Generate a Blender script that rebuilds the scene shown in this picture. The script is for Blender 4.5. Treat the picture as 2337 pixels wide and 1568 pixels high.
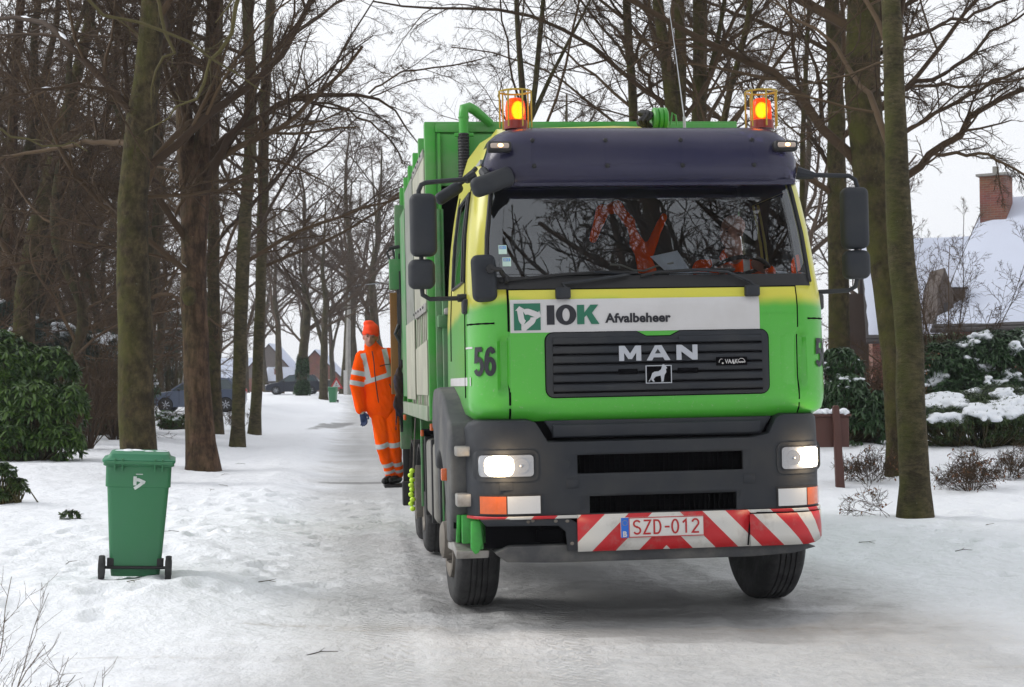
import bpy, bmesh, math, random
import numpy as np
from mathutils import Vector, Matrix
R = math.radians
PI = math.pi
C = bpy.context.scene.collection
for o in list(bpy.data.objects): bpy.data.objects.remove(o)

# ---------------------------------------------------------------- camera
FPX = 3619.0; EYE = 1.69; PITCH = math.atan(96/3619); ROLL = R(0.45)
cam_d = bpy.data.cameras.new('camera'); cam = bpy.data.objects.new('camera', cam_d); C.objects.link(cam)
cam_d.sensor_width = 36; cam_d.lens = 36*FPX/2337; cam_d.clip_end = 3000; cam_d.clip_start = .05
fw = Vector((0, math.cos(PITCH), math.sin(PITCH))); rt = Vector((1, 0, 0)); upv = rt.cross(fw)
rt2 = rt*math.cos(ROLL) - upv*math.sin(ROLL); up2 = rt*math.sin(ROLL) + upv*math.cos(ROLL)
cam.matrix_world = Matrix(((rt2.x, up2.x, -fw.x, 0), (rt2.y, up2.y, -fw.y, 0), (rt2.z, up2.z, -fw.z, EYE), (0, 0, 0, 1)))
bpy.context.scene.camera = cam
cam_d.dof.use_dof = True; cam_d.dof.focus_distance = 12.5; cam_d.dof.aperture_fstop = 9

# ---------------------------------------------------------------- sky and light (overcast)
SUN_EL, SUN_ROT = R(34), R(285)
world = bpy.data.worlds.new('World'); bpy.context.scene.world = world; world.use_nodes = True
wn, wl = world.node_tree.nodes, world.node_tree.links
wn.clear()
sky = wn.new('ShaderNodeTexSky'); sky.sky_type = 'NISHITA'; sky.sun_disc = False
sky.sun_elevation = SUN_EL; sky.sun_rotation = SUN_ROT; sky.air_density = 1.0; sky.dust_density = 3.0
hs = wn.new('ShaderNodeHueSaturation'); hs.inputs['Saturation'].default_value = .10
mxw = wn.new('ShaderNodeMix'); mxw.data_type = 'RGBA'; mxw.inputs[0].default_value = .72
mxw.inputs[7].default_value = (7.3, 7.45, 7.75, 1)
bgn = wn.new('ShaderNodeBackground'); bgn.inputs['Strength'].default_value = .125
wo = wn.new('ShaderNodeOutputWorld')
wl.new(sky.outputs[0], hs.inputs['Color']); wl.new(hs.outputs[0], mxw.inputs[6]); wl.new(mxw.outputs[2], bgn.inputs['Color']); wl.new(bgn.outputs[0], wo.inputs[0])
sd = bpy.data.lights.new('sun', 'SUN'); sd.energy = 1.1; sd.angle = R(28); sd.color = (1, .97, .93)
sun = bpy.data.objects.new('sun', sd); C.objects.link(sun)
sdir = Vector((math.sin(SUN_ROT)*math.cos(SUN_EL), math.cos(SUN_ROT)*math.cos(SUN_EL), math.sin(SUN_EL)))
sun.rotation_euler = sdir.to_track_quat('Z', 'Y').to_euler()
vs = bpy.context.scene.view_settings
vs.view_transform = 'Standard'; vs.look = 'None'; vs.exposure = 0.36; vs.gamma = 1; vs.use_curve_mapping = False

# ---------------------------------------------------------------- placing helpers
def ray(x, y):
    a = (x-1168.5)/FPX; b = (784-y)/FPX
    c, s = math.cos(-ROLL), math.sin(-ROLL)
    a, b = a*c-b*s, a*s+b*c
    cp, sp = math.cos(PITCH), math.sin(PITCH)
    return Vector((a, cp-b*sp, sp+b*cp))
def at(x, y, d):
    r = ray(x, y); t = d/r.y
    return Vector((r.x*t, d, EYE+r.z*t))

def tag(o, label=None, cat=None, group=None, kind=None):
    if label: o['label'] = label
    if cat: o['category'] = cat
    if group: o['group'] = group
    if kind: o['kind'] = kind
    return o
def empty(name, loc=(0, 0, 0), rz=0, label=None, cat=None, group=None):
    o = bpy.data.objects.new(name, None); C.objects.link(o)
    o.location = loc; o.rotation_euler = (0, 0, rz); o.empty_display_size = .2
    return tag(o, label, cat, group)

# ---------------------------------------------------------------- materials
MATS = {}
def nt(name):
    m = bpy.data.materials.new(name); m.use_nodes = True; MATS[name] = m
    return m, m.node_tree.nodes, m.node_tree.links, m.node_tree.nodes['Principled BSDF']
def pmat(name, col, rough=.5, metal=0, var=.12, scale=6, spec=.5, coat=0, bump=0, bscale=60, emit=None, estr=0, dirt=None, dscale=3, damt=.5, stretch=None):
    m, n, l, b = nt(name)
    b.inputs['Roughness'].default_value = rough; b.inputs['Metallic'].default_value = metal
    b.inputs['Specular IOR Level'].default_value = spec; b.inputs['Coat Weight'].default_value = coat
    b.inputs['Coat Roughness'].default_value = .12
    tc = n.new('ShaderNodeTexCoord')
    vec = tc.outputs['Object']
    if stretch:
        mp = n.new('ShaderNodeMapping'); mp.inputs['Scale'].default_value = stretch; l.new(vec, mp.inputs[0]); vec = mp.outputs[0]
    nz = n.new('ShaderNodeTexNoise'); nz.inputs['Scale'].default_value = scale; nz.inputs['Detail'].default_value = 6
    l.new(vec, nz.inputs['Vector'])
    mx = n.new('ShaderNodeMix'); mx.data_type = 'RGBA'
    mx.inputs[6].default_value = (*[c*(1-var) for c in col], 1); mx.inputs[7].default_value = (*[min(1, c*(1+var)) for c in col], 1)
    l.new(nz.outputs[0], mx.inputs[0]); out = mx.outputs[2]
    if dirt:
        n2 = n.new('ShaderNodeTexNoise'); n2.inputs['Scale'].default_value = dscale; n2.inputs['Detail'].default_value = 8; n2.inputs['Roughness'].default_value = .65
        l.new(vec, n2.inputs['Vector'])
        rp = n.new('ShaderNodeMapRange'); rp.inputs[1].default_value = .42; rp.inputs[2].default_value = .72; rp.inputs[4].default_value = damt
        l.new(n2.outputs[0], rp.inputs[0])
        m2 = n.new('ShaderNodeMix'); m2.data_type = 'RGBA'; m2.inputs[7].default_value = (*dirt, 1)
        l.new(rp.outputs[0], m2.inputs[0]); l.new(out, m2.inputs[6]); out = m2.outputs[2]
    l.new(out, b.inputs['Base Color'])
    if bump:
        n3 = n.new('ShaderNodeTexNoise'); n3.inputs['Scale'].default_value = bscale; n3.inputs['Detail'].default_value = 4
        l.new(vec, n3.inputs['Vector'])
        bp = n.new('ShaderNodeBump'); bp.inputs['Strength'].default_value = bump; bp.inputs['Distance'].default_value = .01
        l.new(n3.outputs[0], bp.inputs['Height']); l.new(bp.outputs[0], b.inputs['Normal'])
    if emit:
        b.inputs['Emission Color'].default_value = (*emit, 1); b.inputs['Emission Strength'].default_value = estr
    return m
def math_node(n, l, op, a, b=None, c=None):
    k = n.new('ShaderNodeMath'); k.operation = op
    for i, v in enumerate((a, b, c)):
        if v is None: continue
        if isinstance(v, (int, float)): k.inputs[i].default_value = v
        else: l.new(v, k.inputs[i])
    return k.outputs[0]

# ---------------------------------------------------------------- mesh builder
class MB:
    def __init__(s): s.v = []; s.f = []; s.m = []
    def add(s, vs, fs, mi=0):
        k = len(s.v); s.v += [tuple(p) for p in vs]; s.f += [tuple(i+k for i in f) for f in fs]; s.m += [mi]*len(fs); return s
    def bm(s, b, mi=0):
        b.verts.ensure_lookup_table(); b.verts.index_update()
        s.add([v.co[:] for v in b.verts], [[v.index for v in f.verts] for f in b.faces], mi); b.free(); return s
    def box(s, x0, x1, y0, y1, z0, z1, r=0, seg=2, mi=0, M=None):
        b = bmesh.new(); bmesh.ops.create_cube(b, size=1)
        for v in b.verts:
            v.co = Vector(((x0+x1)/2+v.co.x*(x1-x0), (y0+y1)/2+v.co.y*(y1-y0), (z0+z1)/2+v.co.z*(z1-z0)))
        if r: bmesh.ops.bevel(b, geom=b.edges[:]+b.verts[:], offset=r, segments=seg, profile=.5, affect='EDGES')
        if M is not None: bmesh.ops.transform(b, matrix=M, verts=b.verts)
        return s.bm(b, mi)
    def prism(s, pts, axis, a, b_, r=0, mi=0):
        # polygon in the plane normal to axis, extruded from a to b_
        def P(p, k):
            return {'x': (k, p[0], p[1]), 'y': (p[0], k, p[1]), 'z': (p[0], p[1], k)}[axis]
        b = bmesh.new(); n = len(pts)
        v0 = [b.verts.new(P(p, a)) for p in pts]; v1 = [b.verts.new(P(p, b_)) for p in pts]
        b.faces.new(v0); b.faces.new(v1[::-1])
        for i in range(n): b.faces.new((v0[i], v1[i], v1[(i+1) % n], v0[(i+1) % n]))
        bmesh.ops.recalc_face_normals(b, faces=b.faces)
        if r:
            bmesh.ops.bevel(b, geom=[e for e in b.edges if e.calc_length() > r*2.2 or True], offset=r, segments=2, profile=.5, affect='EDGES', clamp_overlap=True)
        bmesh.ops.triangulate(b, faces=[f for f in b.faces if len(f.verts) > 4])
        return s.bm(b, mi)
    def tube(s, pts, rad, n=8, mi=0, cap=True, closed=False):
        pts = [Vector(p) for p in pts]; N = len(pts)
        rad = [rad]*N if isinstance(rad, (int, float)) else rad
        ref = None; rings = []
        for i, p in enumerate(pts):
            if closed: t = pts[(i+1) % N]-pts[i-1]
            else: t = pts[min(i+1, N-1)]-pts[max(i-1, 0)]
            t.normalize()
            if ref is None:
                ref = Vector((0, 0, 1)) if abs(t.z) < .9 else Vector((1, 0, 0))
            n1 = (ref-t*ref.dot(t)).normalized(); ref = n1; n2 = t.cross(n1)
            rings.append([p+(n1*math.cos(2*PI*k/n)+n2*math.sin(2*PI*k/n))*rad[i] for k in range(n)])
        vs = [q for r_ in rings for q in r_]; fs = []
        for i in range(N if closed else N-1):
            j = (i+1) % N
            for k in range(n): fs.append((i*n+k, i*n+(k+1) % n, j*n+(k+1) % n, j*n+k))
        if cap and not closed: fs += [tuple(range(n))[::-1], tuple((N-1)*n+k for k in range(n))]
        return s.add(vs, fs, mi)
    def lathe(s, prof, axis='z', c=(0, 0, 0), n=24, mi=0, sx=1, M=None):
        # prof: (radius, height) pairs
        vs = []; fs = []; N = len(prof)
        for r_, h in prof:
            for k in range(n):
                a = 2*PI*k/n; p = (r_*math.cos(a)*sx, r_*math.sin(a), h)
                if axis == 'x': p = (p[2], p[0], p[1])
                if axis == 'y': p = (p[0], p[2], p[1])
                p = Vector(p)+Vector(c)
                vs.append(M @ p if M is not None else p)
        for i in range(N-1):
            for k in range(n): fs.append((i*n+k, i*n+(k+1) % n, (i+1)*n+(k+1) % n, (i+1)*n+k))
        if prof[0][0] > 1e-4: fs.append(tuple(range(n))[::-1])
        if prof[-1][0] > 1e-4: fs.append(tuple((N-1)*n+k for k in range(n)))
        return s.add(vs, fs, mi)
    def ell(s, c, r, seg=12, rings=8, mi=0, M=None):
        b = bmesh.new(); bmesh.ops.create_uvsphere(b, u_segments=seg, v_segments=rings, radius=1)
        for v in b.verts: v.co = Vector((v.co.x*r[0], v.co.y*r[1], v.co.z*r[2]))
        if M is not None: bmesh.ops.transform(b, matrix=M, verts=b.verts)
        for v in b.verts: v.co += Vector(c)
        return s.bm(b, mi)
    def build(s, name, mats, parent=None, smooth=40, xf=None, recalc=True, weld=False):
        if not isinstance(mats, (list, tuple)): mats = [mats]
        me = bpy.data.meshes.new(name)
        vs = s.v if xf is None else [tuple(xf(p)) for p in s.v]
        me.from_pydata(vs, [], s.f)
        me.polygons.foreach_set('material_index', s.m)
        if recalc:
            b = bmesh.new(); b.from_mesh(me)
            if weld: bmesh.ops.remove_doubles(b, verts=b.verts, dist=2e-4)
            bmesh.ops.recalc_face_normals(b, faces=b.faces); b.to_mesh(me); b.free()
        for m in mats: me.materials.append(m)
        if smooth:
            me.polygons.foreach_set('use_smooth', [True]*len(me.polygons)); me.set_sharp_from_angle(angle=R(smooth))
        o = bpy.data.objects.new(name, me); C.objects.link(o); o.parent = parent
        return o
def mesh_np(name, V, F4, mat, parent=None, smooth=True, F3=None):
    me = bpy.data.meshes.new(name); nv = len(V)
    me.vertices.add(nv); me.vertices.foreach_set('co', np.asarray(V, dtype=np.float32).ravel())
    loops = np.asarray(F4, dtype=np.int32).ravel(); k = F4.shape[1]; nf = len(F4)
    me.loops.add(len(loops)); me.loops.foreach_set('vertex_index', loops)
    me.polygons.add(nf); me.polygons.foreach_set('loop_start', np.arange(nf, dtype=np.int32)*k)
    try: me.polygons.foreach_set('loop_total', np.full(nf, k, dtype=np.int32))
    except Exception: pass
    if smooth: me.polygons.foreach_set('use_smooth', np.ones(nf, dtype=bool))
    me.update(calc_edges=True)
    for m in (mat if isinstance(mat, (list, tuple)) else [mat]): me.materials.append(m)
    o = bpy.data.objects.new(name, me); C.objects.link(o); o.parent = parent
    return o
def text(name, s, size, mat, parent, xf, depth=.002, bold=0, xs=1, spacing=1, align='LEFT'):
    # lettering from the built-in font, converted to a mesh; xf maps (x, y, depth) to the surface
    cu = bpy.data.curves.new('t', 'FONT'); cu.body = s; cu.size = size; cu.extrude = depth; cu.offset = bold; cu.space_character = spacing
    cu.align_x = align; cu.resolution_u = 4
    t = bpy.data.objects.new('t', cu); C.objects.link(t)
    dg = bpy.context.evaluated_depsgraph_get(); dg.update()
    me = bpy.data.meshes.new_from_object(t.evaluated_get(dg)); bpy.data.objects.remove(t)
    for v in me.vertices: v.co = Vector(xf(v.co.x*xs, v.co.y, v.co.z))
    me.materials.clear(); me.materials.append(mat)
    o = bpy.data.objects.new(name, me); C.objects.link(o); o.parent = parent; me.name = name
    return o

def _arc(cx, cy, rx, ry, a0, a1, n=14): return [(cx+rx*math.cos(R(a0+(a1-a0)*i/n)), cy+ry*math.sin(R(a0+(a1-a0)*i/n))) for i in range(n+1)]
GLYPH = {'S': [_arc(.3, .75, .25, .22, 25, 270)+_arc(.3, .265, .26, .235, 90, -155)], 'Z': [[(.03, .97), (.56, .97), (.04, .03), (.57, .03)]], 'D': [[(.05, .03), (.05, .97), (.26, .97)]+_arc(.28, .5, .27, .47, 90, -90)+[(.05, .03)]],
         '-': [[(.08, .48), (.46, .48)]], '0': [_arc(.3, .5, .245, .47, 90, 450, 30)], '1': [[(.10, .74), (.36, .97), (.36, .0)]], '2': [_arc(.3, .71, .25, .26, 165, -25)+[(.04, .03), (.57, .03)]],
         '5': [[(.56, .96), (.15, .96), (.10, .53)]+_arc(.29, .315, .26, .275, 128, -155, 18)], '6': [_arc(.31, .31, .235, .27, 90, 450, 24), [(.075, .33), (.075, .50), (.10, .68), (.165, .84), (.26, .93), (.37, .965), (.47, .92), (.54, .80)]]}
GLYPH['v'] = [[(.14, .98), (.14, .28)], [(.14, .70), (.42, .72), (.98, .50)], [(.84, .54), (.48, .26), (.10, .02)]]
def strokes(name, s_, h, w_, mat, parent, xf, xs=1.0, adv=.78, th=.0015, lift=0):
    m_ = MB(); x0 = 0
    for ch in s_:
        for path in GLYPH[ch]:
            P = []
            for a, b in zip(path[:-1], path[1:]):
                k = max(1, int(math.hypot(a[0]-b[0], a[1]-b[1])/.12)); P += [(a[0]+(b[0]-a[0])*i/k, a[1]+(b[1]-a[1])*i/k) for i in range(k)]
            P.append(path[-1]); n = len(P); P = [((x0+p[0])*h*xs, p[1]*h) for p in P]; vs = []
            closed = math.hypot(P[0][0]-P[-1][0], P[0][1]-P[-1][1]) < 1e-6
            for i in range(n):
                pa = P[i-1] if i else (P[-2] if closed else P[0]); pb = P[i+1] if i < n-1 else (P[1] if closed else P[-1])
                def un(a, b):
                    L = math.hypot(b[0]-a[0], b[1]-a[1]); return ((b[0]-a[0])/L, (b[1]-a[1])/L) if L > 1e-9 else None
                d0, d1 = un(pa, P[i]), un(P[i], pb); d0 = d0 or d1; d1 = d1 or d0
                tx, ty = d0[0]+d1[0], d0[1]+d1[1]; L = math.hypot(tx, ty) or 1; nx_, ny_ = -ty/L, tx/L; mt = min(1.7, 1/max(.3, nx_*-d0[1]+ny_*d0[0]))
                for q in (-1, 1): vs.append((P[i][0]+q*nx_*w_/2*mt, P[i][1]+q*ny_*w_/2*mt))
            V = [xf(a, b, th) for a, b in vs]; m_.add(V, [(2*i, 2*i+1, 2*i+3, 2*i+2) for i in range(n-1)])
        x0 += adv if ch != '-' else adv*.75
    return m_.build(name, mat, parent, 0)

# value noise
_rs = np.random.RandomState(5); _H = _rs.rand(256, 256)
def vnoise(x, y, sc, oct=3, seed=0):
    x = np.asarray(x, dtype=float)/sc+seed*17.3; y = np.asarray(y, dtype=float)/sc+seed*31.7; out = 0; a = 1; tot = 0
    for _ in range(oct):
        xi = np.floor(x).astype(int); yi = np.floor(y).astype(int); fx = x-xi; fy = y-yi
        fx = fx*fx*(3-2*fx); fy = fy*fy*(3-2*fy)
        h = lambda i, j: _H[i % 256, j % 256]
        out = out+a*((h(xi, yi)*(1-fx)+h(xi+1, yi)*fx)*(1-fy)+(h(xi, yi+1)*(1-fx)+h(xi+1, yi+1)*fx)*fy)
        tot += a; a *= .5; x = x*2.03+11; y = y*2.03+7
    return out/tot-.5
def sstep(a, b, x): 
    t = np.clip((np.asarray(x, dtype=float)-a)/(b-a), 0, 1); return t*t*(3-2*t)
# ---------------------------------------------------------------- terrain
def road_x(y):      # centre line of the lane
    y = np.asarray(y, dtype=float)
    return .967-.1*(y-11)-.2+np.where(y > 85, (y-85)**2*.012, 0)+np.where(y < 4, 0, 0)
def road_s(x, y): return x-road_x(y)
def height(x, y):
    x = np.asarray(x, dtype=float); y = np.asarray(y, dtype=float)
    s = road_s(x, y)
    left = sstep(-2.2, -3.6, s)*sstep(9.5, 12.5, y); right = sstep(3.0, 6.0, s)*sstep(13, 17, y)
    h = .10*vnoise(x, y, 2.6, 3, 1)*(.12+left+right)
    h = h+left*(.10+.10*vnoise(x, y, .9, 4, 2)+.07*vnoise(x, y, .30, 3, 7))+right*(.08+.13*vnoise(x, y, .8, 4, 3)+.05*vnoise(x, y, .3, 2, 12))+.035*sstep(2.2, 3.4, s)*vnoise(x, y*1.3, .6, 4, 14)
    h = h+.10*np.exp(-((s+3.1)/.55)**2)*sstep(10, 14, y)*(.25+1.5*np.clip(vnoise(x, y, 1.1, 3, 4)+.15, 0, 1))   # ploughed ridge
    h = h+.10*np.exp(-((s-3.9)/.7)**2)*sstep(14, 17, y)*(.3+1.5*np.clip(vnoise(x, y, 1.3, 3, 5)+.15, 0, 1))
    h = h+.5*sstep(20, 31, y)*sstep(3.5, 7.5, s)+.22*sstep(22, 32, y)*sstep(-4.2, -7.5, s)
    h = h+.25*sstep(45, 72, y)*sstep(-5, -8.5, s)+.45*sstep(85, 118, y)*sstep(-8.5, -12, s)+.12*sstep(50, 100, y)
    h = h+(.008+.02*np.maximum(left, right))*vnoise(x, y*1.6, .42, 4, 6)*np.exp(-np.maximum(y-5, 0)/14)
    h = h+.17*np.exp(-((x+3.6)/.9)**2-((y-12.35)/.42)**2)*(.45+vnoise(x, y, .5, 3, 9))      # heap before the bin
    return h
def hz(x, y): return float(height(x, y))
def on_ground(px, py):
    r = ray(px, py); t = 5.0
    for _ in range(4000):
        if EYE+r.z*t < hz(r.x*t, r.y*t): break
        t += .03+t*.0008
    return Vector((r.x*t, r.y*t, hz(r.x*t, r.y*t)))

def axis(fine0, fine1, step, lo, hi, g=1.09):
    a = list(np.arange(fine0, fine1, step)); s = step
    while a[-1] < hi: s *= g; a.append(a[-1]+s)
    s = step
    while a[0] > lo: s *= g; a.insert(0, a[0]-s)
    return np.array(a)
def snow_mat(name, road):
    m, n, l, b = nt(name)
    b.inputs['Roughness'].default_value = .75; b.inputs['Specular IOR Level'].default_value = .25
    b.inputs['Subsurface Weight'].default_value = 0
    g = n.new('ShaderNodeNewGeometry'); sp = n.new('ShaderNodeSeparateXYZ'); l.new(g.outputs['Position'], sp.inputs[0])
    M = lambda op, a, b_=None, c=None: math_node(n, l, op, a, b_, c)
    X, Y = sp.outputs[0], sp.outputs[1]
    s = M('SUBTRACT', M('ADD', X, M('MULTIPLY', Y, .1)), 1.867)
    def noise(vec, sc, det=6, rough=.6, dist=0):
        k = n.new('ShaderNodeTexNoise'); k.inputs['Scale'].default_value = sc; k.inputs['Detail'].default_value = det; k.inputs['Roughness'].default_value = rough
        k.inputs['Distortion'].default_value = dist
        l.new(vec, k.inputs['Vector']); return k.outputs[0]
    def rng(v, a, b_, c=0, d=1):
        k = n.new('ShaderNodeMapRange'); k.interpolation_type = 'SMOOTHSTEP'
        for i, q in enumerate((a, b_, c, d)): k.inputs[i+1].default_value = q
        l.new(v, k.inputs[0]); return k.outputs[0]
    def mix(f, a, b_):
        k = n.new('ShaderNodeMix'); k.data_type = 'RGBA'
        l.new(f, k.inputs[0]) if not isinstance(f, float) else setattr(k.inputs[0], 'default_value', f)
        for i, q in ((6, a), (7, b_)):
            if isinstance(q, tuple): k.inputs[i].default_value = (*q, 1)
            else: l.new(q, k.inputs[i])
        return k.outputs[2]
    cmb = n.new('ShaderNodeCombineXYZ'); l.new(s, cmb.inputs[0]); l.new(M('MULTIPLY', Y, .07), cmb.inputs[1])      # stretched along the lane
    cm2 = n.new('ShaderNodeCombineXYZ'); l.new(M('MULTIPLY', X, .13), cm2.inputs[0]); l.new(M('ADD', Y, M('MULTIPLY', X, .12)), cm2.inputs[1])   # stretched across
    pos = g.outputs['Position']
    streak = noise(cmb.outputs[0], 1.7, 5, .5, .5); cross = noise(cm2.outputs[0], 1.4, 6, .55, .6); fine = noise(pos, 9, 8, .68); big = noise(pos, .55, 5, .55)
    inroad = M('MULTIPLY', M('SUBTRACT', 1.0, rng(M('ABSOLUTE', M('ADD', s, M('MULTIPLY', M('SUBTRACT', big, .5), 1.4))), 1.7, 2.9)), 1.0)
    rear = rng(Y, 9.0, 12.5)
    near = M('SUBTRACT', 1.0, rear)
    # wheel tracks of the lane and the sweep of the junction in front
    tr = M('MULTIPLY', inroad, M('MAXIMUM', M('SUBTRACT', 1.0, rng(M('ABSOLUTE', M('SUBTRACT', M('ABSOLUTE', M('ADD', s, .05)), .98)), .1, .62)), .25))
    packed = M('MULTIPLY', M('MAXIMUM', M('MULTIPLY', tr, rear), M('MULTIPLY', near, M('SUBTRACT', 1.0, rng(M('ABSOLUTE', M('ADD', X, -1.0)), 1.5, 4.2)))), rng(M('ADD', M('MULTIPLY', streak, .5), M('MULTIPLY', cross, .5)), .36, .62))
    col = mix(M('MULTIPLY', inroad, rng(big, .25, .6, .65, 1)), (.86, .88, .92), (.53, .53, .53))
    col = mix(M('MULTIPLY', packed, .8), col, (.43, .43, .43))
    gen = M('MULTIPLY', M('MAXIMUM', inroad, M('MULTIPLY', near, .35)), .75)
    col = mix(M('MULTIPLY', gen, rng(fine, .4, .75)), col, (.60, .60, .60))
    # brown grit lines across the foreground
    gl = M('MULTIPLY', M('MULTIPLY', rng(cross, .60, .70), rng(Y, 15.0, 11.0)), rng(fine, .42, .6))
    col = mix(M('MULTIPLY', gl, .5), col, (.34, .30, .25))
    # bare wet asphalt patches; those around the truck also paint in its shadow
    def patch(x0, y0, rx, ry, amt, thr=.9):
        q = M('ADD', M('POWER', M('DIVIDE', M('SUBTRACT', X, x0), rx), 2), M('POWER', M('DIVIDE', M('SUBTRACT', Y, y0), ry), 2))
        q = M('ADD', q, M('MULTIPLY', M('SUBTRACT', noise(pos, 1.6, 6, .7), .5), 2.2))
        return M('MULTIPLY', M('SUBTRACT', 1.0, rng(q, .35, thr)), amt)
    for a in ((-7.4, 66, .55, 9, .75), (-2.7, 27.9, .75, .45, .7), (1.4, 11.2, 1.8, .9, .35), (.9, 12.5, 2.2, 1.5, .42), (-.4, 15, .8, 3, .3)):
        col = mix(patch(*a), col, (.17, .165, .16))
    # debris flecks on the verge
    vo = noise(pos, 26, 3, .8)
    col = mix(M('MULTIPLY', rng(vo, .74, .80), .55), col, (.16, .12, .08))
    l.new(col, b.inputs['Base Color'])
    rr = rng(packed, 0, 1, .8, .48); l.new(rr, b.inputs['Roughness'])
    hgt = M('ADD', M('ADD', M('MULTIPLY', noise(pos, 2.2, 8, .62), 1.0), M('MULTIPLY', streak, M('MULTIPLY', inroad, .25))), M('MULTIPLY', cross, .15))
    tm = M('SUBTRACT', 1.0, rng(M('ABSOLUTE', M('ADD', M('ADD', s, 1.75), M('MULTIPLY', M('SINE', M('MULTIPLY', Y, .5)), .12))), .10, .20))
    tm2 = M('SUBTRACT', 1.0, rng(M('ABSOLUTE', M('ADD', M('ADD', s, .55), M('MULTIPLY', M('SINE', M('MULTIPLY', Y, .33)), .25))), .10, .20))
    lug = M('SINE', M('ADD', M('MULTIPLY', Y, 62.0), M('MULTIPLY', M('ABSOLUTE', M('SINE', M('MULTIPLY', s, 26.0))), 2.2)))
    hgt = M('ADD', hgt, M('MULTIPLY', M('MULTIPLY', M('MAXIMUM', tm, tm2), rng(fine, .40, .55)), M('MULTIPLY', lug, .07)))
    bp = n.new('ShaderNodeBump'); bp.inputs['Strength'].default_value = .75; bp.inputs['Distance'].default_value = .16
    l.new(hgt, bp.inputs['Height'])
    # tread prints: rows of fine ribs inside the tracks
    l.new(bp.outputs[0], b.inputs['Normal'])
    return m
def detail(x, y):   # footprints on the verges, ruts and crumbs
    r_ = np.random.RandomState(12); out = np.zeros_like(x)
    for _ in range(150):
        if r_.rand() < .75: cx_, cy_ = r_.uniform(-5.2, -1.6), r_.uniform(11.2, 24)
        else: cx_, cy_ = r_.uniform(4.2, 7.5), r_.uniform(13, 20)
        a, b = r_.uniform(.07, .12), r_.uniform(.13, .2); m = (abs(x-cx_) < .7) & (abs(y-cy_) < .9)
        if m.any():
            q = ((x[m]-cx_)/a)**2+((y[m]-cy_)/b)**2; out[m] += -.055*np.exp(-q**1.5)+.018*np.exp(-(np.sqrt(q)-1.5)**2*5)
    s = road_s(x, y); w = sstep(8.5, 12, y)*sstep(60, 40, y)
    for c in (-1.05, .98):
        e = np.abs(s-c+.08*vnoise(x*.3, y, 3, 2, 21)); out += w*(-.014*sstep(.24, .15, e)+.008*np.exp(-((e-.30)/.06)**2)*(1+1.5*vnoise(x, y, .2, 2, 22)))
    for k, yy in enumerate((11.75, 10.1, 9.75, 8.35)):   # ruts across the junction
        f = yy+.10*(x+3)*(.6 if k else 1)+.10*np.sin(x*.7+k)+.12*vnoise(x, y*0+k, 1.2, 2, 23); e = np.abs(y-f)
        out += sstep(3.5 if k < 2 else 9, -1 if k < 2 else 5, x)*(-.014*np.exp(-(e/.10)**2)+.013*np.exp(-((e-.2)/.07)**2)*(1+2*vnoise(x, y, .22, 2, 24)))
    return out
xs = axis(-6.5, 8.0, .062, -240, 240, 1.06); ys = axis(6.5, 21, .062, -60, 330, 1.022)
GX, GY = np.meshgrid(xs, ys); GZ = height(GX, GY)+detail(GX, GY)
nx, ny = len(xs), len(ys)
V = np.stack([GX.ravel(), GY.ravel(), GZ.ravel()], 1)
I, J = np.meshgrid(np.arange(nx-1), np.arange(ny-1)); b0 = (J*nx+I).ravel()
F = np.stack([b0, b0+1, b0+nx+1, b0+nx], 1)
cx = (GX[:-1, :-1]+GX[1:, 1:]).ravel()/2; cy = (GY[:-1, :-1]+GY[1:, 1:]).ravel()/2
cs = np.abs(road_s(cx, cy)+.35*vnoise(cx, cy, 1.5, 2, 8)); isroad = (cs < 2.75) & (cy > -250) & (cy < 400)
def sub(mask):
    f = F[mask]; u, inv = np.unique(f.ravel(), return_inverse=True); return V[u], inv.reshape(-1, 4)
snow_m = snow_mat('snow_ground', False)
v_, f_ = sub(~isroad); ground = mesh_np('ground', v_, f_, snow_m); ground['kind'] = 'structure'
v_, f_ = sub(isroad); road = mesh_np('road', v_, f_, snow_m); road['kind'] = 'structure'
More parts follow.
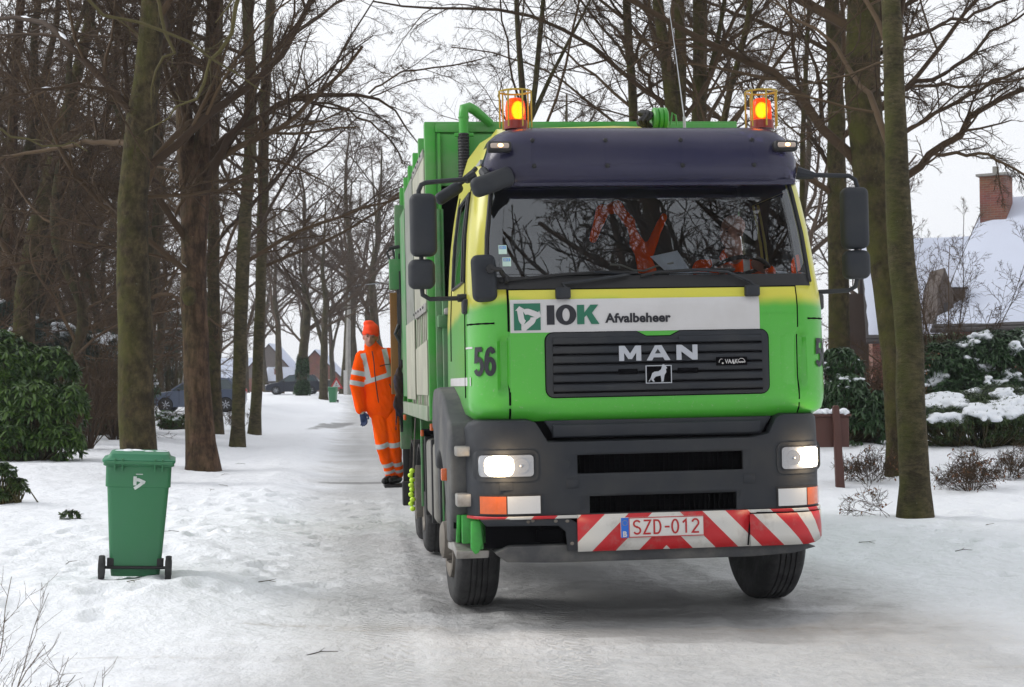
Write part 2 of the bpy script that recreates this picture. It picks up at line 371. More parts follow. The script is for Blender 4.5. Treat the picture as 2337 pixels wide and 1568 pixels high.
# ---------------------------------------------------------------- truck materials
def paint_mat():
    m, n, l, b = nt('truck_paint')
    tc = n.new('ShaderNodeTexCoord'); sp = n.new('ShaderNodeSeparateXYZ'); l.new(tc.outputs['Object'], sp.inputs[0])
    nz = n.new('ShaderNodeTexNoise'); nz.inputs['Scale'].default_value = 3; l.new(tc.outputs['Object'], nz.inputs['Vector'])
    zz = math_node(n, l, 'ADD', sp.outputs[2], math_node(n, l, 'MULTIPLY', math_node(n, l, 'SUBTRACT', nz.outputs[0], .5), .10))
    side = math_node(n, l, 'MULTIPLY', math_node(n, l, 'MULTIPLY', sp.outputs[1], .07), 1)
    mr = n.new('ShaderNodeMapRange'); mr.interpolation_type = 'SMOOTHSTEP'; mr.inputs[1].default_value = 2.225; mr.inputs[2].default_value = 2.325
    l.new(math_node(n, l, 'ADD', zz, side), mr.inputs[0])
    mx = n.new('ShaderNodeMix'); mx.data_type = 'RGBA'; mx.inputs[6].default_value = (.052, .40, .020, 1); mx.inputs[7].default_value = (.62, .58, .05, 1)
    l.new(mr.outputs[0], mx.inputs[0])
    # road dirt thickening towards the doors and the lower edge
    n2 = n.new('ShaderNodeTexNoise'); n2.inputs['Scale'].default_value = 5; n2.inputs['Detail'].default_value = 9; n2.inputs['Roughness'].default_value = .7
    mp = n.new('ShaderNodeMapping'); mp.inputs['Scale'].default_value = (1, 1, .25); l.new(tc.outputs['Object'], mp.inputs[0]); l.new(mp.outputs[0], n2.inputs['Vector'])
    d1 = n.new('ShaderNodeMapRange'); d1.inputs[1].default_value = .35; d1.inputs[2].default_value = 1.7; d1.inputs[4].default_value = .75; l.new(sp.outputs[1], d1.inputs[0])
    d2 = n.new('ShaderNodeMapRange'); d2.inputs[1].default_value = 2.7; d2.inputs[2].default_value = 1.4; d2.inputs[3].default_value = .1; d2.inputs[4].default_value = .8; l.new(sp.outputs[2], d2.inputs[0])
    dd = math_node(n, l, 'MULTIPLY', math_node(n, l, 'ADD', math_node(n, l, 'MULTIPLY', d1.outputs[0], d2.outputs[0]), .09), math_node(n, l, 'ADD', n2.outputs[0], .25))
    n4 = n.new('ShaderNodeTexNoise'); n4.inputs['Scale'].default_value = 38; n4.inputs['Detail'].default_value = 4; n4.inputs['Roughness'].default_value = .75; l.new(tc.outputs['Object'], n4.inputs['Vector'])
    s4 = n.new('ShaderNodeMapRange'); s4.inputs[1].default_value = .60; s4.inputs[2].default_value = .72; s4.inputs[4].default_value = .55; l.new(n4.outputs[0], s4.inputs[0])
    s5 = n.new('ShaderNodeMapRange'); s5.inputs[1].default_value = 2.3; s5.inputs[2].default_value = 1.5; s5.inputs[3].default_value = .1; l.new(sp.outputs[2], s5.inputs[0])
    dd = math_node(n, l, 'ADD', dd, math_node(n, l, 'MULTIPLY', s4.outputs[0], s5.outputs[0]))
    m2 = n.new('ShaderNodeMix'); m2.data_type = 'RGBA'; m2.inputs[7].default_value = (.30, .31, .26, 1)
    l.new(dd, m2.inputs[0]); l.new(mx.outputs[2], m2.inputs[6]); l.new(m2.outputs[2], b.inputs['Base Color'])
    b.inputs['Roughness'].default_value = .34; b.inputs['Coat Weight'].default_value = .25; b.inputs['Coat Roughness'].default_value = .15
    bp = n.new('ShaderNodeBump'); bp.inputs['Strength'].default_value = .05; bp.inputs['Distance'].default_value = .02
    n3 = n.new('ShaderNodeTexNoise'); n3.inputs['Scale'].default_value = 2.5; l.new(tc.outputs['Object'], n3.inputs['Vector'])
    l.new(n3.outputs[0], bp.inputs['Height']); l.new(bp.outputs[0], b.inputs['Normal'])
    return m
PAINT = paint_mat()
GREEN = pmat('body_green', (.040, .31, .030), .42, var=.18, scale=2, dirt=(.22, .24, .18), dscale=2.5, damt=.45, bump=.05, bscale=8)
GREEN_DIRTY = pmat('grimy_green', (.06, .22, .07), .6, var=.2, scale=4, dirt=(.20, .20, .16), dscale=3, damt=.85)
BEIGE = pmat('weathered_board', (.37, .37, .29), .6, var=.15, scale=2, dirt=(.22, .21, .17), dscale=2.2, damt=.7)
GREY = pmat('grey_plastic', (.018, .0215, .028), .6, spec=.35, var=.15, scale=3, bump=.12, bscale=180, dirt=(.045, .045, .044), dscale=2.2, damt=.65)
GREYD = pmat('grimy_plastic', (.045, .047, .052), .7, var=.15, scale=3, dirt=(.15, .145, .13), dscale=2.6, damt=.85, bump=.15, bscale=120)
BLACK = pmat('black_rubber', (.012, .012, .013), .6, var=.2)
PIT = pmat('dark_recess', (.004, .004, .005), .95, var=.2, spec=.05)
TYRE = pmat('tyre_rubber', (.016, .016, .017), .8, var=.3, scale=14, dirt=(.09, .09, .09), dscale=9, damt=.5, bump=.4, bscale=40)
RIMM = pmat('dirty_steel', (.20, .18, .155), .7, metal=.3, var=.25, scale=6, dirt=(.07, .06, .05), dscale=5, damt=.8)
ALU = pmat('worn_aluminium', (.38, .37, .35), .45, metal=.6, var=.2, scale=9, dirt=(.14, .12, .10), dscale=6, damt=.7)
WHITE = pmat('banner_white', (.56, .55, .55), .5, var=.04, dirt=(.42, .40, .38), dscale=4, damt=.3)
INK = pmat('black_ink', (.008, .008, .014), .45, var=.1)
TEAL = pmat('logo_green', (.010, .135, .075), .45, var=.06)
SILVER = pmat('silver_letters', (.42, .44, .48), .42, metal=.25, var=.06)
CHROME = pmat('lamp_reflector', (.40, .41, .43), .22, metal=.8, var=.06)
ORANGE_L = pmat('amber_lens', (.62, .11, .012), .22, var=.2, scale=40, coat=.5)
CLEAR_L = pmat('clear_ribbed_lens', (.55, .56, .57), .3, var=.12, scale=60, coat=.4, stretch=(14, 1, .4))
HOTLAMP = pmat('lit_headlamp', (1, .95, .85), .3, emit=(1, .80, .50), estr=14)
BEAC = pmat('beacon_amber', (.85, .12, .01), .25, coat=.6, emit=(1, .10, .004), estr=.42, var=.15)
BEAC_HOT = pmat('beacon_bulb', (1, .6, .1), .3, emit=(1, .50, .04), estr=9)
MARK = pmat('marker_lens', (.45, .36, .30), .3, var=.1, coat=.4)
MARK_HOT = pmat('marker_bulb', (1, .6, .3), .3, emit=(1, .5, .18), estr=5)
def dome_mat():
    m, n, l, b = nt('beacon_dome'); out = [k for k in n if k.type == 'OUTPUT_MATERIAL'][0]
    b.inputs['Base Color'].default_value = (.80, .09, .006, 1); b.inputs['Roughness'].default_value = .2; b.inputs['Emission Color'].default_value = (1, .09, .002, 1); b.inputs['Emission Strength'].default_value = .38
    tr = n.new('ShaderNodeBsdfTransparent'); tr.inputs[0].default_value = (1, .42, .06, 1)
    tc = n.new('ShaderNodeTexCoord'); wv = n.new('ShaderNodeTexNoise'); wv.inputs['Scale'].default_value = 30; l.new(tc.outputs['Object'], wv.inputs['Vector'])
    ms = n.new('ShaderNodeMixShader'); mr = n.new('ShaderNodeMapRange'); mr.inputs[3].default_value = .45; mr.inputs[4].default_value = .85; l.new(wv.outputs[0], mr.inputs[0]); l.new(mr.outputs[0], ms.inputs[0])
    l.new(b.outputs[0], ms.inputs[1]); l.new(tr.outputs[0], ms.inputs[2]); l.new(ms.outputs[0], out.inputs[0]); return m
DOME = dome_mat()
def bulb_mat():
    m, n, l, b = nt('beacon_glow'); lw = n.new('ShaderNodeLayerWeight'); lw.inputs[0].default_value = .35; mr = n.new('ShaderNodeMapRange'); mr.interpolation_type = 'SMOOTHSTEP'; mr.inputs[2].default_value = .85; l.new(lw.outputs['Facing'], mr.inputs[0])
    mx = n.new('ShaderNodeMix'); mx.data_type = 'RGBA'; mx.inputs[6].default_value = (1, .62, .04, 1); mx.inputs[7].default_value = (.55, .07, .002, 1); l.new(mr.outputs[0], mx.inputs[0]); l.new(mx.outputs[2], b.inputs['Emission Color']); b.inputs['Emission Strength'].default_value = 5; b.inputs['Base Color'].default_value = (.6, .15, .01, 1); return m
BEAC_HOT = bulb_mat()
CAGE = pmat('cage_yellow', (.42, .30, .03), .45, metal=.3, var=.3, scale=30)
NAVY = pmat('tinted_visor', (.040, .040, .085), .22, var=.35, scale=1.3, coat=.25, dirt=(.13, .12, .15), dscale=1.2, damt=.45, stretch=(.6, 1, 2))
INT = pmat('cab_interior', (.085, .088, .092), .8, var=.15)
INTL = pmat('cab_headlining', (.32, .33, .33), .85, var=.1)
PAPER = pmat('paper', (.78, .82, .92), .7, var=.04)
LIME = pmat('lime_plastic', (.55, .80, .05), .5, var=.15, scale=20)
TAN = pmat('brown_tarpaulin', (.24, .105, .022), .7, var=.3, scale=3, dirt=(.09, .05, .02), dscale=2, damt=.6, stretch=(1, 1, .3))
def glass_mat(name, tint=(.62, .68, .70), f0=.10):
    m, n, l, b = nt(name); n.remove(b)
    out = [k for k in n if k.type == 'OUTPUT_MATERIAL'][0]
    tr = n.new('ShaderNodeBsdfTransparent'); tr.inputs[0].default_value = (*tint, 1)
    gl = n.new('ShaderNodeBsdfGlossy'); gl.inputs['Roughness'].default_value = .0; gl.inputs[0].default_value = (.92, .96, 1, 1)
    fr = n.new('ShaderNodeFresnel'); fr.inputs['IOR'].default_value = (1+math.sqrt(f0))/(1-math.sqrt(f0))
    nz = n.new('ShaderNodeTexNoise'); nz.inputs['Scale'].default_value = 2; tc = n.new('ShaderNodeTexCoord'); l.new(tc.outputs['Object'], nz.inputs['Vector'])
    bp = n.new('ShaderNodeBump'); bp.inputs['Strength'].default_value = .03; bp.inputs['Distance'].default_value = .02; l.new(nz.outputs[0], bp.inputs['Height'])
    l.new(bp.outputs[0], gl.inputs['Normal'])
    ms = n.new('ShaderNodeMixShader'); l.new(fr.outputs[0], ms.inputs[0]); l.new(tr.outputs[0], ms.inputs[1]); l.new(gl.outputs[0], ms.inputs[2])
    l.new(ms.outputs[0], out.inputs[0]); return m
def visor_mat():
    m = NAVY; n, l = m.node_tree.nodes, m.node_tree.links; out = [k for k in n if k.type == 'OUTPUT_MATERIAL'][0]; b = n['Principled BSDF']
    tr = n.new('ShaderNodeBsdfTransparent'); tr.inputs[0].default_value = (.30, .27, .52, 1); ms = n.new('ShaderNodeMixShader'); ms.inputs[0].default_value = .42
    l.new(b.outputs[0], ms.inputs[1]); l.new(tr.outputs[0], ms.inputs[2]); l.new(ms.outputs[0], out.inputs[0])
visor_mat()
GLASS = glass_mat('windscreen_glass', f0=.125, tint=(.80, .84, .85))
SGLASS = glass_mat('side_glass', (.9, .93, .92), .05)
def stripe_mat():
    m, n, l, b = nt('red_white_stripes')
    tc = n.new('ShaderNodeTexCoord'); sp = n.new('ShaderNodeSeparateXYZ'); l.new(tc.outputs['Object'], sp.inputs[0])
    M = lambda op, a, b_=None: math_node(n, l, op, a, b_)
    q = M('ADD', M('ABSOLUTE', M('SUBTRACT', M('ADD', sp.outputs[0], M('MULTIPLY', sp.outputs[1], .9)), .07)), sp.outputs[2])
    f = M('FRACT', M('DIVIDE', M('ADD', q, -.58+3.25), .325)); k = M('LESS_THAN', f, .5)
    nz = n.new('ShaderNodeTexNoise'); nz.inputs['Scale'].default_value = 7; nz.inputs['Detail'].default_value = 8; nz.inputs['Roughness'].default_value = .7; l.new(tc.outputs['Object'], nz.inputs['Vector'])
    mx = n.new('ShaderNodeMix'); mx.data_type = 'RGBA'; mx.inputs[6].default_value = (.56, .55, .52, 1); mx.inputs[7].default_value = (.47, .010, .016, 1); l.new(k, mx.inputs[0])
    mr = n.new('ShaderNodeMapRange'); mr.inputs[1].default_value = .52; mr.inputs[2].default_value = .75; mr.inputs[4].default_value = .6; l.new(nz.outputs[0], mr.inputs[0])
    m2 = n.new('ShaderNodeMix'); m2.data_type = 'RGBA'; m2.inputs[7].default_value = (.24, .21, .18, 1); l.new(mr.outputs[0], m2.inputs[0]); l.new(mx.outputs[2], m2.inputs[6])
    l.new(m2.outputs[2], b.inputs['Base Color']); b.inputs['Roughness'].default_value = .4
    return m
STRIPE = stripe_mat()

def face_out(o, c):
    b = bmesh.new(); b.from_mesh(o.data); c = Vector(c)
    k = sum((1 if (f.calc_center_median()-c).dot(f.normal) > 0 else -1)*f.calc_area() for f in b.faces)
    if k < 0: bmesh.ops.reverse_faces(b, faces=b.faces)
    b.to_mesh(o.data); b.free()
# ---------------------------------------------------------------- truck
YAW = R(6.7); TP = Vector((.967, 11.0, 0)); LEAN = R(.75); TZ = hz(.967, 12.5)
truck = empty('refuse_truck', (TP.x, TP.y, 0), YAW, 'green and yellow garbage truck with lit headlights and striped red white bumper on the lane', 'garbage truck')
_cl, _sl = math.cos(LEAN), math.sin(LEAN)
def lean(p): return (p[0]*_cl-(p[2]-.6)*_sl, p[1], p[0]*_sl+(p[2]-.6)*_cl+.6)
TMAT = Matrix.Translation((TP.x, TP.y, 0)) @ Matrix.Rotation(YAW, 4, 'Z')
def tw(u, v, z, ln=True): return TMAT @ Vector(lean((u, v, z)) if ln else (u, v, z))
def tb(mb, name, mat, parent=None, smooth=40, ln=True):
    return mb.build(name, mat, parent or truck, smooth, lean if ln else None, weld=name in ('cab_body', 'windscreen', 'windscreen_base', 'side_window', 'bumper'))
def ip(tab, z):
    return float(np.interp(z, [a for a, _ in tab], [b for _, b in tab]))
CX = .05
WT = [(1.44, 1.20), (1.5, 1.275), (1.6, 1.29), (2.2, 1.285), (2.5, 1.27), (2.75, 1.255), (3.05, 1.215), (3.2, 1.185), (3.35, 1.14), (3.45, 1.09), (3.54, .99), (3.6, .85)]
VT = [(1.44, .17), (1.49, .105), (1.56, .08), (2.25, .08), (2.37, .12), (2.45, .15), (3.15, .34), (3.3, .42), (3.4, .5), (3.5, .66), (3.58, .9), (3.66, 1.2)]
RU, RV = .21, .28; CL = PI/2*math.sqrt((RU*RU+RV*RV)/2)
def dent(u, z, side):   # air scoop pressed into the corner panel
    a = sstep(.075, .02, abs(abs(u-CX)-1.0)) if True else 0
    return float(sstep(1.62, 1.68, z)*sstep(2.05, 1.98, z))
def cab(s, z, off=0):
    w_, v0 = ip(WT, z), ip(VT, z); a = w_-RU; sg = -1 if s < 0 else 1; q = abs(s)
    if q < a: u, v, nu, nv = q, v0, 0, -1
    elif q < a+CL:
        t = (q-a)/CL*PI/2; u = a+RU*math.sin(t); v = v0+RV*(1-math.cos(t)); nu, nv = math.sin(t), -math.cos(t)
    else: u, v, nu, nv = w_, v0+RV+(q-a-CL), 1, 0
    d = 0
    if 1.5 < z < 2.2 and .95 < q < 1.15:
        d = .035*float(sstep(1.012, 1.03, q)*sstep(1.10, 1.075, q)*sstep(1.64, 1.68, z)*sstep(2.05, 2.01, z))
    return (CX+sg*(u+nu*(off-d)), v+nv*(off-d), z)
zl = [1.44, 1.46, 1.5, 1.56, 1.62, 1.65, 1.68, 1.72, 1.85, 2.0, 2.02, 2.05, 2.1, 2.2, 2.3, 2.37, 2.46, 2.6, 2.8, 3.0, 3.12, 3.2, 3.3, 3.38, 3.45, 3.5, 3.54, 3.58, 3.62]
cols = []
def colp(c, z, off=0):
    k, t = c; w_ = ip(WT, z); a = w_-RU; v0 = ip(VT, z); sg = -1 if t < 0 else 1
    if k == 'f': return cab(t*a, z, off)
    if k == 'c': return cab(sg*(a+(abs(t)-1e-6)*CL), z, off)
    v = abs(t); r3 = 1 + (0 if z < 3.4 else 0)
    base = cab(sg*(a+CL), z, off)
    vv = base[1]+(2.1-base[1])*v
    return (base[0], vv, z+(max(0, z-3.2)*.45*v if z > 3.2 else 0))
right = [('f', i/6+1e-5) for i in range(0, 6)]+[('f', .93), ('f', .945), ('f', .955), ('f', .97), ('f', .985)]+[('c', max(i/14, 1e-4)) for i in range(0, 14)]+[('c', 1.0)]+[('s', q) for q in (.06, .1, .3, .5, .66, .72, .86, 1.0)]
cols = [(k, -t) for k, t in right[::-1]]+right
WS = lambda c: (c[0] == 'f') or (c[0] == 'c' and abs(c[1]) <= 4/14+1e-6)
def issw(c, d): return c[0] == 's' and d[0] == 's' and .09 <= min(abs(c[1]), abs(d[1])) and max(abs(c[1]), abs(d[1])) <= .73
mb = MB(); ws = MB(); sw = [MB(), MB()]; fr = MB()
P = [[colp(c, z) for c in cols] for z in zl]
for i in range(len(zl)-1):
    for j in range(len(cols)-1):
        q = [P[i][j], P[i][j+1], P[i+1][j+1], P[i+1][j]]; z0, z1 = zl[i], zl[i+1]
        if WS(cols[j]) and WS(cols[j+1]) and z0 >= 2.365 and z1 <= 3.21:
            ws_ok = z0 >= 2.455
            (ws if ws_ok else fr).add(q, [(0, 1, 2, 3)]); continue
        if issw(cols[j], cols[j+1]) and z0 >= 2.455 and z1 <= 3.13:
            sw[cols[j][1] > 0].add(q, [(0, 1, 2, 3)]); continue
        mb.add(q, [(0, 1, 2, 3)])
top = P[-1]; mb.add(top+[(CX, 1.4, 3.72)], [(i, i+1, len(top)) for i in range(len(top)-1)]+[(len(top)-1, 0, len(top))])
cabo = tb(mb, 'cab_body', PAINT, smooth=50)
face_out(cabo, (0, 1.5, 2.4)); sol = cabo.modifiers.new('thickness', 'SOLIDIFY'); sol.thickness = .03; sol.offset = -1; cabo.data.materials.append(INT); sol.material_offset = 1; sol.material_offset_rim = 0
o = tb(fr, 'windscreen_base', BLACK, smooth=50)
wso = tb(ws, 'windscreen', GLASS, smooth=60)
for k in (0, 1): tb(sw[k], 'side_window', SGLASS, smooth=50)
# rubber gasket round the windscreen and the side windows
mb = MB(); cE = ('c', 4/14)
for sg in (-1, 1):
    mb.tube([colp((cE[0], sg*cE[1]), z, .004) for z in np.arange(2.40, 3.2, .05)], .016, 6)
    k1, k2 = ('s', sg*.1), ('s', sg*.72)
    mb.tube([colp(k1, z, .004) for z in (2.46, 2.8, 3.12)]+[colp(('s', sg*q), 3.12, .004) for q in (.3, .5, .72)]+[colp(k2, z, .004) for z in (2.8, 2.46)]+[colp(('s', sg*q), 2.46, .004) for q in (.5, .3)], .012, 6, closed=True)
    mb.tube([colp(('s', sg*.22), z, .004) for z in (2.46, 2.8, 3.12)], .010, 6)
    # rounded lower corners of the black surround
    cpts = [colp(('c', sg*t), z, .006) for t, z in ((.29, 2.46), (.29, 2.62), (.24, 2.55), (.17, 2.51), (.09, 2.48), (.0, 2.465))]
    mb.add(cpts, [(0, 1, 2), (0, 2, 3), (0, 3, 4), (0, 4, 5)])
tb(mb, 'window_seal', BLACK)
mb = MB()   # door seams
for sg in (-1, 1):
    for pth in ([('s', .05), 1.62, 3.2], [('s', .78), 1.9, 3.2]):
        k, t = pth[0]
        mb.tube([colp((k, sg*t), z, .002) for z in np.linspace(pth[1], pth[2], 9)], .006, 4)
    mb.tube([colp(('c', sg*t), 2.135, .001) for t in (.12, .3, .5, .7, .9)], .007, 4)
tb(mb, 'panel_seam', PIT)
# front flap, proud of the shell with a dark joint round it
def patch(name, u0, u1, z0, z1, off, mat, parent=None, thick=.012, nu=10, nz=14):
    m_ = MB(); us = np.linspace(u0, u1, nu); zs = np.linspace(z0, z1, nz)
    g0 = [[cab(u-CX, z, off) for u in us] for z in zs]; g1 = [[cab(u-CX, z, off-thick) for u in us] for z in zs]
    vs_ = [p for r_ in g0 for p in r_]+[p for r_ in g1 for p in r_]; N = nu*nz; fs = []
    for i in range(nz-1):
        for j in range(nu-1):
            a = i*nu+j; fs.append((a, a+1, a+nu+1, a+nu)); fs.append((N+a, N+a+nu, N+a+nu+1, N+a+1))
    for i in range(nz-1):
        for j in (0, nu-1): a = i*nu+j; fs.append((a, a+nu, a+nu+N, a+N))
    for j in range(nu-1):
        for i in (0, nz-1): a = i*nu+j; fs.append((a, a+1, a+1+N, a+N))
    m_.add(vs_, fs); return tb(m_, name, mat, parent, 45)
patch('flap_joint', -.975, 1.093, 1.43, 2.372, .003, PIT)
flap = patch('front_flap', -.960, 1.080, 1.45, 2.362, .016, PAINT)
FV = .08-.016   # front face of the flap
patch('flap_crease', -.955, 1.075, 2.172, 2.180, .0185, PAINT, flap)
patch('sign_board', -.957, .81, 2.065, 2.295, .019, WHITE, flap, .004)
def fx(u0, z0, v=FV-.004): return lambda x, y, d: lean((u0+x, v-.002-d, z0+y))
def polyprism(name, polys, mat, parent, u0, z0, sc, v, dep=.003):
    m_ = MB()
    for p in polys: m_.prism([(u0+a*sc, z0+b_*sc) for a, b_ in p], 'y', v, v-dep)
    return tb(m_, name, mat, parent, 30)
BV = FV-.004
# logo: green square with three interlocked white arrows
sq0, sqz, sq = -.932, 2.082, .186
polyprism('logo_square', [[(0, 0), (1, 0), (1, 1), (0, 1)]], TEAL, flap, sq0, sqz, sq, BV)
def arrow_set(c, r):
    out = []
    for k in range(3):
        a0 = PI+.15-k*2*PI/3
        pts_o, pts_i = [], []
        for i in range(7):
            a = a0+.95-i*.95/6*1.0
            pts_o.append((c[0]+math.cos(a)*r*.64, c[1]+math.sin(a)*r*.64)); pts_i.append((c[0]+math.cos(a)*r*.23, c[1]+math.sin(a)*r*.23))
        d = (math.cos(a0-PI/2), math.sin(a0-PI/2)); n_ = (math.cos(a0), math.sin(a0))
        L_ = r*.62
        eo = (pts_o[-1][0]+d[0]*L_, pts_o[-1][1]+d[1]*L_); ei = (pts_i[-1][0]+d[0]*L_, pts_i[-1][1]+d[1]*L_)
        ho = (eo[0]+n_[0]*r*.14, eo[1]+n_[1]*r*.14); hi = (ei[0]-n_[0]*r*.14, ei[1]-n_[1]*r*.14)
        tip = ((eo[0]+ei[0])/2+d[0]*r*.28, (eo[1]+ei[1])/2+d[1]*r*.28)
        out.append([*pts_o, eo, ho, tip, hi, ei, *pts_i[::-1]])
    return out
polyprism('logo_arrows', arrow_set((.5, .47), .52), WHITE, flap, sq0, sqz, sq, BV-.003)
# IOK in heavy capitals
cz0 = 2.118; chh = .135
polyprism('logo_letter', [[(0, 0), (.40, 0), (.40, 1), (0, 1)]], INK, flap, -.702, cz0, chh, BV)
m_ = MB(); n_ = 28
for rr_ in (0,):
    o_ = [(-.567+.072*math.cos(2*PI*i/n_), cz0+.0675+.071*math.sin(2*PI*i/n_)) for i in range(n_)]; i_ = [(-.567+.026*math.cos(2*PI*i/n_), cz0+.0675+.045*math.sin(2*PI*i/n_)) for i in range(n_)]
    vs_ = [(a, BV-.003, b_) for a, b_ in o_]+[(a, BV-.003, b_) for a, b_ in i_]+[(a, BV, b_) for a, b_ in o_]+[(a, BV, b_) for a, b_ in i_]
    fs = []
    for i in range(n_):
        j = (i+1) % n_; fs += [(i, j, n_+j, n_+i), (i, 2*n_+i, 2*n_+j, j), (n_+i, n_+j, 3*n_+j, 3*n_+i)]
    m_.add(vs_, fs)
tb(m_, 'logo_letter', INK, flap, 30)
polyprism('logo_letter', [[(0, 0), (.38, 0), (.38, .36), (.50, .46), (.74, 0), (1.16, 0), (.78, .58), (1.12, 1), (.70, 1), (.38, .60), (.38, 1), (0, 1)]], TEAL, flap, -.490, cz0, chh, BV)
text('sign_lettering', 'Afvalbeheer', .088, INK, flap, fx(-.288, 2.128, BV), .0015, .0031, 1.04, 1.03)
# grille
gz0, gz1, gu0, gu1 = 1.615, 2.06, -.715, .865
def gout(e):
    p = []; r = .055
    for cx_, cz_, a0 in ((gu1-r, gz0+r, -90), (gu1-r, gz1-r, 0)):
        p += [(cx_+(r+e)*math.cos(R(a0+i*18)), cz_+(r+e)*math.sin(R(a0+i*18))) for i in range(6)]
    p += [(.235, gz1+e), (.165, gz1-.035+e), (-.005, gz1-.035+e), (-.075, gz1+e)]
    for cx_, cz_, a0 in ((gu0+r, gz1-r, 90), (gu0+r, gz0+r, 180)):
        p += [(cx_+(r+e)*math.cos(R(a0+i*18)), cz_+(r+e)*math.sin(R(a0+i*18))) for i in range(6)]
    return p
mb = MB(); mb.prism(gout(.007), 'y', FV+.004, FV-.003); gr0 = tb(mb, 'grille_joint', PIT, flap)
mb = MB(); mb.prism(gout(0), 'y', FV+.004, FV-.014, .004)
gril = tb(mb, 'grille', GREY)
mb = MB()
for k in range(6):
    zc = 1.655+k*.0655; hh = .046
    zt = zc+hh; uL, uR = gu0+.05, gu1-.05
    prof = [(FV-.013, zc-.004), (FV-.024, zc+.002), (FV-.030, zc+hh*.5), (FV-.026, zc+hh-.004), (FV-.013, zt)]
    if k == 5: 
        for a, b_ in ((uL, -.06), (.22, uR)): mb.prism([(v, z) for v, z in prof], 'x', a, b_)
        mb.prism([(v, z if z < zc+.01 else z-.022) for v, z in prof], 'x', -.065, .225)
    else: mb.prism([(v, z) for v, z in prof], 'x', uL, uR)
tb(mb, 'grille_slat', GREY, gril, 60)
mb = MB()
for k in range(6):
    zc = 1.655+k*.0655; mb.box(gu0+.048, gu1-.048, FV-.0165, FV-.012, zc-.016, zc-.003)
mb.box(-.212, -.075, FV-.033, FV-.012, 1.765, 1.802, .006); mb.box(.205, .355, FV-.033, FV-.012, 1.765, 1.802, .006)
tb(mb, 'grille_slot', PIT, gril)
GVv = FV-.031
# maker letters
Mp = [[(0, 0), (.33, 0), (.33, .55), (.62, .12), (.86, .12), (1.15, .55), (1.15, 0), (1.48, 0), (1.48, 1), (1.10, 1), (.74, .48), (.38, 1), (0, 1)]]
Ap = [[(0, 0), (.36, 0), (.47, .2), (1.12, .2), (1.23, 0), (1.60, 0), (1.02, 1), (.58, 1)]]
Np = [[(0, 0), (.33, 0), (.33, .56), (1.08, 0), (1.42, 0), (1.42, 1), (1.09, 1), (1.09, .45), (.36, 1), (0, 1)]]
for nm, p, u0 in (('M', Mp, -.206), ('A', Ap, -.012), ('N', Np, .200)):
    polyprism('maker_letter', p, SILVER, gril, u0, 1.857, .105, GVv, .010)
mb = MB(); mb.prism([(.046, 1.905), (.088, 1.905), (.067, 1.938)], 'y', GVv-.0102, GVv-.0112); tb(mb, 'letter_counter', GREY, gril)
bad = MB(); bad.box(-.018, .160, GVv-.006, GVv, 1.700, 1.820, .004); bado = tb(bad, 'badge', PIT, gril)
mb = MB()
for a in ((-.021, -.015, 1.697, 1.823), (.157, .163, 1.697, 1.823)): mb.box(a[0], a[1], GVv-.010, GVv, a[2], a[3])
for a in ((-.015, .157, 1.697, 1.703), (-.015, .157, 1.817, 1.823)): mb.box(a[0], a[1], GVv-.010, GVv, a[2], a[3])
tb(mb, 'badge_frame', SILVER, gril)
lion = [[(-.01, .06), (.06, .12), (.12, .26), (.13, .16), (.22, .07), (.30, .07), (.24, .20), (.36, .33), (.62, .38), (.66, .12), (.64, .06), (.76, .06), (.77, .12), (.82, .40), (.92, .55), (.90, .72), (.97, .75), (.90, .86), (.80, .96), (.72, .94), (.66, .70), (.52, .60), (.30, .58), (.18, .50), (.10, .26), (.0, .12)]]
polyprism('badge_lion', lion, SILVER, gril, .000, 1.700, .135, GVv-.0065, .004)
mb = MB(); mb.box(.482, .705, GVv-.004, GVv, 1.812, 1.872, .003); tb(mb, 'dealer_plate', PIT, gril)
text('dealer_lettering', 'VAAK', .043, WHITE, gril, fx(.545, 1.826, GVv-.004), .001, .0003, .82)
mb = MB()
arc = [(.662+.026*math.cos(PI*i/10), GVv-.007, 1.832+.028*math.sin(PI*i/10)) for i in range(11)]; mb.tube(arc, .0018, 4)
arc = [(.520+.018*math.cos(PI*(i/8*.6+.4)), GVv-.007, 1.832+.026*math.sin(PI*(i/8*.6+.4))) for i in range(9)]; mb.tube(arc, .0018, 4)
mb.ell((.528, GVv-.007, 1.828), (.007, .002, .006)); mb.ell((.607, GVv-.007, 1.828), (.007, .002, .006))
tb(mb, 'dealer_emblem', WHITE, gril)
text('dealer_lettering', 'MAN', .016, WHITE, gril, fx(.641, 1.829, GVv-.004), .001, .0006, 1.2)
# corner numbers wrapped round the cab corners
def wrap(s0, z0, side=0): return lambda x, y, d: lean(cab(s0+x, z0+y, .008+d))
strokes('fleet_number', '56', .185, .034, INK, cabo, wrap(-1.30, 1.780), .70, .76)
strokes('fleet_number', '56', .185, .034, INK, cabo, wrap(1.195, 1.800), .70, .76)
mb = MB(); 
for a, b_ in ((-2.9, -1.36),): 
    ss = np.linspace(a, b_, 14); mb.add([cab(s, z, .004) for z in (1.705, 1.765) for s in ss], [(i, i+1, i+15, i+14) for i in range(13)])
    ss = np.linspace(-1.50, -1.33, 5); mb.add([cab(s, z, .004) for z in (1.965, 1.978) for s in ss], [(i, i+1, i+6, i+5) for i in range(4)])
tb(mb, 'reflective_tape', WHITE, cabo)
mb = MB(); mb.box(-1.225, -1.19, 1.62, 1.82, 1.80, 2.02, .02, 3); tb(mb, 'door_handle', BLACK, cabo)
mb = MB(); mb.box(-1.215, -1.19, 1.38, 1.46, 2.13, 2.155, .008); tb(mb, 'door_lock', GREY, cabo)

